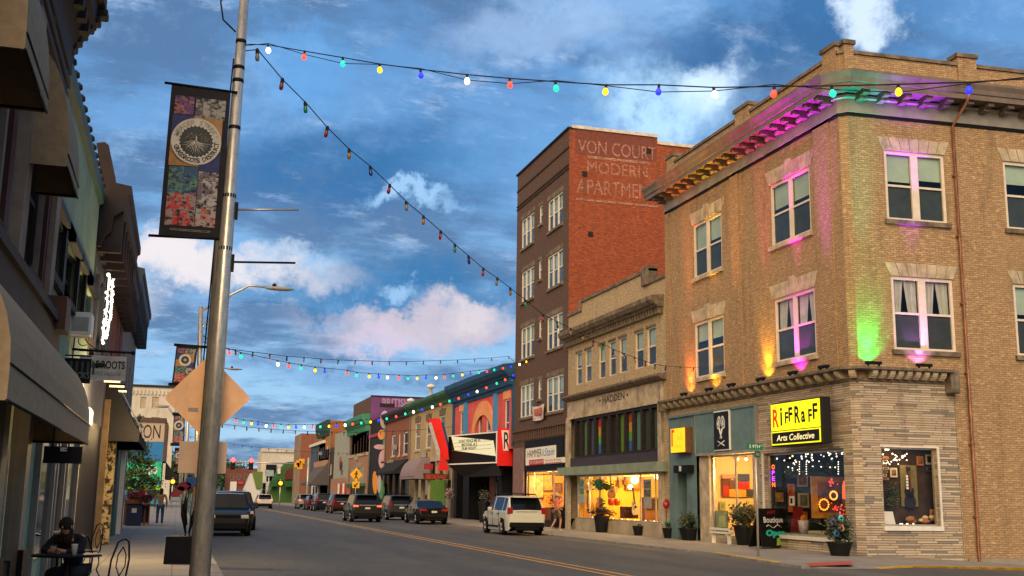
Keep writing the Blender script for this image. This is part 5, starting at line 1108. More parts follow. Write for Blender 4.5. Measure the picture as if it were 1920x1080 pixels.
for i, (a, c) in enumerate(((19.2, 21.4), (21.9, 23.2), (23.8, 26.2))):
    MB().fb(FL, a, c, .5 if i != 1 else .1, 2.9, .001, .03).build('shop_glass', bg_, paint('dark_glazing', (.02, .022, .025), .08, .8))
    for u in (a, c): MB().fb(FL, u-.07, u+.07, SWZ, 2.95, .002, .1).build('shop_frame', bg_, plain('shop_pier_paint', (.26, .22, .17), .7))
a = onX(107, 590, LX+.3); MB().box(LX, LX+.45, a.y-.25, a.y+.4, a.z-.25, a.z+.25).build('wall_box', bg_, plain('brown_box', (.10, .05, .03), .7))
t = thing('window_air_conditioner', 'small pale air conditioner in the upper window of the green building', 'air conditioner', FL.p(25.6, 5.3, .2)); a = onX(163, 610, LX+.3)
MB().box(LX, LX+.4, a.y-.25, a.y+.3, a.z-.22, a.z+.22).build('case', t, WHC, bevel=.02); MB().box(LX+.05, LX+.35, a.y-.262, a.y-.25, a.z-.15, a.z+.12).build('grille', t, GREYM)
# three more fronts
def corn3(b, y0, y1, zt, proj, m, zb=None):
    zb = zt-1.5 if zb is None else zb
    lsweep(y0, y1, [(0, zb), (.1, zb), (.16, zb+.25), (proj*.45, zb+.4), (proj*.5, zb+.75), (proj*.85, zb+.95), (proj*.9, zt-.25), (proj, zt-.2), (proj, zt), (0, zt+.1)], m, b)
    n = int((y1-y0)/1.1)
    for i in range(n+1): u = y0+.15+i*(y1-y0-.4)/n; MB().fb(FL, u, u+.16, zb-.1, zb+.9, .02, proj*.8).build('bracket', b, m)
wB = [(27.6, 28.7, 4.8, 6.9), (29.3, 30.4, 4.8, 6.9), (31.2, 32.6, 4.8, 6.9)]
b_c = lblk('slate_building', 'dark slate shopfront building under a deep black cornice', 26.92, 34, 8.4, SLT, wB, BLK); corn3(b_c, 26.93, 34, 8.75, .68, PLUM)
MB().prism([onY(x, y, 27.1) for x, y in ((181, 268), (196, 266), (204, 272), (216, 330), (219, 362), (194, 362))], (0, .35, 0)).build('arched_pediment', b_c, PLUM)
wC = [(35, 36.1, 4.9, 7.3), (36.9, 38, 4.9, 7.3), (38.8, 39.9, 4.9, 7.3)]
b_d = lblk('rose_brick_building', 'narrow rose brick building with pink window surrounds and dark eaves', 34.02, 41, 8.3, ROSE, wC, plain('rose_trim', (.30, .11, .11))); corn3(b_d, 34.03, 41, 8.75, .5, PLUM)
wD = [(42, 43, 3.9, 6.6), (44.6, 45.6, 3.9, 6.6), (47.2, 48.2, 3.9, 6.6), (49.8, 50.6, 3.9, 6.6)]
b_e = lblk('grey_building', 'pale grey building with narrow sashes and a blue black cornice, last of the left row', 41.02, 52, 9.1, PGR, wD, WHC); corn3(b_e, 41.03, 52, 9.5, .55, plain('blue_black', (.015, .03, .05), .6))
STB = brick('pale_block_wall', (.20, .18, .145), (.24, .215, .17), (.09, .08, .07), bw=.6, bh=.3, dirt=.4)
for b_, a, c, m in ((b_c, 26.92, 34, BLK), (b_d, 34.02, 41, STB), (b_e, 41.02, 52, STB)): MB().fb(FL, a, c, SWZ, 3.4, -.3, 0).build('shop_wall', b_, m)
MB().fb(FL, 42.4, 44.4, SWZ, 3.1, .002, .1).build('teal_door', b_e, plain('teal_door', (.01, .09, .10), .5)); MB().fb(FL, 44.6, 44.9, SWZ, 3.2, .002, .25).build('door_jamb', b_e, WHC); MB().fb(FL, 41.8, 45.2, 3.15, 3.3, .002, .4).build('door_hood', b_e, PGR)
a = onX(206, 927, LX); MB().fb(FL, a.y-1.2, a.y+1.2, a.z-.35, a.z+.35, .002, .1).build('notice_board', b_d, BLK)
awning('awning', 'black steep awning with a white stripe on the rose brick building', FL, (34.3, 41.2, 3.3, 5.1), 1.0, AWB, .25, rnd=False)
MB().face([FL.p(39.6, 4.9, .2), FL.p(40.3, 4.9, .2), FL.p(40.3, 3.45, 1.01), FL.p(39.6, 3.45, 1.01)]) and None
tag(MB().hexa([FL.p(39.4, 4.9, .2), FL.p(40.4, 4.9, .2), FL.p(40.4, 4.9, .22), FL.p(39.4, 4.9, .22), FL.p(39.4, 3.5, .98), FL.p(40.4, 3.5, .98), FL.p(40.4, 3.5, 1.03), FL.p(39.4, 3.5, 1.03)]).build('banner_strip', None, WTXT), 'white strip lying down the black steep awning', 'strip')
# wrapped post with warm light and slim lamps above
def mottled():
    m, nt, b = _new('wrapped_post'); v = objn(nt); f = noise(nt, v, 7., 3, .7); nt.links.new(mixc(nt, ramp(nt, f, .45, .55), (.03, .02, .012), (.55, .40, .18)), b.inputs['Base Color']); b.inputs['Roughness'].default_value = .8; return m
a = onX(196, 1000, -2.0); t = tag(MB().box(-2.15, -1.85, a.y-.35, a.y, SWZ, 4.1).build('wrapped_post', None, mottled()), 'tall mottled gold and brown post lit warm beside the cafe front', 'post')
tag(MB().box(-2.15, -2.0, a.y-2.2, a.y-2.0, SWZ, 4.2).build('wooden_post', None, plain('amber_wood', (.20, .13, .06), .7)), 'plain ochre wooden post left of the mottled post', 'post')
lit = glow('warm_tube', (1, .78, .42), 1.3)
for i, (px, py) in enumerate(((201, 708), (210, 717), (219, 726), (224, 735))):
    p = onX(px, py, -1.85); t = thing('sign_lamp', 'slim warm lamp below the coffee house sign, number %s from the top' % ('one', 'two', 'three', 'four')[i], 'lamp', p, 'slim lamps below the coffee house sign')
    Fq = FY(p.y, p.x); MB().fb(Fq, -.2, .2, -.0+p.z, p.z+.05, -.05, .05).build('tube', t, lit); MB().fb(Fq, -.22, .22, p.z+.052, p.z+.1, -.06, .06).build('shade', t, BLK)
    MB().tube([(p.x-.1, p.y, p.z+.1), (LX, p.y, p.z+.2)], .015, 5).build('arm', t, BLK)
for y in (27.5, 33.5): lamp('cafe_lamp', 'POINT', (-1.1, y, 3.3), 620 if y < 30 else 90, (1, .68, .32), .15)
lamp('cafe_lamp', 'POINT', (-2.9, 16.5, 2.5), 12, (1, .7, .4), .1)
# string of white bulbs on the slate building
t = thing('light_curtain', 'cluster of bright white bulbs hung down the front of the slate building', 'string lights', (LX+.15, 29, 5)); wb = glow('warm_white_bulb', (1, .93, .75), 2.2)
for s in range(2):
    for k in range(24):
        q = k/23; px = 204-12*q+s*(7+3*math.sin(q*3)); py = 515+s*8+q*(128-s*18); p = onX(px+random.uniform(-1.5, 1.5), py, LX+.14); MB().ball(p, .035+.02*random.random(), 6).build('bulb', t, wb)
g = MB(); g.tube([onX(203, 500, LX+.12), onX(192, 645, LX+.12)], .02, 5); g.build('cable', t, BLK)
# hanging coffee house sign on its bar
Yc = 23.5; F = FY(Yc, 0.); a, c = F.hit(140, 655), F.hit(250, 657); t = thing('coffee_house_sign', 'white hanging sign reading ABLE ROOTS COFFEE HOUSE on a black iron bar', 'sign', (a[0], Yc, a[1]))
bz = a[1]; MB().tube([(LX, Yc, bz), (c[0], Yc, bz-.02)], .025, 8).ball((c[0], Yc, bz-.02), .045, 8).build('iron_bar', t, BLK)
g = MB(); g.tube([(LX+.03, Yc, bz+.55), (LX+.02, Yc, bz-.25)], .015, 5); g.tube([(LX+.03+.45*q, Yc, bz+.45*(1-q)**1.5+.02) for q in [i/8 for i in range(9)]], .01, 5)
g.tube([(LX+.2+.1*math.cos(w), Yc, bz+.18+.1*math.sin(w)) for w in [i*.5 for i in range(12)]], .009, 5); g.build('scroll_iron', t, BLK)
s0, s1 = F.hit(171, 712), F.hit(238, 669); x0, x1, z0, z1 = s0[0]-.25, s1[0], s0[1], s1[1]
MB().fb(F, x0, x1, z0, z1, -.03, .0).build('sign_panel', t, plain('sign_offwhite', (.45, .43, .38), .7))
INK = matte('sign_ink', (.01, .01, .01)); g = MB(); g.text('ABLE ROOTS', ((x0+x1)/2+.02, Yc-.005, z1-.18), (1, 0, 0), (0, 0, 1), .16, (x1-x0)*.9, .002, bold=.025); g.build('lettering', t, INK)
g = MB(); g.text('COFFEE HOUSE', ((x0+x1)/2+.02, Yc-.005, z1-.36), (1, 0, 0), (0, 0, 1), .075, (x1-x0)*.78, .002, shear=.2); g.build('lettering', t, plain('sign_ink_grey', (.18, .17, .15)))
MB().ball(((x0+x1)/2-.05, Yc-.01, z1-.19), .07, 8, (1.6, .2, .7)).build('bird_emblem', t, INK)
for x in (x0+.25, x1-.3): MB().tube([(x, Yc-.015, z1), (x, Yc-.015, bz)], .01, 5).build('hanger', t, BLK)
F2 = FY(Yc-1.2, 0.); a, c = F2.hit(139, 718), F2.hit(172, 673); t = thing('blade_sign', 'black hanging blade sign with pale lettering in front of the coffee house sign', 'sign', (a[0], Yc-1.2, a[1]))
MB().fb(F2, a[0]-.2, c[0], a[1], c[1], -.04, 0).build('panel', t, BLK); g = MB(); g.text('BOOKS', F2.p(c[0]-.2, a[1]+.15, .004), (1, 0, 0), (0, 0, 1), .12, .36, .001); g.build('lettering', t, PGR); MB().tube([F2.p(LX, c[1]+.05, 0), F2.p(c[0], c[1]+.05, 0)], .015, 5).build('arm', t, BLK)
for k in range(5): MB().fb(F2, a[0]-.1+k*.1, a[0]-.06+k*.1, c[1]-.3, c[1]-.06, 0, .004).build('stripe', t, plain('stripe_grey', (.06, .06, .06)))
# ------------------------------------------------------------------ near pole with banner and sign backs
PB = onY(376, 1080, 14.); PT = onY(461, -40, 14.25); d_ = (PT-PB)/(PT.z-PB.z); PB = PB+d_*(SWZ-PB.z)
def pp_(z): return PB+d_*(z-SWZ)
t = thing('light_pole', 'tall galvanised street light pole close to the camera', 'pole', PB)
g = MB(); g.tube([pp_(SWZ), pp_(4), pp_(9)], [.115, .093, .055], 16); g.build('shaft', t, METAL)
g = MB(); g.tube([pp_(SWZ), pp_(SWZ+.08), pp_(SWZ+.5)], [.2, .19, .125], 12); g.build('base', t, METAL)
def band(z, r=.085, h=.05): MB().tube([pp_(z), pp_(z+h)], [r, r], 14).build('clamp_band', t, BLK)
zz_ = [onY(px, py, 14.1).z for px, py in ((455, 76), (444, 125), (441, 150), (436, 240), (431, 370), (425, 470))]
for z in zz_: band(z, .112-.0068*z+.008)
g = MB(); g.tube([pp_(z)+Vector((-.1, .02, 0)) for z in (SWZ, 2, 4, 6)], .035, 6); g.build('conduit', t, plain('grey_channel', (.10, .09, .07), .6, .3, 3.))
g = MB(); g.tube([pp_(7.6)+Vector((-.08, 0, 0)), pp_(7.75)+Vector((-.25, 0, .0)), pp_(8.0)+Vector((-.3, 0, 0)), pp_(8.4)+Vector((-.2, 0, 0))], .012, 5); g.tube([pp_(7.2)+Vector((-.08, -.05, 0)), pp_(6.3)+Vector((-.1, -.03, 0)), pp_(5.2)+Vector((-.13, 0, 0)), pp_(3)+Vector((-.16, .3, 0))], .01, 5); g.build('loose_cable', t, BLK)
for py in (388, 488): z = onY(432, py, 14.).z; p = pp_(z); q = onY(560 if py < 400 else 554, py+5, 14.1); MB().tube([p, q], .014, 6).build('empty_banner_arm', t, METAL if py < 400 else BLK); MB().box(p.x+.03, p.x+.12, p.y-.03, p.y+.03, p.z-.12, p.z+.1).build('arm_bracket', t, BLK)
def banner(Y, tl, tr, bl, br, label, par_pole_x, detail=True):
    F = FY(Y, 0.); T0, T1, B0, B1 = F.hit(*tl), F.hit(*tr), F.hit(*bl), F.hit(*br); w_ = ((T1[0]-T0[0])+(B1[0]-B0[0]))/2; h = T0[1]-B0[1]
    o = thing('street_banner', label, 'banner', (T0[0], Y, B0[1]), 'banners on the light poles')
    def Pt(s, q, d=0.):                       # s across, q up, slight billow
        a = B0[0]+(B1[0]-B0[0])*s; b = T0[0]+(T1[0]-T0[0])*s; x = a+(b-a)*q; zb = B0[1]+(B1[1]-B0[1])*s; zt = T0[1]+(T1[1]-T0[1])*s
        return Vector((x, Y-d-.05*math.sin(q*3.1)*math.sin(s*2.6), zb+(zt-zb)*q))
    def patch(name, s0, s1, q0, q1, m, d, n=4):
        g = MB()
        for i in range(n):
            for j in range(n):
                S = lambda k: s0+(s1-s0)*k/n; Q = lambda k: q0+(q1-q0)*k/n
                g.face([Pt(S(i), Q(j), d), Pt(S(i+1), Q(j), d), Pt(S(i+1), Q(j+1), d), Pt(S(i), Q(j+1), d)], True)
        return g.build(name, o, m)
    patch('cloth', 0, 1, 0, 1, cl('banner_black', (.02, .018, .02)), 0, 10)
    NAV = cl('banner_navy', (.045, .05, .13)); OCH = cl('banner_ochre', (.34, .19, .08)); e = .004
    patch('navy_square', .06, .42, .63, .80, NAV, e); patch('ochre_field', .42, .9, .57, .80, OCH, e); patch('ochre_field', .06, .55, .46, .63, OCH, e*1.5); patch('navy_square', .55, .9, .43, .57, NAV, e*2)
    photo = [((.08, .4, .805, .93), (.12, .05, .16), (.30, .12, .10)), ((.43, .93, .79, .93), (.09, .085, .08), (.30, .27, .24)), ((.08, .56, .28, .455), (.04, .08, .17), (.10, .22, .14)), ((.57, .9, .2, .43), (.14, .11, .12), (.40, .35, .32)), ((.08, .56, .07, .28), (.50, .035, .03), (.25, .22, .2)), ((.57, .9, .07, .2), (.35, .30, .28), (.42, .10, .06))]
    for k, (r, c1, c2) in enumerate(photo):
        m = _M.get('print_%d' % k)
        if not m:
            m, nt, b = _new('print_%d' % k); _M['print_%d' % k] = m; v = uvn(nt); f = noise(nt, v, 6., 6, .6); c = mixc(nt, ramp(nt, f, .45, .55), c1, c2); c = mixc(nt, ramp(nt, noise(nt, mapping(nt, v, (1, 1.6, 1)), 10., 5), .52, .6), c, (.02, .018, .02)); nt.links.new(c, b.inputs['Base Color']); b.inputs['Roughness'].default_value = .8
        patch('photo_print', *r, m, e)
    pc = Pt(.485, .625, .012); rr = h*.155
    if detail:
        RG = cl('emblem_ring', (.52, .48, .40)); DG = cl('emblem_dark', (.05, .05, .075))
        g = MB(); g.lathe(pc, [(rr, 0), (rr, .004), (0, .004)], 40, (0, -1, 0), False); em = g.build('round_emblem', o, RG)
        g = MB(); g.lathe(pc+Vector((0, -.005, 0)), [(rr*.64, 0), (rr*.64, .002), (0, .002)], 32, (0, -1, 0), False); g.build('emblem_centre', em, DG)
        g = MB()
        for k in range(26): w = k/26*2*math.pi; p = pc+Vector((math.cos(w)*rr*.64, -.004, math.sin(w)*rr*.64)); g.ball(p, rr*.05, 5, (1, .2, 1))
        g.build('emblem_edge', em, DG)
        random.seed(4); g = MB()
        for k in range(15):
            w = -math.pi*(.06+.88*k/14); p0 = pc+Vector((0, -.009, 0)); L_ = rr*.55; pts = [p0]
            for s in range(1, 5): pts.append(pc+Vector((math.cos(w)*L_*s/4+random.uniform(-.01, .01), -.009, math.sin(w)*L_*s/4+random.uniform(-.008, .008))))
            g.tube(pts, [.008, .006, .005, .004, .002], 4)
        g.tube([pc+Vector((0, -.009, -.02)), pc+Vector((0, -.009, rr*.2))], [.014, .008], 5); g.build('root_drawing', em, RG)
        g = MB()
        for k in range(60): w = random.uniform(.1, 3.04); q = rr*random.uniform(.2, .52); g.ball(pc+Vector((math.cos(w)*q, -.009, math.sin(w)*q*.8)), .009, 4, (1.4, .2, 1))
        g.build('leaf_drawing', em, cl('leaf_olive', (.16, .15, .10)))
        def ringtext(txt, a0, a1, inv, m):
            g = MB(); n = len(txt)
            for i, ch in enumerate(txt):
                if ch == ' ': continue
                w = R(a0+(a1-a0)*(i+.5)/n); cpos = pc+Vector((math.cos(w)*rr*.82, -.007, math.sin(w)*rr*.82)); rad = Vector((math.cos(w), 0, math.sin(w))); up = -rad if inv else rad; rt_ = Vector((up.z, 0, -up.x))
                g.text(ch, cpos, rt_, up, rr*.19, rr*(.06 if ch == 'I' else .15), .001, bold=.02)
            g.build('ring_lettering', em, m)
        ringtext('MERCER STREET', 168, 14, False, cl('letter_faded', (.30, .27, .2))); ringtext('GRASSROOTS DISTRICT', 196, 362, True, INK)
        g = MB(); g.text('WWW.GRASSROOTSDISTRICT.COM', Pt(.5, .04, .02), (1, 0, 0), (0, 0, 1), .03, w_*.66, .001); g.build('lettering', o, cl('letter_faded', (.30, .27, .2)))
        Pr = pc
    else:
        for q, c, n_ in ((1, (.42, .40, .34), 'ring'), (.64, (.05, .05, .07), 'centre')): MB().lathe(pc+Vector((0, -.01*(1.5-q), 0)), [(rr*q, 0), (rr*q, .01), (0, .01)], 20, (0, -1, 0), False).build('emblem_'+n_, o, cl('emblem_'+n_, c))
        MB().ball(pc+Vector((0, -.03, 0)), rr*.3, 8, (1, .1, .8)).build('root_drawing', o, cl('emblem_pale', (.3, .3, .27)))
    for a, b in ((Pt(-.12, 1.005), Vector((par_pole_x, Y, T1[1]+(T1[1]-T0[1])*.1))), (Pt(-.16, -.005), Vector((par_pole_x, Y, B1[1]+(B1[1]-B0[1])*.1)))): MB().tube([a, b], .018*Y/14 if Y > 14 else .018, 6).build('banner_arm', o, BLK)
    return o
zt_ = onY(430, 170, 14.1).z
banner(14.12, (322, 158), (433, 172), (297, 441), (412, 448), 'dark banner with a round tree root emblem on the nearest light pole', pp_(zt_).x)
# backs of the road signs, mounted on the far side of the pole
Ys = 14.28; F = FY(Ys, 0.); t = thing('road_sign', 'orange tan back of a diamond warning sign on the near pole', 'sign', pp_(3.2)+Vector((0, .15, 0)))
pts = [F.hit(*q) for q in ((392, 666), (471, 747), (386, 826), (307, 746))]
g = MB(); cx = sum(p[0] for p in pts)/4; cz = sum(p[1] for p in pts)/4; op = []
for i in range(4):
    p, a, b = [Vector((q[0], q[1])) for q in (pts[i], pts[i-1], pts[(i+1) % 4])]; u1 = p+(a-p)*.07; u2 = p+(b-p)*.07
    op += [u1, (u1+u2+p*1.2)/3.2, u2]
g.prism([(v.x, Ys, v.y) for v in op], (0, .006, 0)); g.build('plate', t, SIGNBK)
p = F.hit(362, 768); MB().fb(F, p[0]-.06, p[0]+.06, p[1]-.022, p[1]+.022, .001, .006).build('maker_plate', t, GREYM); MB().fb(F, pp_(2.9).x-.11, pp_(2.9).x-.07, 2.4, 3.3, .001, .04).build('mounting_channel', t, plain('channel_brown', (.15, .11, .07), .6))
t = thing('road_sign', 'tan back of a small rectangular plate below the diamond sign', 'sign', pp_(2.0)+Vector((0, .15, 0))); r = F.rc((337, 827), (423, 888)); g = MB(); g.fb(F, *r, -.006, 0); g.build('plate', t, plain('plate_back', (.60, .40, .27), .5, .1, 2.), bevel=.0)
MB().fb(F, pp_(2).x-.11, pp_(2).x-.07, r[2]+.03, r[3]-.03, .001, .03).build('mounting_channel', t, plain('channel_brown', (.15, .11, .07), .6))
# farther light poles
def farpole(px, Y, pyt, lum, bn, label, blabel):
    b = onY(px, 924, Y); b.z = SWZ; top = onY(px+5, pyt, Y); t = thing('light_pole', label, 'pole', b, 'light poles along the left kerb'); k = Y/35
    MB().tube([b, Vector((top.x, Y, top.z))], [.1, .07], 10).build('shaft', t, METAL)
    l1 = onY(lum[0], lum[1], Y-.2); z = top.z
    pts = [Vector((top.x, Y, z-.15)), Vector((top.x+(l1.x-top.x)*.45, Y-.1, z+(l1.z-z)*.62)), Vector((top.x+(l1.x-top.x)*.7, Y-.15, l1.z+.03)), l1]
    MB().tube(pts, .035, 6).build('arm', t, METAL); MB().tube([Vector((top.x, Y, z-.75)), pts[1]], .025, 6).build('brace', t, METAL)
    MB().ball(l1+Vector((.3, 0, -.02)), .42, 12, (1.1, .35, .16)).build('lamp_head', t, GREYM); MB().ball(l1+Vector((.15, 0, .08)), .07, 6).build('photocell', t, BLK)
    banner(Y-.05, *bn, blabel, b.x, False)
farpole(372, 35, 575, (505, 539), ((331, 647), (371, 650), (322, 720), (362, 722)), 'second light pole along the kerb with its curved lamp arm', 'small dark emblem banner on the second light pole')
farpole(350, 67, 705, (430, 691), ((326, 776), (347, 777), (323, 833), (345, 834)), 'third light pole whose lamp shows right of the near pole', 'banner with a pale round emblem below the diamond sign edge, third pole')
farpole(341, 125, 800, (300, 760) if False else (385, 800), ((329, 842), (340, 843), (328, 872), (339, 873)), 'fourth and farthest light pole on the left', 'tiny farthest banner on the fourth light pole')
t = thing('street_lamp', 'grey cobra head lamp reaching out before the white building', 'street lamp', onY(318, 940, 90)); p = onY(305, 762, 90); q = onY(316, 764, 90); MB().ball(p, .42, 10, (1.2, .4, .3)).build('lamp_head', t, GREYM); MB().tube([p, q, onY(332, 790, 90)], .05, 6).build('arm', t, METAL); MB().tube([onY(338, 924, 90), onY(339, 785, 90)], .1, 8).build('shaft', t, METAL)
# ------------------------------------------------------------------ traffic signals and crossing sign
Yt = 130; b = onY(575, 940, Yt); b.z = SWZ; za = onY(500, 869, Yt).z; t = thing('traffic_signal', 'signal mast arm carrying two red lights over the far junction', 'traffic light', b)
MB().tube([b, Vector((b.x, Yt, onY(575, 858, Yt).z))], .14, 8).build('mast', t, METAL); MB().tube([Vector((b.x, Yt, za)), Vector((onY(436, 869, Yt).x, Yt, za+.1))], [.1, .06], 6).build('arm', t, METAL)
RL = glow('signal_red', (1, .06, .05), 4.); HALO = None
for px in (437, 471):
    p = onY(px, 866, Yt); h = MB().box(p.x-.25, p.x+.25, Yt-.1, Yt+.2, za-.75, za+.55).build('signal_head', t, BLK, bevel=.04)
    MB().ball((p.x, Yt-.16, za+.3), .26, 12, (1, .4, 1)).build('red_lens', h, RL)
    for dz in (-.1, -.5): MB().ball((p.x, Yt-.13, za+dz), .14, 8, (1, .3, 1)).build('dark_lens', h, DKW)
AMB = glow('signal_amber', (1, .35, .02), 2.5)
for px, py, lab in ((526, 906, 'pedestrian signal with amber and red light in front of the green shop'), (324, 903, 'small amber crossing signal on the left pavement')):
    Y = 118; p = onY(px, py, Y); t = thing('pedestrian_signal', lab, 'signal', (p.x, Y, SWZ)); MB().tube([(p.x, Y+.1, SWZ), (p.x, Y+.1, p.z+.4)], .06, 6).build('post', t, METAL); MB().box(p.x-.28, p.x+.3, Y-.1, Y+.1, p.z-.3, p.z+.3).build('head', t, BLK, bevel=.03); MB().ball((p.x, Y-.12, p.z), .22, 8, (1, .4, 1)).build('amber_lens', t, AMB)
t = thing('traffic_signal', 'cluster of yellow signal heads seen from behind on the brick building side', 'traffic light', onY(575, 930, 150))
YS = plain('signal_yellow', (.75, .36, .03), .6)
for px, py in ((557, 872), (560, 868), (566, 865), (562, 875)): p = onY(px, py, 128); MB().box(p.x-.3, p.x+.3, 127.8, 128.1, p.z-.28, p.z+.28).build('signal_head', t, YS, bevel=.04)
MB().tube([onY(556, 868, 128.2), onY(575, 868, 129.5)], .05, 6).build('arm', t, METAL)
t = thing('street_sign', 'pale blue back of a sign on a thin pole before the white building', 'sign', onY(504, 940, 140)); p = onY(497, 881, 140); q = onY(513, 893, 140); MB().box(p.x, q.x, 140, 140.1, q.z, p.z).build('plate', t, plain('pale_blue_sign', (.30, .40, .42))); MB().tube([onY(504, 938, 140.2), onY(504, 882, 140.2)], .07, 6).build('post', t, METAL)
Yx = 94.; c = onY(668, 890, Yx); t = thing('crossing_sign', 'yellow diamond pedestrian crossing sign with an arrow plate below', 'sign', (c.x, Yx, SWZ)); F = FY(Yx, 0.)
YD = plain('sign_bright_yellow', (.90, .45, .02), .5, .05, 2., bmp=0); MB().tube([(c.x, Yx+.05, SWZ), (c.x, Yx+.05, c.z+.5)], .035, 6).build('post', t, METAL)
h = onY(680, 890, Yx).x-c.x; pl = MB().prism([(c.x-h, Yx, c.z), (c.x, Yx, c.z-h*1.1), (c.x+h, Yx, c.z), (c.x, Yx, c.z+h*1.1)], (0, .02, 0)).build('diamond_plate', t, YD)
g = MB(); g.ball((c.x+.03, Yx-.02, c.z+h*.48), .06, 8, (1, .2, 1)); g.tube([(c.x, Yx-.02, c.z+.22), (c.x-.02, Yx-.02, c.z-.08)], .055, 5); g.tube([(c.x-.02, Yx-.02, c.z-.08), (c.x+.14, Yx-.02, c.z-.36)], .035, 5); g.tube([(c.x-.02, Yx-.02, c.z-.08), (c.x-.14, Yx-.02, c.z-.36)], .035, 5); g.tube([(c.x, Yx-.02, c.z+.18), (c.x-.17, Yx-.02, c.z+.02)], .025, 5); g.tube([(c.x, Yx-.02, c.z+.18), (c.x+.16, Yx-.02, c.z+.04)], .025, 5); g.build('walking_figure', pl, BKs)
p = onY(669, 909, Yx); lo = MB().box(c.x-.3, c.x+.3, Yx, Yx+.02, p.z-.27, p.z+.27).build('arrow_plate', t, YD); g = MB(); g.tube([(c.x+.15, Yx-.015, p.z+.15), (c.x-.1, Yx-.015, p.z-.1)], .04, 5); g.tube([(c.x-.12, Yx-.015, p.z+.06), (c.x-.15, Yx-.015, p.z-.14), (c.x+.06, Yx-.015, p.z-.14)], .035, 5); g.build('arrow', lo, BKs)
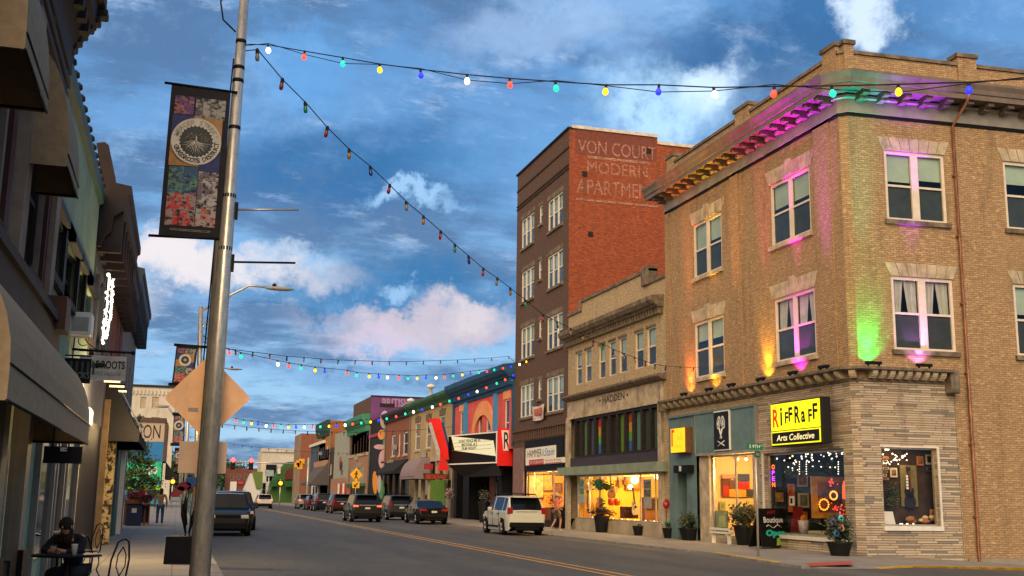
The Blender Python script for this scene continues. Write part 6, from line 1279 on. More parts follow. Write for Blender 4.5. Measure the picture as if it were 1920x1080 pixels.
# ------------------------------------------------------------------ cars
def lerp_(pts, x):
    if x <= pts[0][0]: return pts[0][1]
    for (a, b), (c, d) in zip(pts, pts[1:]):
        if x <= c: t = (x-a)/(c-a) if c > a else 0; return b+(d-b)*t
    return pts[-1][1]
TYRE = plain('tyre_rubber', (.006, .006, .006), .9, .2, 5., bmp=0, spec=.15); RIM = plain('alloy_rim', (.45, .45, .45), .35, .1, 5., met=.7, bmp=0); CGL = paint('car_glass', (.004, .006, .007), .05, .25)
PLT = matte('number_plate', (.55, .55, .52)); TRIM = plain('black_trim', (.005, .005, .005), .7, .2, 3., bmp=0, spec=.15); HLG = paint('headlamp', (.55, .52, .45), .15, .8)
def car(label, loc, rz, L, W, H, body, kind='suv', cat='car', lit=False, group='cars along the street', rails=False, clad=True, rear_lit=None):
    """x is forward, origin at the middle of the car on the road"""
    t = local('parked_car' if not lit else 'car', label, cat, loc, group, rz)
    h2 = L/2; wr = .34 if kind != 'sedan' else .325; xf, xr = h2-.88, -h2+.92; belt = H*.60 if kind != 'sedan' else H*.635; gnd = .2
    if kind == 'suv': top = [(-h2, H*.62), (-h2+.07, H*.66), (-h2+.42, H*.955), (-h2+.7, H*.985), (-.2, H), (.35, H*.985), (h2-1.72, H*.62+.12), (h2-1.55, H*.625), (h2-.5, H*.57), (h2-.12, H*.49), (h2, H*.42)]; r0, r1, w0, w1 = -h2+.05, -h2+.5, .33, h2-1.6
    elif kind == 'box': top = [(-h2, H*.62), (-h2+.05, H*.66), (-h2+.2, H*.97), (-.2, H), (.75, H*.985), (h2-1.12, H*.66), (h2-1.0, H*.64), (h2-.35, H*.60), (h2-.08, H*.54), (h2, H*.45)]; r0, r1, w0, w1 = -h2+.03, -h2+.25, .72, h2-1.05
    else: top = [(-h2, H*.60), (-h2+.08, H*.68), (-h2+.75, H*.70), (-h2+1.5, H*.95), (-.1, H), (.45, H*.97), (h2-1.4, H*.66), (h2-.5, H*.58), (h2-.1, H*.48), (h2, H*.4)]; r0, r1, w0, w1 = -h2+.8, -h2+1.55, .4, h2-1.42
    plan = [(-h2, .84), (-h2+.1, .93), (-h2+.35, .985), (-.5, 1), (.8, 1), (h2-.6, .96), (h2-.2, .86), (h2, .72)]
    xs = sorted(set([round(-h2+i*.07, 3) for i in range(int(L/.07)+1)]+[h2, -h2+.04, -h2+.02, h2-.02]+[p[0] for p in top]))
    rings = []
    for x in xs:
        zt = lerp_(top, x); w = W/2*lerp_(plan, x); zb = gnd
        for xw in (xf, xr):
            d = abs(x-xw)
            if d < wr+.07: zb = max(zb, .33+math.sqrt(max(0, (wr+.07)**2-d*d)))
        endk = min(1, (h2-abs(x))/.12); zb = max(zb, gnd+.14*(1-endk)); bl = min(belt, zt-.02); up = max(0., (zt-bl)/(H-belt)) if zt > bl else 0
        wt = w*(1-.20*min(1, up)); a = max(zb, min(.5, zt-.1))
        mid = max(zb+.01, min(bl-.02, H*.42))
        rings.append([(x, w*.95, zb), (x, w*1.0, mid), (x, w*.985, max(mid+.01, bl)), (x, w*.955, max(mid+.02, bl+min(.03, zt-bl))), (x, wt*.98, zt-.055*min(1, up+.15)), (x, wt*.88, zt-.01), (x, 0, zt+.012*min(1, up))])
    nr = 7; B_, Gq, Wd = MB(), MB(), MB()
    for i in range(len(xs)-1):
        xm = (xs[i]+xs[i+1])/2; a, b = rings[i], rings[i+1]; isw = r1-.05 < xm < w0+.75*(w1-w0)*.7 and not any(abs(xm-q) < .05 for q in ((xf+xr)/2+.05, r1+.45 if kind != 'sedan' else 99))
        for s in (1, -1):
            for j in range(nr-1):
                q = [(p[0], p[1]*s, p[2]) for p in (a[j], b[j], b[j+1], a[j+1])]
                if s < 0: q = q[::-1]
                scr = (w0 < xm < w1 or r0 < xm < r1)
                dst = Gq if (j == 3 and isw) or (j >= 5 and scr) or (j == 4 and scr and False) else B_
                dst.face(q, True)
    for R_, s in ((rings[0], -1), (rings[-1], 1)):
        pts = [(p[0], p[1], p[2]) for p in R_]+[(p[0], -p[1], p[2]) for p in R_[-2::-1]]; B_.face(pts if s < 0 else pts[::-1])
    B_.build('body', t, body); Gq.build('windows', t, CGL)
    g = MB()
    for s in (1, -1): g.box(-h2+.3, h2-.3, min(s*W*.30, s*W*.44), max(s*W*.30, s*W*.44), .17, .34)
    g.box(-h2+.1, h2-.1, -W*.30, W*.30, .2, .5); g.build('underbody', t, TRIM)
    for xw in (xf, xr):
        for s in (1, -1):
            y = s*(W/2-.12); wb = MB().lathe((xw, y-s*.1, .33), [(.0, 0), (wr-.04, 0), (wr, .03), (wr, .19), (wr-.03, .22), (wr*.64, .22), (wr*.62, .19)], 20, (0, s, 0)).build('wheel', t, TYRE)
            r = MB().lathe((xw, y+s*.075, .33), [(wr*.64, 0), (wr*.62, .03), (wr*.5, .01), (.05, .0), (.05, .035), (0, .035)], 20, (0, s, 0), False)
            for k in range(5): w = k*1.2566; c = Vector((math.cos(w), 0, math.sin(w))); r.tube([Vector((xw, y+s*.11, .33))+c*.04, Vector((xw, y+s*.105, .33))+c*wr*.62], .032, 5)
            r.build('rim', wb, RIM)
    TLm = rear_lit if rear_lit else paint('tail_red', (.28, .008, .008), .2, .6)
    for s in (1, -1):
        y0_, y1_ = sorted((s*W*.30, s*W*.465)) if kind != 'sedan' else sorted((s*W*.22, s*W*.47)); zl = H*.545 if kind != 'sedan' else H*.53; zh = zl+(.2 if kind == 'suv' and not rear_lit else .11 if rear_lit else .3 if kind == 'box' else .14)
        if kind == 'suv' and not rear_lit: y0_, y1_ = sorted((s*W*.355, s*W*.475)); zh = zl+.27
        MB().box(-h2-.012, -h2+.16, y0_, y1_, zl, zh).build('tail_light', t, TLm, bevel=.02)
        y0_, y1_ = sorted((s*W*.26, s*W*.425)); MB().box(h2-.22, h2+.012 if kind == 'box' else h2-.02, y0_, y1_, H*.41, H*.41+.14).build('headlight', t, HLG, bevel=.03)
        y0_, y1_ = sorted((s*(W/2-.02), s*(W/2+.16))); xm = w1-.35 if kind != 'box' else w1-.15; MB().box(xm-.06, xm+.06, y0_, y1_, belt+.02, belt+.17).build('wing_mirror', t, body if kind != 'sedan' else TRIM, bevel=.03)
    for s in (1, -1):
        g = MB()
        for x in ((xf+xr)/2+.05, xf-.5, xr+.42): g.box(x-.008, x+.008, *sorted((s*(W/2-.03), s*(W/2+.002))), .42, belt)
        g.box(xr+.5, xf-.5, *sorted((s*(W/2-.03), s*(W/2+.003))), .33, .40); g.build('door_seams', t, TRIM)
        for x in ((xf+xr)/2+.2, xr+.55): MB().box(x-.09, x+.09, *sorted((s*(W/2-.02), s*(W/2+.02))), belt-.12, belt-.09).build('door_handle', t, TRIM)
    MB().box(-h2-.02, -h2+.02, -.16, .16, H*.47, H*.47+.11).build('number_plate', t, PLT)
    rb = MB().box(-h2-.05, -h2+.2, -W*.43, W*.43, .34, .56); rb.build('rear_bumper', t, TRIM if clad else body, bevel=.04)
    MB().box(-h2-.055, -h2+.1, -W*.3, W*.3, .26, .345).build('rear_valance', t, TRIM)
    fb_ = MB().box(h2-.25, h2+.03, -W*.4, W*.4, .26, .5); fb_.build('front_bumper', t, TRIM if kind == 'box' else body, bevel=.04)
    MB().box(h2-.06, h2+.016, -W*.25, W*.25, H*.42, H*.42+.12).build('grille', t, TRIM)
    MB().box(-h2-.03, -h2, -W*.28, W*.28, H*.60, H*.60+.03).build('tailgate_trim', t, RIM if clad else TRIM)
    if rails:
        for s in (1, -1): MB().tube([(-h2+.75, s*W*.36, H-.01), (-h2+.85, s*W*.36, H+.07), (.5, s*W*.36, H+.07), (.62, s*W*.36, H-.02)], .02, 6).build('roof_rail', t, TRIM)
        for x in (-.9, .1): MB().tube([(x, -W*.38, H+.09), (x, W*.38, H+.09)], .022, 6).build('crossbar', t, TRIM)
    if kind != 'sedan': MB().box(-h2+.12, -h2+.5, -W*.33, W*.33, H*.955, H*.985).build('roof_spoiler', t, body, bevel=.01)
    return t
# heading: street direction is +Y, cars on the right point away from the camera
NP = R(90)
def place(px, py, L, rear=True, X=None):
    p = onZ(px, py); return Vector((X if X is not None else p.x, p.y+(L/2 if rear else -L/2), 0))
PEARL = paint('pearl_white', (.56, .55, .46), .3, .5); GUN = paint('gunmetal', (.016, .015, .013), .28, .35, .2); BLKP = paint('car_black', (.003, .003, .004), .18, .45); SLV = paint('slate_silver', (.035, .04, .042), .28, .4, .3); MRD = paint('dark_red_paint', (.07, .006, .008), .25, .5); WHTP = paint('car_white', (.55, .52, .48), .3, .5); NVY = paint('car_navy', (.01, .012, .03), .2, .9); SILV = paint('car_silver', (.28, .28, .27), .3, .6, .3)
BRK = glow('brake_red', (1, .10, .03), 2.2); BRK2 = glow('brake_far', (1, .12, .06), 3.)
car('pearl white estate car with roof bars parked by the amber shop', (14.5, 48.6, 0), NP+R(0), 4.5, 1.8, 1.68, PEARL, 'suv', rails=True)
car('dark grey crossover with lit tail lights driving in the right lane', (11.15, 70.4, 0), NP, 4.6, 1.86, 1.68, GUN, 'suv', lit=True, rear_lit=BRK)
car('black hatchback saloon with a pale windscreen reflection parked before the theatre', (14.35, 66.3, 0), NP, 4.8, 1.84, 1.42, BLKP, 'sedan', clad=False)
car('slate crossover parked in front of the black saloon', (14.45, 76.5, 0), NP, 4.5, 1.84, 1.66, SLV, 'suv', rails=True)
car('small red and white hatchback half hidden behind the dark crossover', (13.6, 84.5, 0), NP, 4.1, 1.75, 1.45, paint('car_red', (.25, .02, .02), .2, .8), 'suv', clad=False)
car('maroon crossover parked under the pale panelled facade', (14.0, 101.5, 0), NP, 4.7, 1.86, 1.72, MRD, 'suv')
car('navy off-road car with a spare wheel parked behind the maroon one', (14.0, 114, 0), NP, 4.4, 1.86, 1.75, NVY, 'box')
car('dark red saloon parked between the navy car and the pale crossover', (14.1, 122, 0), NP, 4.5, 1.8, 1.5, MRD, 'suv', clad=False)
car('pale crossover with glowing tail lights far down the right kerb', (14.1, 131, 0), NP, 4.5, 1.84, 1.68, SILV, 'suv', rear_lit=BRK2)
car('far pale car braking with bright red lights in the middle of the street', (9.3+.35, 133, 0), NP, 4.4, 1.82, 1.6, WHTP, 'suv', lit=True, rear_lit=BRK2)
car('second far car with red lights beyond the braking one', (6.9, 165, 0), NP, 4.4, 1.82, 1.55, SILV, 'suv', lit=True, rear_lit=BRK2)
car('boxy black car facing the camera parked at the left kerb', (1.92, 46.4, 0), -NP, 4.4, 1.80, 1.62, BLKP, 'box')
car('dark car parked nose out behind the boxy black one', (2.5, 53.4, 0), -NP, 4.6, 1.9, 1.72, BLKP, 'suv')
# ------------------------------------------------------------------ festoon lights
CAB = plain('black_cable', (.01, .01, .01), .7)
BC = {'w': glow('bulb_white', (1, .88, .62), 5.), 'r': glow('bulb_red', (1, .06, .03), 2.), 'g': glow('bulb_green', (.01, .62, .32), 1.7), 'y': glow('bulb_yellow', (1, .55, .01), 2.2), 'b': glow('bulb_blue', (.02, .03, .9), 1.6)}
BD = {'r': paint('bulb_off_red', (.25, .01, .01), .2), 'g': paint('bulb_off_green', (.01, .18, .08), .2), 'y': paint('bulb_off_amber', (.30, .12, .01), .2), 'b': paint('bulb_off_blue', (.01, .02, .2), .2), 'w': paint('bulb_off_clear', (.2, .18, .15), .2)}
_bm = {}
def bulb_mesh(col, on, s):
    k = (col, on, s)
    if k not in _bm:
        g = MB(); g.lathe((0, 0, 0), [(.001, -.125*s), (.03*s, -.118*s), (.05*s, -.09*s), (.052*s, -.06*s), (.035*s, -.02*s), (.018*s, 0)] if on else [(.001, -.10*s), (.022*s, -.09*s), (.03*s, -.05*s), (.022*s, 0)], 10); me = bpy.data.meshes.new('bulb'); me.from_pydata([tuple(v) for v in g.v], [], g.f); me.materials.append((BC if on else BD)[col])
        me.polygons.foreach_set('use_smooth', [True]*len(me.polygons)); _bm[k] = me
    return _bm[k]
_sm = {}
def sock_mesh(s):
    if s not in _sm:
        g = MB(); g.lathe((0, 0, 0), [(.001, -.0), (.024*s, 0), (.024*s, .055*s), (.012*s, .075*s), (.001, .076*s)], 8); me = bpy.data.meshes.new('socket'); me.from_pydata([tuple(v) for v in g.v], [], g.f); me.materials.append(CAB); _sm[s] = me
    return _sm[s]
def festoon(label, a, b, path, bulbs, on=True, s=1., r=.008, twin=False, cols='rgybw', name='string_lights'):
    """cable hung between a and b; path gives the sag, bulbs the places of the lamps along it"""
    t = thing(name, label, 'string lights', a, 'festoon lights across the street'); P = [onV(x, y, a, b) for x, y in path]; P = [a]+P+[b]
    MB().tube(P, r, 5).build('cable', t, CAB)
    if twin: MB().tube([p+Vector((0, 0, .05*math.sin(i*1.7)-.03)) for i, p in enumerate(P)], r*.7, 5).build('support_wire', t, CAB)
    def zat(q):
        hd = Vector((b.x-a.x, b.y-a.y)); L2 = hd.length_squared; f = lambda p: ((p.x-a.x)*hd.x+(p.y-a.y)*hd.y)/L2; k = f(q)
        for c, d in zip(P, P[1:]):
            kc, kd = f(c), f(d)
            if min(kc, kd) <= k <= max(kc, kd) and kd != kc: return c+(d-c)*((k-kc)/(kd-kc))
        return q
    for i, (x, y, c) in enumerate(bulbs):
        p = zat(onV(x, y, a, b)); o = bpy.data.objects.new('bulb', bulb_mesh(c, on if c.islower() else False, s)); COL.objects.link(o); o.parent = t; o.location = p-a+Vector((0, 0, -.06*s)); o.rotation_euler = (random.uniform(-.15, .15), random.uniform(-.15, .15), 0)
        k = bpy.data.objects.new('socket', sock_mesh(s)); COL.objects.link(k); k.parent = o
    return t
a = pp_(onY(468, 78, 14.1).z); FWb = Vector((FW.x, FW.y, 0)).normalized()
dR = ray(1920, 148); q = EY+dR*(9.6/dR.dot(FW)); e = a+(q-a)*1.6; e.z = onV(2100, 130, a, q).z
sp = [(503, 84), (571, 96), (643, 108), (712, 120), (789, 130), (876, 140), (956, 147), (1042, 153), (1136, 159), (1235, 159), (1339, 164), (1451, 162), (1560, 161), (1684, 158), (1816, 154)]
cols = 'wrgybwrgybwrgyb'
festoon('lit string of coloured bulbs crossing the sky from the near pole to the right', a, e, sp+[(1920, 148)], [(x, y, c) for (x, y), c in zip(sp, cols)], True, .62, .007, True)
up_ = [(483, 93), (529, 148), (573, 192), (613, 238), (655, 280), (695, 312), (730, 346), (762, 378), (794, 405), (826, 433), (853, 458), (879, 480), (906, 503), (932, 521), (957, 540), (985, 562), (1018, 590), (1045, 603), (1070, 616), (1093, 627), (1112, 639), (1130, 645), (1150, 655), (1170, 663), (1190, 670), (1210, 677), (1228, 683), (1248, 686), (1275, 688), (1300, 689)]
e = FR.p(FR.u(1330, 690), FR.z(1330, 690), .05); a2 = pp_(onY(468, 92, 14.1).z)
festoon('unlit string of bulbs dropping from the near pole to the corner building', a2, e, up_, [(x, y, 'wrgrybrwyrgbrwygrbwyrgbwyrgbwy'[i]) for i, (x, y) in enumerate(up_)], False, 1.05, .008)
P2 = onY(374, 640, 35); 
l3 = [(430, 654, 'r'), (452, 661, 'g'), (521, 676, 'w'), (542, 680, 'r'), (565, 684, 'g'), (591, 688, 'y'), (609, 690, 'b'), (651, 694, 'r'), (669, 698, 'g'), (692, 700, 'y'), (710, 701, 'b'), (727, 702, 'w'), (748, 703, 'r'), (765, 704, 'g'), (782, 704, 'y'), (799, 703, 'b'), (818, 703, 'w'), (834, 702, 'r'), (850, 700, 'g'), (867, 698, 'y'), (882, 696, 'b'), (898, 694, 'g'), (913, 692, 'r'), (927, 689, 'g'), (943, 686, 'r'), (958, 683, 'b'), (974, 679, 'w'), (987, 674, 'y')]
e = FR.p(FR.u(1003, 676), FR.z(1003, 672), .05)
festoon('lit string of coloured bulbs from the second pole to the brown apartment block', P2, e, [(x, y) for x, y, c in l3], l3, True, 1.05, .010)
u3 = [(410+i*32, int(652+ (i*32)*.155 - (i*32)**2*.00023)) for i in range(18)]
festoon('dark unlit string running just above the second lit string', P2+Vector((0, 0, .25)), FR.p(FR.u(972, 690), FR.z(972, 686), .05), u3, [(x, y, 'wrgyb'[i % 5]) for i, (x, y) in enumerate(u3)], False, 1.1, .012)
P3 = onY(349, 775, 67)
l4 = [(443, 784, 'r'), (457, 787, 'g'), (472, 789, 'y'), (484, 790, 'b'), (499, 793, 'w'), (513, 794, 'r'), (527, 795, 'g'), (541, 796, 'y'), (555, 796, 'b'), (571, 796, 'w'), (586, 796, 'r'), (601, 795, 'g'), (617, 794, 'y'), (631, 793, 'b'), (647, 792, 'w'), (662, 790, 'r'), (678, 788, 'g'), (695, 786, 'y'), (710, 783, 'b'), (725, 780, 'g'), (743, 776, 'r'), (760, 771, 'g'), (775, 767, 'w'), (792, 763, 'b'), (811, 758, 'w'), (826, 753, 'r'), (843, 747, 'g'), (860, 742, 'r'), (878, 735, 'b'), (895, 729, 'w'), (912, 722, 'r'), (931, 714, 'g'), (947, 707, 'r'), (962, 699, 'b')]
e = FR.p(FR.u(967, 697), FR.z(967, 697), .75)
festoon('lit string of coloured bulbs from the third pole up to the theatre cornice', P3, e, [(x, y) for x, y, c in l4], l4, True, 1.35, .013)
for (pa, Ya, pb_, off, lb) in ((( 349, 785), 67, (850, 800), 0, 'far unlit string sagging below the third pole string'), ((341, 815), 125, (700, 850), 1, 'farthest unlit string over the traffic lights')):
    a = onY(*pa, Ya); b = FR.p(FR.u(*pb_), FR.z(*pb_), .05); A2 = (pa, pb_); n = 22; pt = []
    for i in range(1, n): q = i/n; pt.append((pa[0]+(pb_[0]-pa[0])*q, pa[1]+(pb_[1]-pa[1])*q+ (34 if off == 0 else 20)*4*q*(1-q)*.5))
    festoon(lb, a, b, pt, [(x, y, 'wrgyb'[i % 5]) for i, (x, y) in enumerate(pt)], False, 1.5, .014)
# ------------------------------------------------------------------ people
def skin(name, parent, joints, edges, mat, root=0, sub=1):
    me = bpy.data.meshes.new(name); me.from_pydata([j[:3] for j in joints], edges, []); ob = bpy.data.objects.new(name, me); COL.objects.link(ob); ob.parent = parent; me.materials.append(mat)
    md = ob.modifiers.new('s', 'SKIN'); md.use_smooth_shade = True
    for i, j in enumerate(joints):
        v = me.skin_vertices[0].data[i]; r = j[3]; v.radius = r if isinstance(r, tuple) else (r, r); v.use_root = (i == root)
    s = ob.modifiers.new('u', 'SUBSURF'); s.levels = sub; s.render_levels = sub; return ob
SKN = plain('skin', (.42, .22, .14), .6, .08, 8., bmp=0)
def person(label, loc, rz, top, legs, hair, pose, h=1.72, short=False, hat=None, shoes=(.03, .02, .02), long_hair=False, sleeve='short', group='people on the pavements'):
    """pose: dict of joints in the figure's space, x right, y forward"""
    t = local('person', label, 'person', loc, group, rz); k = h/1.72; J = {}
    D = dict(pel=(0, 0, .95), wst=(0, 0, 1.10), chs=(0, 0, 1.32), nck=(0, 0, 1.47), hed=(0, .02, 1.60), crn=(0, .01, 1.69), shR=(.19, 0, 1.42), elR=(.26, -.02, 1.14), wrR=(.26, .06, .90), haR=(.26, .09, .81), shL=(-.19, 0, 1.42), elL=(-.26, -.02, 1.14), wrL=(-.26, .06, .90), haL=(-.26, .09, .81),
             hiR=(.10, 0, .90), knR=(.11, .02, .50), anR=(.11, -.02, .09), toR=(.12, .14, .04), hiL=(-.10, 0, .90), knL=(-.11, .02, .50), anL=(-.11, -.02, .09), toL=(-.12, .14, .04)); D.update(pose)
    rad = dict(pel=(.125, .10), wst=(.115, .085), chs=(.145, .10), nck=.05, hed=(.078, .095), crn=(.06, .075), shR=.055, elR=.042, wrR=.028, haR=(.03, .018), shL=.055, elL=.042, wrL=.028, haL=(.03, .018), hiR=.085, knR=.055, anR=.036, toR=.03, hiL=.085, knL=.055, anL=.036, toL=.03)
    nm = list(D); ix = {n: i for i, n in enumerate(nm)}; P = lambda n: tuple(v*k for v in D[n])
    E = [('pel', 'wst'), ('wst', 'chs'), ('chs', 'nck'), ('nck', 'hed'), ('hed', 'crn')]+[(a+s, b+s) for s in 'RL' for a, b in (('sh', 'el'), ('el', 'wr'), ('wr', 'ha'), ('hi', 'kn'), ('kn', 'an'), ('an', 'to'))]+[('chs', 'shR'), ('chs', 'shL'), ('pel', 'hiR'), ('pel', 'hiL')]
    skin('body', t, [(*P(n), rad[n]) for n in nm], [(ix[a], ix[b]) for a, b in E], SKN, ix['pel'])
    hd = Vector(P('hed'))
    g = MB(); g.ball(hd+Vector((0, .085, -.005)), .02, 6, (.6, .8, 1)); g.ball(hd+Vector((.085, 0, 0)), .022, 6, (.4, .8, 1.2)); g.ball(hd+Vector((-.085, 0, 0)), .022, 6, (.4, .8, 1.2)); g.build('nose_and_ears', t, SKN)
    for s in (1, -1): MB().ball(hd+Vector((s*.032, .082, .025)), .011, 6).build('eye', t, BLK)
    MB().ball(hd+Vector((0, .08, -.045)), .022, 6, (1, .3, .3)).build('mouth', t, plain('lips', (.3, .08, .07)))
    g = MB(); g.ball(hd+Vector((0, -.022, .035)), .103, 10, (.93, 1., .95))
    if long_hair: g.ball(hd+Vector((0, -.06, -.09)), .1, 8, (.95, .6, 1.5))
    g.build('hair', t, cl('hair_%d' % int(hair[0]*1000), hair))
    ps = [(*P('pel'), (.14, .115)), (*P('wst'), (.135, .105)), (*P('chs'), (.165, .12)), (*(Vector(P('nck'))-Vector((0, 0, .05))), .06)]; ee = [(0, 1), (1, 2), (2, 3)]
    for s in 'RL':
        n = len(ps); sh, el, wr_p = Vector(P('sh'+s)), Vector(P('el'+s)), Vector(P('wr'+s)); ps.append((*sh, .07)); ee.append((2, n)); ps.append((*(sh+(el-sh)*.75), .058)); ee.append((n, n+1))
        if sleeve == 'long': ps.append((*el, .052)); ee.append((n+1, n+2)); ps.append((*(wr_p+(el-wr_p)*.08), .04)); ee.append((n+2, n+3))
    skin('shirt', t, ps, ee, top)
    ps = [(*P('pel'), (.145, .12))]; ee = []
    for s in 'RL':
        n = len(ps); hi, kn, an = Vector(P('hi'+s)), Vector(P('kn'+s)), Vector(P('an'+s)); ps += [(*hi, .10), (*(hi+(kn-hi)*(.9 if short else 1)), .075 if short else .07)]; ee += [(0, n), (n, n+1)]
        if not short: ps.append((*(an+Vector((0, 0, .02))), .058)); ee.append((n+1, n+2))
    skin('trousers' if not short else 'shorts', t, ps, ee, legs)
    for s in 'RL': an, to = Vector(P('an'+s)), Vector(P('to'+s)); MB().tube([an+Vector((0, -.04, -.035)), (an+to)/2+Vector((0, 0, -.02)), to+Vector((0, .03, -.0))], [.042, .048, .03], 8).build('shoe', t, cl('shoe', shoes))
    for s in 'RL':
        w_, hh = Vector(P('wr'+s)), Vector(P('ha'+s)); dd = (hh-w_).normalized(); sd_ = dd.cross(Vector((1, 0, 0))).normalized(); g = MB()
        for q in range(4): b0 = hh+sd_*(.024-.016*q); g.tube([b0, b0+dd*(.05+.008*(q in (1, 2))), b0+dd*.075+Vector((0, 0, 0))], [.009, .008, .006], 5)
        g.tube([w_+dd*.03+sd_*.03, w_+dd*.07+sd_*.052], [.01, .007], 5); g.build('fingers', t, SKN)
    if hat: g = MB(); g.lathe(hd+Vector((0, -.01, .06)), [(.001, .12), (.07, .115), (.09, .03), (.1, .0), (.19, -.02), (.19, -.035), (.0, -.02)], 16); g.build('hat', t, hat)
    return t
p = onZ(275, 980, SWZ); person('person in dark top and black trousers on the left pavement beside the brick planter', (p.x, 56.5, SWZ), R(10), cl('top_dark_red', (.05, .012, .015)), cl('trousers_black', (.012, .012, .015)), (.30, .2, .13), dict(elR=(.24, .05, 1.16), wrR=(.2, .26, 1.2), haR=(.19, .33, 1.24)), h=1.72, sleeve='long', shoes=(.4, .4, .38))
p = onZ(301, 981, SWZ); person('person with long dark hair in a tan jacket and blue jeans seen from behind', (p.x, 55.8, SWZ), R(-5), cl('jacket_tan', (.26, .17, .09)), cl('jeans_blue', (.03, .07, .16)), (.02, .014, .01), dict(elR=(.27, .0, 1.14), elL=(-.27, .0, 1.14)), h=1.74, long_hair=True, sleeve='long')
person('person in orange T-shirt, shorts and straw hat walking past the amber shop', (17.15, 50.2, SWZ), R(-75), cl('tshirt_orange', (.62, .13, .07)), cl('shorts_khaki', (.12, .085, .05)), (.2, .12, .07), dict(knR=(.11, .16, .52), anR=(.11, .10, .10), toR=(.12, .25, .05), knL=(-.11, .0, .50), anL=(-.11, -.26, .12), toL=(-.12, -.12, .04), elR=(.25, -.14, 1.16), wrR=(.22, -.02, .92), haR=(.22, .04, .86), elL=(-.25, .1, 1.16), wrL=(-.2, .32, 1.06), haL=(-.19, .4, 1.02)), h=1.76, short=True, hat=cl('straw_hat', (.45, .35, .2)))
# seated customer at the cafe table
ST = dict(pel=(0, 0, .50), wst=(0, .06, .66), chs=(0, .20, .86), nck=(0, .30, .98), hed=(0, .38, 1.08), crn=(0, .36, 1.17), shR=(.19, .22, .94), elR=(.25, .42, .76), wrR=(.08, .58, .77), haR=(.0, .60, .77), shL=(-.19, .22, .94), elL=(-.25, .42, .76), wrL=(-.08, .56, .77), haL=(-.0, .60, .80), hiR=(.1, .02, .48), knR=(.13, .46, .50), anR=(.13, .42, .10), toR=(.13, .56, .05), hiL=(-.1, .02, .48), knL=(-.13, .46, .50), anL=(-.13, .40, .10), toL=(-.13, .54, .05))
YT = 15.6; tx = onY(130, 985, YT).x
tb = local('cafe_table', 'black round cafe table with a white paper cup on it', 'table', (tx, YT, SWZ)); MB().lathe((0, 0, .72), [(0, 0), (.42, 0), (.43, .012), (.42, .025), (0, .025)], 24).build('table_top', tb, BLK)
MB().tube([(0, 0, 0), (0, 0, .72)], .03, 8).build('stem', tb, BLK)
for k in range(3): w = k*2.094; MB().tube([(0, 0, .2), (.2*math.cos(w), .2*math.sin(w), .12), (.34*math.cos(w), .34*math.sin(w), .0)], .016, 6).build('leg', tb, BLK)
tag(MB().lathe((tx+.1, YT-.18, SWZ+.746), [(0, 0), (.03, 0), (.042, .13), (.045, .135), (0, .136)], 14).build('paper_cup', None, matte('paper_white', (.65, .62, .55))), 'white paper cup on the black cafe table', 'cup')
person('person in black hunched over the cafe table with blue hair', (tx+.05, YT+.75, SWZ), R(180)-R(20), cl('hoodie_black', (.012, .011, .012)), cl('trousers_black', (.012, .012, .015)), (.02, .02, .16), ST, sleeve='long', long_hair=True)
def iron_chair(label, loc, rz):
    t = local('iron_chair', label, 'chair', loc, 'wrought iron cafe chairs', rz)
    MB().lathe((0, 0, .45), [(0, 0), (.2, 0), (.22, .012), (.2, .025), (0, .025)], 18).build('seat', t, BLK)
    for x, y in ((.16, .16), (-.16, .16), (.16, -.16), (-.16, -.16)): MB().tube([(x, y, .45), (x*1.1, y*1.1, .25), (x*.95, y*.95, .12), (x*1.25, y*1.25, 0)], .011, 6).build('leg', t, BLK)
    g = MB(); g.tube([(.19, -.17, .45), (.2, -.2, .7), (.12, -.23, .92), (0, -.24, .96), (-.12, -.23, .92), (-.2, -.2, .7), (-.19, -.17, .45)], .012, 6)
    for s in (-1, 1): g.tube([(0, -.2, .5), (s*.1, -.21, .62), (s*.09, -.22, .76), (0, -.23, .86)], .008, 5)
    g.build('backrest', t, BLK); return t
p = onZ(190, 1060, SWZ); c1 = iron_chair('wrought iron cafe chair standing nearest the open pavement', (p.x-.1, 22.4, SWZ), R(120)); 
iron_chair('wrought iron cafe chair tucked on the near side of the round table', (tx+.5, YT-.35, SWZ), R(60)); iron_chair('wrought iron cafe chair under the seated person', (tx+.05, YT+.8, SWZ), R(180))
t = local('cafe_table', 'pale topped cafe table by the mottled post', 'table', (p.x-.62, 22.8, SWZ)); MB().lathe((0, 0, .72), [(0, 0), (.4, 0), (.41, .015), (.4, .03), (0, .03)], 20).build('table_top', t, BLK); MB().tube([(0, 0, 0), (0, 0, .72)], .025, 8).build('stem', t, BLK)
for k in range(3): w = k*2.094+.4; MB().tube([(0, 0, .15), (.32*math.cos(w), .32*math.sin(w), .0)], .014, 6).build('leg', t, BLK)
tag(MB().box(p.x-.8, p.x-.5, 22.65, 22.95, SWZ+.752, SWZ+.80).build('paper_bag', None, matte('paper_cream', (.5, .42, .28)), bevel=.01), 'cream paper packet lying on the farther cafe table', 'packet')
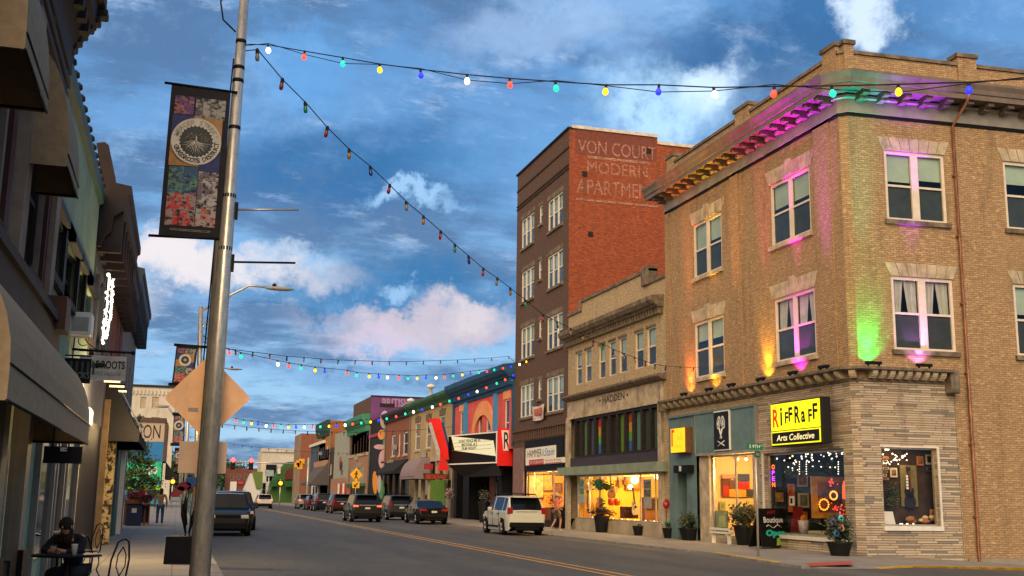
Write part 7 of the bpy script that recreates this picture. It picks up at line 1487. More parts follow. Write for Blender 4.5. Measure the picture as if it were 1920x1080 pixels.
# dark square planter with metal flower
p = onZ(305, 1058, SWZ); q = onZ(362, 1058, SWZ); t = thing('square_planter', 'black tapered square planter box on the left pavement', 'planter', ((p.x+q.x)/2, p.y+.3, SWZ)); zt = onY(330, 1006, p.y).z
cx, cy = (p.x+q.x)/2, p.y+.32; a, b = .29, .31; MB().hexa([(cx-b, cy-b, SWZ), (cx+b, cy-b, SWZ), (cx+b, cy+b, SWZ), (cx-b, cy+b, SWZ), (cx-a, cy-a, zt), (cx+a, cy-a, zt), (cx+a, cy+a, zt), (cx-a, cy+a, zt)]).build('box', t, BLK, bevel=.012)
MB().box(cx-.24, cx+.24, cy-.24, cy+.24, zt-.06, zt+.002).build('soil', t, DBR)
t = thing('flower_sculpture', 'painted metal flower with red and blue petals standing in the black planter', 'sculpture', (cx, cy, zt)); f = lambda px, py: onY(px, py, cy)
for pts in (((347, 1006), (350, 960), (352, 925)), ((355, 1006), (357, 965), (360, 928))): MB().tube([f(*q) for q in pts], [.016, .014, .012], 6).build('stem', t, GRNP)
for pts in (((348, 1000), (343, 965), (340, 935)), ((354, 1000), (362, 970), (368, 935)), ((350, 985), (346, 950), (349, 922))):
    P_ = [f(*q) for q in pts]; MB().tube(P_, [.02, .05, .004], 6).build('leaf', t, BLK)
for px, py, rx, rz_, c, ang in ((333, 922, .17, .09, (.30, .015, .03), .6), (345, 912, .16, .10, (.22, .01, .02), .1), (361, 903, .16, .11, (.02, .09, .28), -.3), (368, 922, .07, .16, (.35, .12, .02), 0), (357, 918, .07, .07, (.05, .02, .02), 0)):
    c0 = f(px, py); MB().prism([c0+Vector((rx*math.cos(w)*math.cos(ang)-rz_*math.sin(w)*math.sin(ang), 0, rx*math.cos(w)*math.sin(ang)+rz_*math.sin(w)*math.cos(ang))) for w in [k*.3927 for k in range(16)]], (0, .03, 0)).build('petal', t, paint('petal_%d' % px, c, .4))
# bin, brick planter, tree
p = onZ(249, 986, SWZ); t = thing('litter_bin', 'dark blue litter bin with a white label on the left pavement', 'bin', (p.x, p.y, SWZ)); w = .34; z1 = onY(249, 944, p.y).z
MB().box(p.x-w, p.x+w, p.y, p.y+.6, SWZ, z1-.12).build('bin_body', t, plain('bin_navy', (.01, .02, .07), .5), bevel=.03); MB().box(p.x-w-.02, p.x+w+.02, p.y-.02, p.y+.62, z1-.1, z1).build('lid', t, BLK, bevel=.03); MB().box(p.x-.1, p.x+.12, p.y-.01, p.y-.001, z1-.42, z1-.22).build('label', t, matte('paper_white', (.65, .62, .55)))
p = onZ(272, 980, SWZ); t = thing('brick_planter', 'brick flower bed edge filled with dark red flowers on the left pavement', 'planter', (p.x, p.y, SWZ)); x0, x1 = onY(236, 930, 58).x, onY(283, 930, 58).x; MB().box(x0, x1, 57, 58.2, SWZ, 1.25).build('brick_box', t, RUST)
RF = cl('red_bloom', (.16, .012, .015)); LFD = cl('leaf_dark', (.03, .06, .02))
def leaves(mb, c, r, n, s, flat=1., m=None):
    for _ in range(n):
        v = Vector((random.gauss(0, 1), random.gauss(0, 1), random.gauss(0, 1))).normalized()*min(1.45, abs(random.gauss(.62, .34))); p = c+Vector((v.x*r[0], v.y*r[1], v.z*r[2])); a = Vector((random.gauss(0, 1), random.gauss(0, 1), random.gauss(0, .7))).normalized(); b = a.orthogonal().normalized(); k = s*random.uniform(.6, 1.4)
        mb.face([p-a*k, p+b*k*.45, p+a*k, p-b*k*.45])
g = MB(); leaves(g, Vector(((x0+x1)/2, 57.6, 1.38)), ((x1-x0)/2+.05, .6, .3), 900, .07); g.build('red_flowers', t, RF); g = MB(); leaves(g, Vector(((x0+x1)/2, 57.6, 1.3)), ((x1-x0)/2, .6, .2), 400, .07); g.build('leaves', t, LFD)
def leafmat(name, a, b):
    m, nt, bs = _new(name); f = noise(nt, objn(nt), 2.2, 3); nt.links.new(mixc(nt, ramp(nt, f, .38, .62), a, b), bs.inputs['Base Color']); bs.inputs['Roughness'].default_value = .7; _M[name] = m; return m
LF1 = leafmat('street_tree_leaf', (.035, .075, .015), (.14, .20, .04))
t = thing('street_tree', 'slender leafy street tree in front of the painted mural wall', 'tree', (-2.55, 60.5, 0)); f = lambda px, py: onY(px, py, 60.5)
MB().tube([f(268, 950), f(267, 900), f(262, 860), f(256, 800)], [.09, .075, .05, .02], 8).build('trunk', t, DBR)
for a_, b_ in (((266, 890), (285, 862)), ((265, 880), (245, 850)), ((262, 860), (275, 830)), ((260, 845), (240, 815)), ((266, 905), (290, 900)), ((266, 905), (246, 895))): MB().tube([f(*a_), f(*b_)], [.035, .01], 5).build('limb', t, DBR)
random.seed(11); g = MB()
for px, py, r, n in ((256, 800, .35, 150), (248, 825, .5, 260), (266, 838, .5, 260), (240, 850, .55, 300), (258, 862, .6, 330), (278, 868, .5, 260), (246, 885, .6, 330), (270, 893, .6, 330), (287, 905, .55, 280), (250, 912, .6, 300), (275, 922, .5, 240), (236, 905, .5, 240), (261, 783, .2, 50), (292, 925, .35, 120)): leaves(g, f(px, py), (r, r, r*.8), n, .085)
g.build('crown', t, LF1)
for k, (x, y, h) in enumerate(((-6, 115, 7), (-9, 78, 6))): pass
# wooded mass behind the end of the street
LF2 = leafmat('far_tree_leaf', (.02, .05, .012), (.07, .12, .03))
for k, (px, Y, hh, r) in enumerate(((415, 330, 9, 5), (398, 340, 11, 6), (352, 320, 12, 6), (437, 350, 10, 5), (380, 300, 8, 5), (318, 260, 11, 6))):
    b = onY(px, 924, Y); b.z = 0; t = thing('far_tree', ('round dark tree beside the brown brick building at the street end', 'tree rising left of the brown building, behind the near pole', 'tall dark tree seen left of the third banner', 'low tree behind the brown building roof', 'tree nearest the vanishing point of the street', 'dark tree behind the small amber signal')[k], 'tree', b, 'trees beyond the end of the street')
    MB().tube([b, b+Vector((0, 0, hh*.5))], .3, 6).build('trunk', t, DBR); g = MB()
    for _ in range(7): c = b+Vector((random.uniform(-r, r)*.7, random.uniform(-2, 2), hh*.6+random.uniform(-.25, .3)*hh)); leaves(g, c, (r*.5, r*.5, r*.42), 110, .7)
    g.build('crown', t, LF2)
# ------------------------------------------------------------------ pots and plants along the shopfronts
DPT = paint('pot_black', (.004, .004, .005), .6, .05); 
def pot(label, px, pyb, pyt, wpx, plant, m=DPT, X=None, sq=False, name='flower_pot'):
    b = onZ(px, pyb, SWZ) if X is None else onX(px, pyb, X); b.z = SWZ; Y = b.y; r = wpx/2/CF*Vector((b.x, b.y)).length*1.0; zt = onV(px, pyt, Vector((b.x, b.y, 0)), Vector((b.x+1, b.y-.3, 0))).z; h = max(.15, zt-SWZ)
    t = thing(name, label, 'plant pot', b, 'potted plants along the right pavement'); MB().lathe(b, [(0, 0), (r*.68, 0), (r*.95, h*.9), (r*1.02, h*.9), (r*1.02, h), (r*.88, h), (r*.86, h*.93), (0, h*.93)], 16, smooth=False).build('pot', t, m)
    c = b+Vector((0, 0, h))
    g = MB()
    for k, (n, rr, hh, s, mm, nm) in enumerate(plant): g = MB(); leaves(g, c+Vector((0, 0, hh*.8)), (r*rr, r*rr, hh), n, s); g.build(nm, t, mm)
    return t, b, h, r
LV = leafmat('pot_leaf', (.02, .035, .012), (.07, .08, .03)); PKB = cl('pink_bloom', (.45, .15, .16)); DKL = cl('purple_leaf', (.03, .012, .018)); ORB_ = cl('rust_bloom', (.22, .07, .03))
pot('tall tapered black pot with dark foliage in front of the yellow shop window', 1128, 998, 967, 30, [(500, 1.5, .22, .07, DKL, 'foliage'), (30, .25, .5, .2, LV, 'spike_leaves')])
pot('empty looking low black pot right of the tall tapered one', 1197, 1004, 986, 22, [(30, .7, .05, .05, LV, 'foliage')])
tt, b, h, r = pot('black pot holding a red heart flower ornament by the teal column', 1254, 1009, 990, 24, [(60, .8, .15, .06, LV, 'foliage')])
o = thing('flower_ornament', 'red heart flower ornament on a wire stem with turquoise leaves', 'ornament', b+Vector((0, 0, h))); c = b+Vector((-.1, 0, h)); zt = onV(1250, 945, b, b+Vector((1, -.3, 0))).z
MB().tube([c, c+Vector((0, 0, zt-c.z))], .012, 5).build('stem', o, BLK); MB().ball((c.x, c.y, zt), .2, 12, (.75, .2, 1.05)).build('red_petals', o, paint('heart_red', (.35, .01, .02), .4)); MB().ball((c.x-.02, c.y-.05, zt), .08, 8, (.8, .2, .8)).build('pink_heart', o, paint('heart_pink', (.6, .15, .15), .4))
for k in range(4): w = k*1.4; MB().tube([c+Vector((0, 0, .1)), c+Vector((.12*math.cos(w), .05*math.sin(w), .25)), c+Vector((.2*math.cos(w), .1*math.sin(w), .22))], [.02, .035, .004], 5).build('turquoise_leaf', o, paint('leaf_turquoise', (.08, .40, .34), .4))
pot('wide black pot with pink blossom and dry grass left of the grey pot', 1294, 1013, 990, 42, [(650, 1.0, .32, .07, LV, 'foliage'), (60, .5, .3, .05, PKB, 'blossom')])
pot('small grey pot beside the bench slats', 1325, 1014, 998, 18, [(30, .8, .06, .05, LV, 'foliage')], paint('pot_grey', (.09, .09, .085), .6, .1))
pot('small glazed green pot with rusty leaves', 1351, 1014, 997, 18, [(200, 1.0, .18, .05, ORB_, 'foliage')], paint('pot_green', (.015, .10, .03), .25, .6))
pot('big black pot overflowing with a dark shrub beside the sandwich board', 1398, 1022, 985, 44, [(1200, 1.25, .42, .08, LV, 'foliage'), (80, 1.1, .4, .05, ORB_, 'blossom')])
pot('little terracotta pot leaning on the big shrub pot', 1414, 1022, 1005, 14, [(40, .8, .08, .05, LV, 'foliage')], paint('terracotta', (.28, .10, .04), .7, .0))
tt, b, h, r = pot('wide black tub with bright painted metal flowers at the street corner', 1575, 1040, 1016, 46, [(900, 1.0, .45, .08, LV, 'foliage')], X=18.75)
for i, (px, py, c) in enumerate(((1577, 972, (.10, .50, .58)), (1562, 978, (.10, .07, .22)), (1578, 990, (.75, .35, .2)), (1569, 1000, (.05, .25, .60)))):
    o = thing('metal_flower', ('turquoise', 'violet', 'peach', 'blue')[i]+' painted metal flower standing in the corner tub', 'ornament', b+Vector((0, 0, h)), 'metal flowers in the corner tub'); q = onV(px, py, b+Vector((0, -.25, 0)), b+Vector((1, -.55, 0)))
    MB().tube([b+Vector((0, 0, h)), q], .01, 5).build('stem', o, BLK); g = MB()
    for k in range(6): w = k*1.047; g.ball(q+Vector((.065*math.cos(w), 0, .065*math.sin(w))), .05, 6, (1, .3, 1))
    g.build('petals', o, paint('flower_%d' % i, c, .4)); MB().ball(q+Vector((0, -.03, 0)), .03, 6).build('flower_centre', o, BLK)
pot('black tub in the doorway shadow beside the amber shop', 1064, 991, 972, 30, [(100, .8, .1, .06, LV, 'foliage')])
t = thing('wheelbarrow_cart', 'dark cart with a grey basin parked beside the amber shop door', 'cart', onZ(1052, 991, SWZ)); b = onZ(1052, 991, SWZ); MB().box(b.x-.35, b.x+.35, b.y, b.y+.7, SWZ+.15, 1.15).build('tub', t, BLK, bevel=.08); MB().lathe(b+Vector((-.35, -.1, .75)), [(0, 0), (.14, .03), (.22, .16), (.2, .16), (0, .06)], 14).build('basin', t, plain('basin_grey', (.16, .15, .13), .4)); MB().tube([b+Vector((.1, 0, 1.1)), b+Vector((.5, -.2, 1.6))], .02, 6).build('handle', t, BLK)
for s in (-1, 1): MB().lathe(b+Vector((s*.3, .0, .17)), [(0, 0), (.15, 0), (.15, .05), (0, .05)], 12, (1, 0, 0)).build('wheel', t, TYRE)
pot('black tub with purple ornament flower by the theatre door', 907, 968, 940, 22, [(300, .9, .4, .08, LV, 'foliage'), (40, .9, .3, .12, cl('lilac_petal', (.25, .15, .35)), 'blossom')], X=18.4)
pot('pale flowered tub below the green hoarding', 841, 960, 935, 14, [(250, 1.1, .4, .09, cl('pale_petal', (.4, .3, .3)), 'blossom')], plain('pot_pale', (.2, .19, .18)), X=18.7)
t = thing('bench', 'low white slatted bench behind the small pots of the gallery', 'bench', FR.p(FR.u(1350, 1000), SWZ, .4)); u0, u1 = FR.u(1368, 1005, .4), FR.u(1333, 1005, .4)
for z in (.42, .54): MB().fb(FR, u0, u1, z, z+.07, .25, .45).build('slat', t, WHC)
for u in (u0+.1, u1-.15): MB().fb(FR, u, u+.06, SWZ, .42, .28, .42).build('leg', t, WHC)
# sandwich board
bl, br = onZ(1430, 1030, SWZ), onZ(1488, 1027, SWZ); tp = onV(1432, 957, bl, br); tq = onV(1474, 957, bl, br); back = Vector((.35, .25, 0))
dB = (br-bl).normalized(); nB = Vector((dB.y, -dB.x, 0)); FB = Fr(bl, dB, nB); W_ = (br-bl).length; Hb = tp.z-SWZ; lean = .16
def bp(u, z, d=0.): return FB.p(u, z, 0)+Vector((-nB.x, -nB.y, 0))*(lean*(z-SWZ))+nB*d
t = thing('sandwich_board', 'black chalkboard reading Boutique Open outside the display window', 'sign', (bl+br)/2)
g = MB(); g.prism([bp(.0, SWZ), bp(W_, SWZ), bp(W_-.14, SWZ+Hb-.03), bp(W_-.2, SWZ+Hb), bp(.2, SWZ+Hb), bp(.12, SWZ+Hb-.03)], -nB*.03); g.build('board', t, BLK)
g = MB(); g.prism([bp(.1, SWZ)-nB*.55, bp(W_-.1, SWZ)-nB*.55, bp(W_-.2, SWZ+Hb-.05)-nB*.05, bp(.2, SWZ+Hb-.05)-nB*.05], -nB*.03); g.build('rear_board', t, BLK)
upB = (bp(0, 1.)-bp(0, 0.)).normalized()
def bt(tx, u, z, h, w, m, sh=0., bd=.0): g = MB(); g.text(tx, bp(u, z, .006), dB, upB, h, w, .002, shear=sh, bold=bd); g.build('lettering', t, m)
CH = matte('chalk_white', (.75, .75, .7)); bt('Boutique', W_*.47, SWZ+Hb*.68, Hb*.2, W_*.62, CH, .1, .015); bt('Open', W_*.48, SWZ+Hb*.34, Hb*.22, W_*.62, paint('open_teal', (.02, .42, .33), .5), .15, .07); bt('ART', W_*.45, SWZ+Hb*.9, Hb*.09, W_*.3, paint('chalk_red', (.30, .01, .02), .5), 0, .03)
g = MB(); g.tube([bp(W_*(.22+.06*i+.0), SWZ+Hb*(.53+.04*math.sin(i*1.3)), .008) for i in range(9)], .012, 5); g.build('flourish', t, CH)
g = MB(); g.prism([bp(W_*.5, SWZ+Hb*.22, .004), bp(W_*.68, SWZ+Hb*.22, .004), bp(W_*.8, SWZ+Hb*.06, .004), bp(W_*.45, SWZ+Hb*.03, .004)], nB*.003); g.build('green_arrow', t, paint('lime_paint', (.25, .42, .05), .5))
# ------------------------------------------------------------------ things in the shop windows
def HY(k): return FY(rSh[0]+(rSh[1]-rSh[0])*k)
def guitar(label, px, py, d, hpx, col, ang=0., electric=False, group='instruments in the yellow shop window', fr=None):
    if fr is None: fr = HY({-1.9: .9, -1.7: .88, -1.4: .9, -2.6: .985, -2.5: .97, -1.0: .6}[d]); d = 0.
    u, z = fr.hit(px, py, d); c = fr.p(u, z, d); H_ = hpx/CF*c.length*.98; t = thing('guitar', label, 'guitar', c, group); a = fr.t; ca, sa = math.cos(ang), math.sin(ang)
    Q = lambda x, y, e=0.: c + a*(x*ca-y*sa)*H_ + Vector((0, 0, (x*sa+y*ca)*H_)) + fr.n*e
    wd = .17 if not electric else .15; pr = [(0, -.5), (.75, -.49), (1, -.38), (.9, -.27), (.68, -.2), (.8, -.1), (.74, -.03), (.3, 0), (0, 0)]
    P = [Q(x*wd, y) for x, y in pr]+[Q(-x*wd, y) for x, y in pr[-2:0:-1]]; MB().prism(P, fr.n*(.04 if electric else .09)).build('body', t, paint('guitar_%d_%d' % (int(col[0]*999), int(col[1]*999)), col, .3, .5))
    nk = MB().prism([Q(-.022, -.1), Q(.022, -.1), Q(.018, .4), Q(-.018, .4)], fr.n*.11); nk.build('neck', t, plain('neck_wood', (.10, .045, .015), .5)); MB().prism([Q(-.03, .4), Q(.03, .4), Q(.04, .5), Q(-.04, .5)], fr.n*.1).build('headstock', t, DKW)
    MB().prism([Q(.05*math.cos(w), -.2+.05*math.sin(w), .1) for w in [k*.628 for k in range(10)]], fr.n*.004).build('sound_hole', t, BLK)
    MB().tube([Q(0, .5), Q(0, .62)], .006, 4).build('hook', t, BLK); return t
SPR = (.40, .14, .03)
guitar('brown acoustic guitar hanging high in the middle of the yellow shop window', 1145, 911, -1.9, 46, (.09, .025, .008), .08)
guitar('amber acoustic guitar hanging below the leafy basket', 1124, 932, -1.7, 40, (.35, .10, .02), -.05)
guitar('honey guitar body low at the left mullion of the yellow shop', 1101, 946, -1.4, 52, (.50, .20, .04))
guitar('small pale orange mandolin on the upper left of the yellow wall', 1105, 903, -2.6, 26, (.55, .25, .05))
guitar('tiny orange ukulele hanging right of the brown guitar', 1154, 912, -2.6, 22, (.60, .25, .04))
guitar('white electric guitar standing with a long neck at the right of the yellow shop', 1189, 940, -1.0, 50, (.45, .42, .36), .12, True)
guitar('dark bow shaped instrument hanging near the ceiling light', 1171, 900, -2.5, 18, (.2, .08, .02))
fq = HY(.85); u, z = fq.hit(1151, 941); t = thing('conga_drums', 'pair of red conga drums on a stand in the yellow shop window', 'drums', fq.p(u, z-.5), 'instruments in the yellow shop window')
for px in (1145.5, 1157): u, z = fq.hit(px, 941); MB().lathe(fq.p(u, z-.18), [(0, 0), (.12, 0), (.155, .18), (.145, .34), (0, .34)], 16).build('drum', t, paint('drum_red', (.45, .035, .01), .3))
u, z = fq.hit(1151, 945); b = fq.p(u, z)
for s in (-1, 0, 1): MB().tube([b+Vector((0, 0, .15)), b+Vector((0, 0, -.35)), b+Vector((s*.28, 0, -.75))], .014, 5).build('stand_leg', t, METAL)
fq = HY(.62); u, z = fq.hit(1182, 961); t = thing('amplifier', 'dark maroon amplifier box on the yellow shop window floor', 'amplifier', fq.p(u, z)); MB().fb(fq, u-.42, u+.42, z-.28, z+.28, -.3, 0).build('cabinet', t, plain('amp_maroon', (.06, .012, .015), .6), bevel=.02); MB().fb(fq, u-.36, u+.36, z-.22, z+.22, 0, .01).build('speaker_cloth', t, plain('amp_cloth', (.03, .01, .01), .9))
fq = HY(.8); u, z = fq.hit(1124, 908); t = thing('hanging_plant', 'dark hanging fern basket in the yellow shop window', 'plant', fq.p(u, z)); g = MB(); leaves(g, fq.p(u, z), (.3, .3, .28), 500, .08); leaves(g, fq.p(u+.42, z-.12), (.25, .2, .16), 220, .08); g.build('foliage', t, LFD); MB().tube([fq.p(u, z), fq.p(u, rSh[3]-.02)], .008, 4).build('hanger', t, BLK)
for px, py, w_, lab in ((1090, 922, .36, 'white concert poster on the left pane of the yellow shop window'), (1213, 926, .42, 'white concert poster on the right bay of the yellow shop window')):
    u, z = FR.hit(px, py, -.13); t = thing('window_poster', lab, 'poster', FR.p(u, z, -.15)); MB().fb(FR, u-w_, u+w_, z-.62, z+.62, -.16, -.15).build('paper', t, plain('poster_paper', (.42, .40, .35), .8))
    for tx, dz, hh, m in (('LOST', .38, .26, plain('poster_grey', (.05, .05, .045))), ('STAGES', .02, .28, BKs)): ftext(t, FR, tx, u, z+dz, hh, w_*1.6, -.147, m, bold=.03)
fq = HY(.97); u, z = fq.hit(1187, 902); t = thing('framed_picture', 'orange framed picture with pale shapes high on the yellow shop wall', 'picture', fq.p(u, z)); MB().fb(fq, u-.42, u+.42, z-.45, z+.45, 0, .06).build('frame', t, plain('frame_orange', (.40, .13, .02))); MB().fb(fq, u-.3, u+.3, z-.33, z+.33, .06, .07).build('picture_print', t, plain('print_gold', (.55, .30, .08), .8, .6, 6.))
for px, py, s in ((1190, 889, .2), (1182, 913, .13), (1231, 890, .12)): fq = HY({1190: .6, 1182: .75, 1231: .25}[px]); u, z = fq.hit(px, py); z = min(z, rSh[3]-s-.02); t = tag(MB().ball(fq.p(u, z), s, 12).build('globe_lamp', None, glow('globe_warm', (1, .85, .5), 3.)), {1190: 'largest glowing globe lamp at the top of the yellow shop', 1182: 'small globe lamp below the framed picture', 1231: 'globe lamp in the right bay of the yellow shop'}[px], 'lamp')
random.seed(5); t = thing('trinket_row', 'row of tiny lights and trinkets along the yellow shop window floor', 'trinkets', FR.p(rSh[0], rSh[2], -.4))
for k in range(34): u = rSh[0]+.1+(rSh[1]-rSh[0]-.2)*k/33; MB().ball(FR.p(u, rSh[2]+.06, -.35-random.random()*.3), .03+.03*random.random(), 6).build('trinket', t, (glow('warm_tube', (1, .78, .42), 1.3), plain('trinket_brown', (.25, .12, .04)), WTXT)[k % 3])
fq = HY(.45); u, z = fq.hit(1222, 940); t = thing('shelf_unit', 'brown shelf unit behind the right bay of the yellow shop', 'shelf', fq.p(u, rSh[2])); MB().fb(fq, u-.35, u+.5, rSh[2], rSh[2]+1.1, -.4, 0).build('carcass', t, plain('shelf_brown', (.20, .09, .03))); MB().fb(fq, u-.28, u+.43, rSh[2]+.5, rSh[2]+1.02, 0, .01).build('dark_panel', t, DKW)
fq = HY(.97); t = thing('wall_hooks', 'row of small hanging ornaments high on the yellow shop wall', 'ornaments', fq.p(fq.hit(1120, 893)[0], fq.hit(1120, 893)[1]))
for px, py, hh in ((1092, 897, .3), (1098, 903, .4), (1115, 893, .35), (1134, 894, .3), (1163, 905, .5), (1175, 897, .3), (1204, 905, .5)): u, z = fq.hit(px, py); MB().prism([fq.p(u-.1, z-hh/2, .02), fq.p(u+.1, z-hh/2, .02), fq.p(u+.03, z+hh/2, .02), fq.p(u-.03, z+hh/2, .02)], (0, -.05, 0)).build('ornament', t, plain('ornament_amber', (.45, .17, .03)))
# amber shop
FA = FY(rB[1]-.12)
for px, py, w_, h_, m, lab in ((1005, 912, .5, .7, 'print_cream', 'pale framed print in the amber shop'), (1027, 905, .3, .5, 'print_orange', 'tall framed print in the amber shop beside the mullion'), (1042, 886, .4, .2, 'print_bronze', 'bronze name board at the top of the amber shop'), (1046, 915, .25, .3, 'print_bronze', 'small dark print beside the bronze board in the amber shop')):
    u, z = FA.hit(px, py); t = thing('framed_print', lab, 'picture', FA.p(u, z)); MB().fb(FA, u-w_, u+w_, z-h_, z+h_, 0, .04).build('frame', t, plain('frame_brown', (.12, .045, .015))); MB().fb(FA, u-w_+.06, u+w_-.06, z-h_+.06, z+h_-.06, .04, .05).build('picture_print', t, plain(m, {'print_cream': (.75, .50, .2), 'print_orange': (.7, .35, .08), 'print_bronze': (.22, .10, .03)}[m], .8, .4, 4.))
fq = FY(rB[0]+2.2); u, z = fq.hit(1044, 930); t = thing('plant_display', 'wooden display stand with dark greenery in the amber shop', 'display', fq.p(u, rB[2])); MB().fb(fq, u-.5, u+.5, rB[2], rB[2]+.7, -.5, 0).build('stand', t, plain('frame_brown', (.12, .045, .015))); g = MB(); leaves(g, fq.p(u, rB[2]+1.1, -.2), (.45, .3, .4), 320, .08); g.build('greenery', t, ORB_)
# gallery
FG = FY(utl-.12)
t = thing('abstract_painting', 'large abstract painting of red, orange and charcoal blocks in the gallery', 'painting', FG.p(*FG.hit(1380, 932)))
for i, (a, b, c) in enumerate([((1353, 897), (1371, 932), (.10, .02, .015)), ((1354, 910), (1366, 931), (.35, .015, .01)), ((1366, 917), (1398, 932), (.80, .30, .03)), ((1378, 888), (1405, 903), (.035, .04, .045)), ((1384, 903), (1405, 917), (.60, .02, .012)), ((1366, 900), (1384, 917), (.12, .05, .03)), ((1398, 917), (1420, 932), (.04, .045, .05)), ((1353, 889), (1378, 897), (.75, .28, .03))]):
    r = FG.rc(a, b); MB().fb(FG, r[0]+.004, r[1]-.004, r[2]+.004, r[3]-.004, 0, .04+.01*(i % 3)).build('canvas_panel', t, matte('canvas_%d' % i, c))
for a, b, mo, mi, lab, dy in (((1376, 943), (1403, 970), (.62, .48, .28), (.10, .14, .09), 'square green picture in a wide cream mount in the gallery', 0), ((1349, 940), (1360, 957), (.30, .30, .12), (.16, .20, .08), 'small olive picture on the gallery wall', 0), ((1341, 958), (1365, 998), (.06, .10, .09), (.10, .17, .15), 'tall plain green panel leaning in the gallery', 1.)):
    fq = FY(utl-.12-dy); r = fq.rc(a, b); r = (r[0], r[1], max(r[2], SWZ+.21), r[3]); t = thing('gallery_picture', lab, 'picture', fq.p(r[0], r[2])); MB().fb(fq, *r, 0, .04).build('frame', t, matte('mount_%d' % a[0], mo)); w_, h_ = (r[1]-r[0])*.24, (r[3]-r[2])*.24; MB().fb(fq, r[0]+w_, r[1]-w_, r[2]+h_, r[3]-h_, .04, .05).build('picture_print', t, matte('print_in_%d' % a[0], mi))
for px in (1383, 1399): u, z = FR.hit(px, 861, -1.5); t = thing('track_spot', 'track spotlight at the gallery ceiling, %s one' % ('left' if px == 1383 else 'right'), 'lamp', FR.p(u, z, -1.5), 'track spotlights in the gallery'); MB().ball(FR.p(u, z, -1.5), .06, 8).build('lens', t, glow('globe_warm', (1, .85, .5), 3.)); MB().tube([FR.p(u, z+.05, -1.5), FR.p(u, ztl-.08, -1.5)], .02, 5).build('stem', t, BLK)
# big display window of the corner shop
RBK = -2.1
def RY(d): return FY(rRR[1]+d)
def rrpic(a, b, frame, inner, d, lab, name='framed_picture', k=.16, cat='picture'):
    fq = RY({-1.3: -2.6, -1.5: -.1, -1.4: -.1, -1.6: -.1}[d]); r = fq.rc(a, b); t = thing(name, lab, cat, fq.p(r[0], r[2])); MB().fb(fq, *r, 0, .05).build('frame', t, frame); w_, h_ = (r[1]-r[0])*k, (r[3]-r[2])*k*.8; MB().fb(fq, r[0]+w_, r[1]-w_, r[2]+h_, r[3]-h_, .05, .058).build('picture_print', t, inner); return t
PRa = leafmat('print_autumn', (.03, .02, .01), (.40, .16, .03)); PRb = leafmat('print_leaf', (.02, .025, .015), (.25, .25, .12)); PRr = leafmat('print_redfigure', (.20, .01, .005), (.75, .22, .03)); PRd = leafmat('print_nightflower', (.01, .008, .006), (.22, .07, .015))
GF_ = plain('gilt_frame', (.42, .19, .03), .5, .3, 3.)
rrpic((1519, 893), (1590, 972), GF_, PRd, -1.3, 'huge gold framed flower painting in the corner display window', k=.17)
rrpic((1493, 883), (1514, 913), matte('mat_cream', (.55, .47, .33)), PRa, -1.5, 'upper cream mounted print beside the gold frame'); rrpic((1495, 924), (1516, 952), matte('mat_cream', (.55, .47, .33)), PRb, -1.5, 'lower cream mounted print beside the gold frame')
rrpic((1473, 902), (1492, 965), BLK, PRr, -1.4, 'tall narrow red figure painting in the corner display window', k=.1); rrpic((1449, 920), (1471, 944), BLK, PRa, -1.6, 'small dark framed print under the neon sign')
NR, NP_ = glow('neon_red', (1, .16, .04), 2.6), glow('neon_violet', (.45, .06, 1), 2.4)
u, z = FR.hit(1450, 892, -.3); t = thing('neon_sign', 'vertical red and violet neon OPEN sign in the corner display window', 'sign', FR.p(u, z, -.3)); MB().fb(FR, u-.14, u+.14, z-.42, z+.42, -.36, -.32).build('backing', t, BLK)
for i, ch in enumerate('OPEN'): ftext(t, FR, ch, u, z+.3-.2*i, .16, .2, -.305, NP_ if i in (1, 2) else NR, 'neon_letter', bold=.02)
t = thing('garland_lights', 'garland of greenery with white fairy lights along the top of the corner display', 'fairy lights', FR.p((rRR[0]+rRR[1])/2, rRR[3]-.3, -.5)); g = MB(); random.seed(9)
for k in range(7): leaves(g, FR.p(rRR[0]+.2+(rRR[1]-rRR[0]-.4)*k/6, rRR[3]-.45-.25*random.random(), -.7), (.25, .4, .22), 110, .07)
g.build('greenery', t, LFD); FLm = glow('fairy_white', (1, .85, .6), 2.2)
for k in range(52): u = rRR[0]+.08+(rRR[1]-rRR[0]-.16)*random.random(); MB().ball(FR.p(u, rRR[3]-.06-.55*random.random()**1.5, -.4-.5*random.random()), .018+.014*random.random(), 5).build('fairy_light', t, FLm)
for px in (1499, 1512, 1572):
    for k in range(6): u, z = FR.hit(px, 866+k*4.5, -.5); MB().ball(FR.p(u, z, -.5), .02, 5).build('fairy_light', t, FLm)
for px, py, r_, cc, lab in ((1545, 946, .17, (1, .42, .05), 'lower ring of glowing orange bulbs in the corner display'), (1563, 929, .13, (1, .35, .03), 'upper ring of glowing orange bulbs in the corner display')):
    fq = RY(-2.75); u, z = fq.hit(px, py); t = thing('light_ring', lab, 'lamp', fq.p(u, z)); n = 14
    for k in range(n): w = k/n*6.283; MB().ball(fq.p(u+r_*math.cos(w), z+r_*math.sin(w)), .032, 6).build('ring_bulb', t, glow('ring_orange', (1, .36, .04), 1.8))
    MB().tube([fq.p(u+r_*math.cos(w), z+r_*math.sin(w), -.01) for w in [k*.52 for k in range(13)]], .012, 4).build('ring_wire', t, BLK)
u, z = FR.hit(1583, 920, -.6); tag(MB().tube([FR.p(u, z-.25, -.6), FR.p(u, z+.1, -.6), FR.p(u, z+.3, -.6)], [.07, .06, .02], 8).build('lava_lamp', None, glow('lamp_redorange', (1, .10, .02), 1.2)), 'slim glowing red orange lamp at the right edge of the corner display', 'lamp')
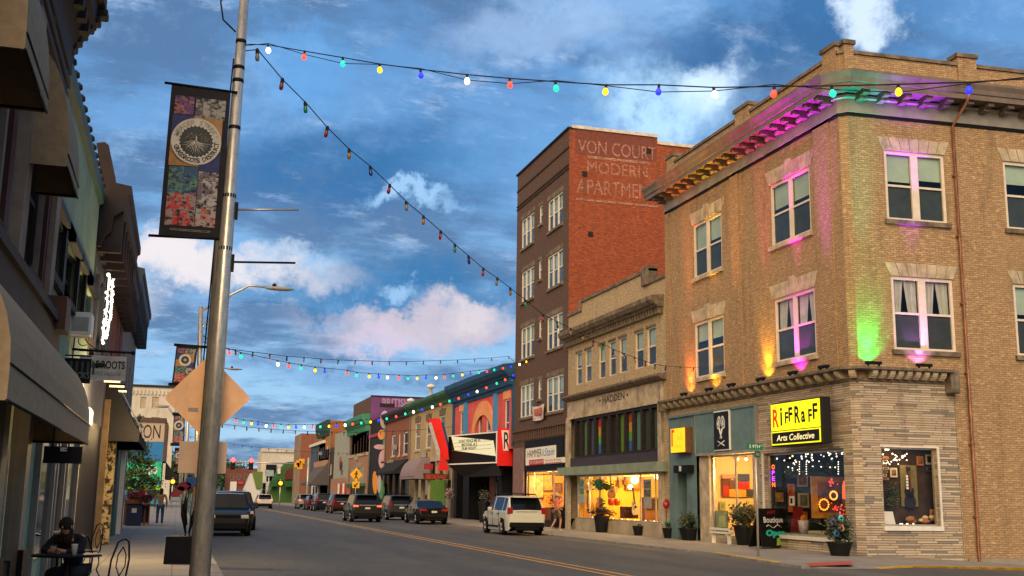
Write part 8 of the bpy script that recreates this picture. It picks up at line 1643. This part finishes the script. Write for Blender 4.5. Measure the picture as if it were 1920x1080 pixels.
t = thing('red_blossom_lights', 'cluster of small red and pink lights beside the glowing rings', 'fairy lights', RY(-3.2).p(*RY(-3.2).hit(1568, 945))); random.seed(33); fq = RY(-3.2)
for px, py, sx, sy, n in ((1560, 905, 8, 6, 10), (1566, 952, 14, 8, 16), (1578, 962, 8, 8, 10), (1585, 925, 3, 18, 8)):
    for k in range(n): u, z = fq.hit(px+random.gauss(0, .5)*sx, py+random.gauss(0, .5)*sy); MB().ball(fq.p(u, z), .018+.02*random.random(), 5).build('red_light', t, glow(('blossom_red', 'blossom_pink')[k % 2], ((.9, .03, .02), (.9, .12, .12))[k % 2], .9))
rrpic((1495, 957), (1516, 972), BLK, PRr, -1.6, 'low dark framed picture under the two cream prints'); rrpic((1474, 880), (1490, 897), GF_, PRb, -1.6, 'small gold framed print above the tall red painting')
zf_ = rRR[2]+.03; u = FR.u(1507, 990, -.7); tag(MB().lathe(FR.p(u, zf_, -.7), [(0, 0), (.16, 0), (.18, .45), (.17, .45), (.15, .03), (0, .02)], 12).build('glass_vase', None, plain('vase_white', (.42, .36, .34), .3, .3, 5.)), 'pale patterned vase on the floor of the corner display', 'vase')
u, z = FR.hit(1508, 973, -.9); t = tag(MB().ball(FR.p(u, z, -.9), .15, 10, (1, .3, 1)).build('orange_disc', None, paint('disc_orange', (.55, .17, .02), .5)), 'orange round ornament above the pale vase', 'ornament')
u = FR.u(1487, 985, -.9); tag(MB().prism([FR.p(u-.25, zf_, -1.), FR.p(u+.35, zf_, -1.), FR.p(u+.2, zf_+.9, -1.), FR.p(u-.05, zf_+.9, -1.)], (.25, 0, 0)).build('red_drape', None, cl('drape_red', (.22, .01, .012))), 'dark red draped stand beside the sandwich board', 'drape')
u = FR.u(1484, 966, -.8); t = thing('small_card', 'small white card picture standing on the red drape', 'card', FR.p(u, zf_+.95, -.8)); MB().fb(FR, u-.15, u+.15, zf_+.93, zf_+1.25, -.85, -.82).build('card', t, WTXT); MB().fb(FR, u-.07, u+.07, zf_+1.0, zf_+1.18, -.82, -.815).build('print', t, BLK)
u = FR.u(1530, 1002, -.5); t = tag(MB().fb(FR, u-.5, u+.35, zf_, zf_+.14, -.9, -.4).build('cloth_pile', None, cl('cloth_cream', (.35, .28, .16)), bevel=.05), 'cream folded cloth on the floor of the corner display', 'cloth')
lamp('display_light', 'POINT', FR.p((rRR[0]+rRR[1])/2+.3, rRR[3]-.5, -2.), 13, (1, .55, .25), .05)
# side display window
dS = -.58; sb_ = lambda a, b, d=dS: FS.rc(a, b, d)
r = sb_((1687, 872), (1722, 950)); t = thing('guitar_board', 'dark bass guitar mounted on an olive cloth panel in the side window', 'artwork', FS.p(r[0], r[2], dS)); MB().fb(FS, *r, dS-.05, dS).build('cloth_panel', t, cl('olive_cloth', (.16, .13, .05)))
guitar('black bass guitar mounted upright in the side window', 1704, 914, dS+.02, 72, (.012, .010, .012), .03, True, 'side window display', FS)
for k in range(5): u, z = FS.hit(1702.5+k*.25, 893+k*5.5, dS+.2); MB().fb(FS, u-.035, u+.035, z-.035, z+.03, dS+.14, dS+.15).build('fret_inlay', t, WTXT)
def srp(a, b, frame, inner, lab, d=dS, k=.18): r = sb_(a, b, d); t = thing('framed_picture', lab, 'picture', FS.p(r[0], r[2], d)); MB().fb(FS, *r, d-.04, d).build('frame', t, frame); w_, h_ = (r[1]-r[0])*k, (r[3]-r[2])*k; MB().fb(FS, r[0]+w_, r[1]-w_, r[2]+h_, r[3]-h_, d, d+.006).build('picture_print', t, inner)
MC = matte('mat_cream', (.55, .47, .33)); srp((1736, 852), (1748, 871), MC, BLK, 'cream framed print at the top right of the side window'); srp((1719, 855), (1732, 873), plain('frame_orange', (.40, .13, .02)), PRa, 'small orange picture beside the top right print'); srp((1740, 904), (1757, 951), plain('slate_board', (.06, .07, .08)), PRb, 'tall slate picture low on the right of the side window', -1.2); srp((1744, 955), (1755, 976), plain('frame_orange2', (.32, .15, .05)), PRd, 'little tan picture in the bottom right corner of the side window', -.4); srp((1737, 875), (1750, 884), plain('slate_board', (.06, .07, .08)), DKW, 'small grey plaque under the top right print')
srp((1669, 877), (1683, 895), MC, PRa, 'gold framed picture on the left of the side window')
for i in range(7): py = 856+i*6.5; srp((1654+(i % 2), py), (1667-(i % 3)*2, py+5), MC if i % 2 else plain('frame_orange2', (.32, .15, .05)), PRa, 'small stacked frame on the left shelf of the side window, %s from the top' % ('first', 'second', 'third', 'fourth', 'fifth', 'sixth', 'seventh')[i], -.45)
g = MB(); leaves(g, FS.p(FS.u(1673, 930, -.45), FS.z(1673, 930, -.45), -.42), (.2, .1, .42), 420, .05); t = tag(g.build('draped_plant', None, LV), 'trailing green plant on the left of the side window', 'plant')
u, z = FS.hit(1670, 973, -.3); tag(MB().prism([FS.p(u-.2, z-.2, -.3), FS.p(u+.16, z-.2, -.3), FS.p(u+.12, z+.22, -.38), FS.p(u-.22, z+.22, -.38)], FS.n*.02).build('drawing', None, matte('paper_white', (.65, .62, .55))), 'white drawing propped at the bottom left of the side window', 'drawing')
t = thing('leather_goods', 'heap of tan leather bags and scarves on the side window floor', 'bags', FS.p(FS.u(1710, 975, -.7), rSw[2], -.7)); random.seed(21)
for k in range(13): u = FS.u(1692+random.random()*50, 970, -.7); MB().ball(FS.p(u, rSw[2]+.08+.2*random.random(), -.32-.25*random.random()), .08+.05*random.random(), 8, (1.3, .8, .7), .15).build('bag', t, (cl('leather_tan', (.30, .12, .04)), cl('leather_cream', (.50, .38, .22)), cl('leather_brown', (.12, .045, .02)))[k % 3])
t = thing('fairy_lights', 'small white fairy lights near the top of the side window', 'fairy lights', FS.p(rSw[0]+.8, rSw[3]-.3, -.8))
for k in range(26): MB().ball(FS.p(rSw[0]+.2+1.*random.random(), rSw[3]-.15-.35*random.random(), -.25-.3*random.random()), .018+.015*random.random(), 5).build('fairy_light', t, FLm)
for k in range(6): MB().ball(FS.p(rSw[0]+.5+.9*random.random(), rSw[2]+.05, -.35), .025, 5).build('fairy_light', t, FLm)
u, z = FS.hit(1663, 843, -.4); tag(MB().ball(FS.p(u, z, -.4), .06, 8, (1.4, 1, .5)).build('ceiling_lamp', None, glow('globe_warm', (1, .85, .5), 3.)), 'warm ceiling lamp at the top left of the side window', 'lamp')
lamp('display_light', 'POINT', FS.p(rSw[0]+1.0, rSw[3]-.35, -.28), 7, (1, .66, .36), .05)
# rooftop bits on the right row
for px, py, lab in ((808, 722, 'white roof vent behind the green cornice'), (770, 748, 'small pale roof vent behind the charcoal cornice')):
    p = onX(px, py+6, FX+2.5); t = thing('roof_vent', lab, 'roof vent', p); MB().lathe(p-Vector((0, 0, 1)), [(.15, 0), (.15, 1.), (.4, 1.05), (.4, 1.25), (.1, 1.4), (0, 1.4)], 12).build('cowl', t, WHC)
for o in list(bpy.data.objects):
    if '_w' in o.keys(): del o['_w']
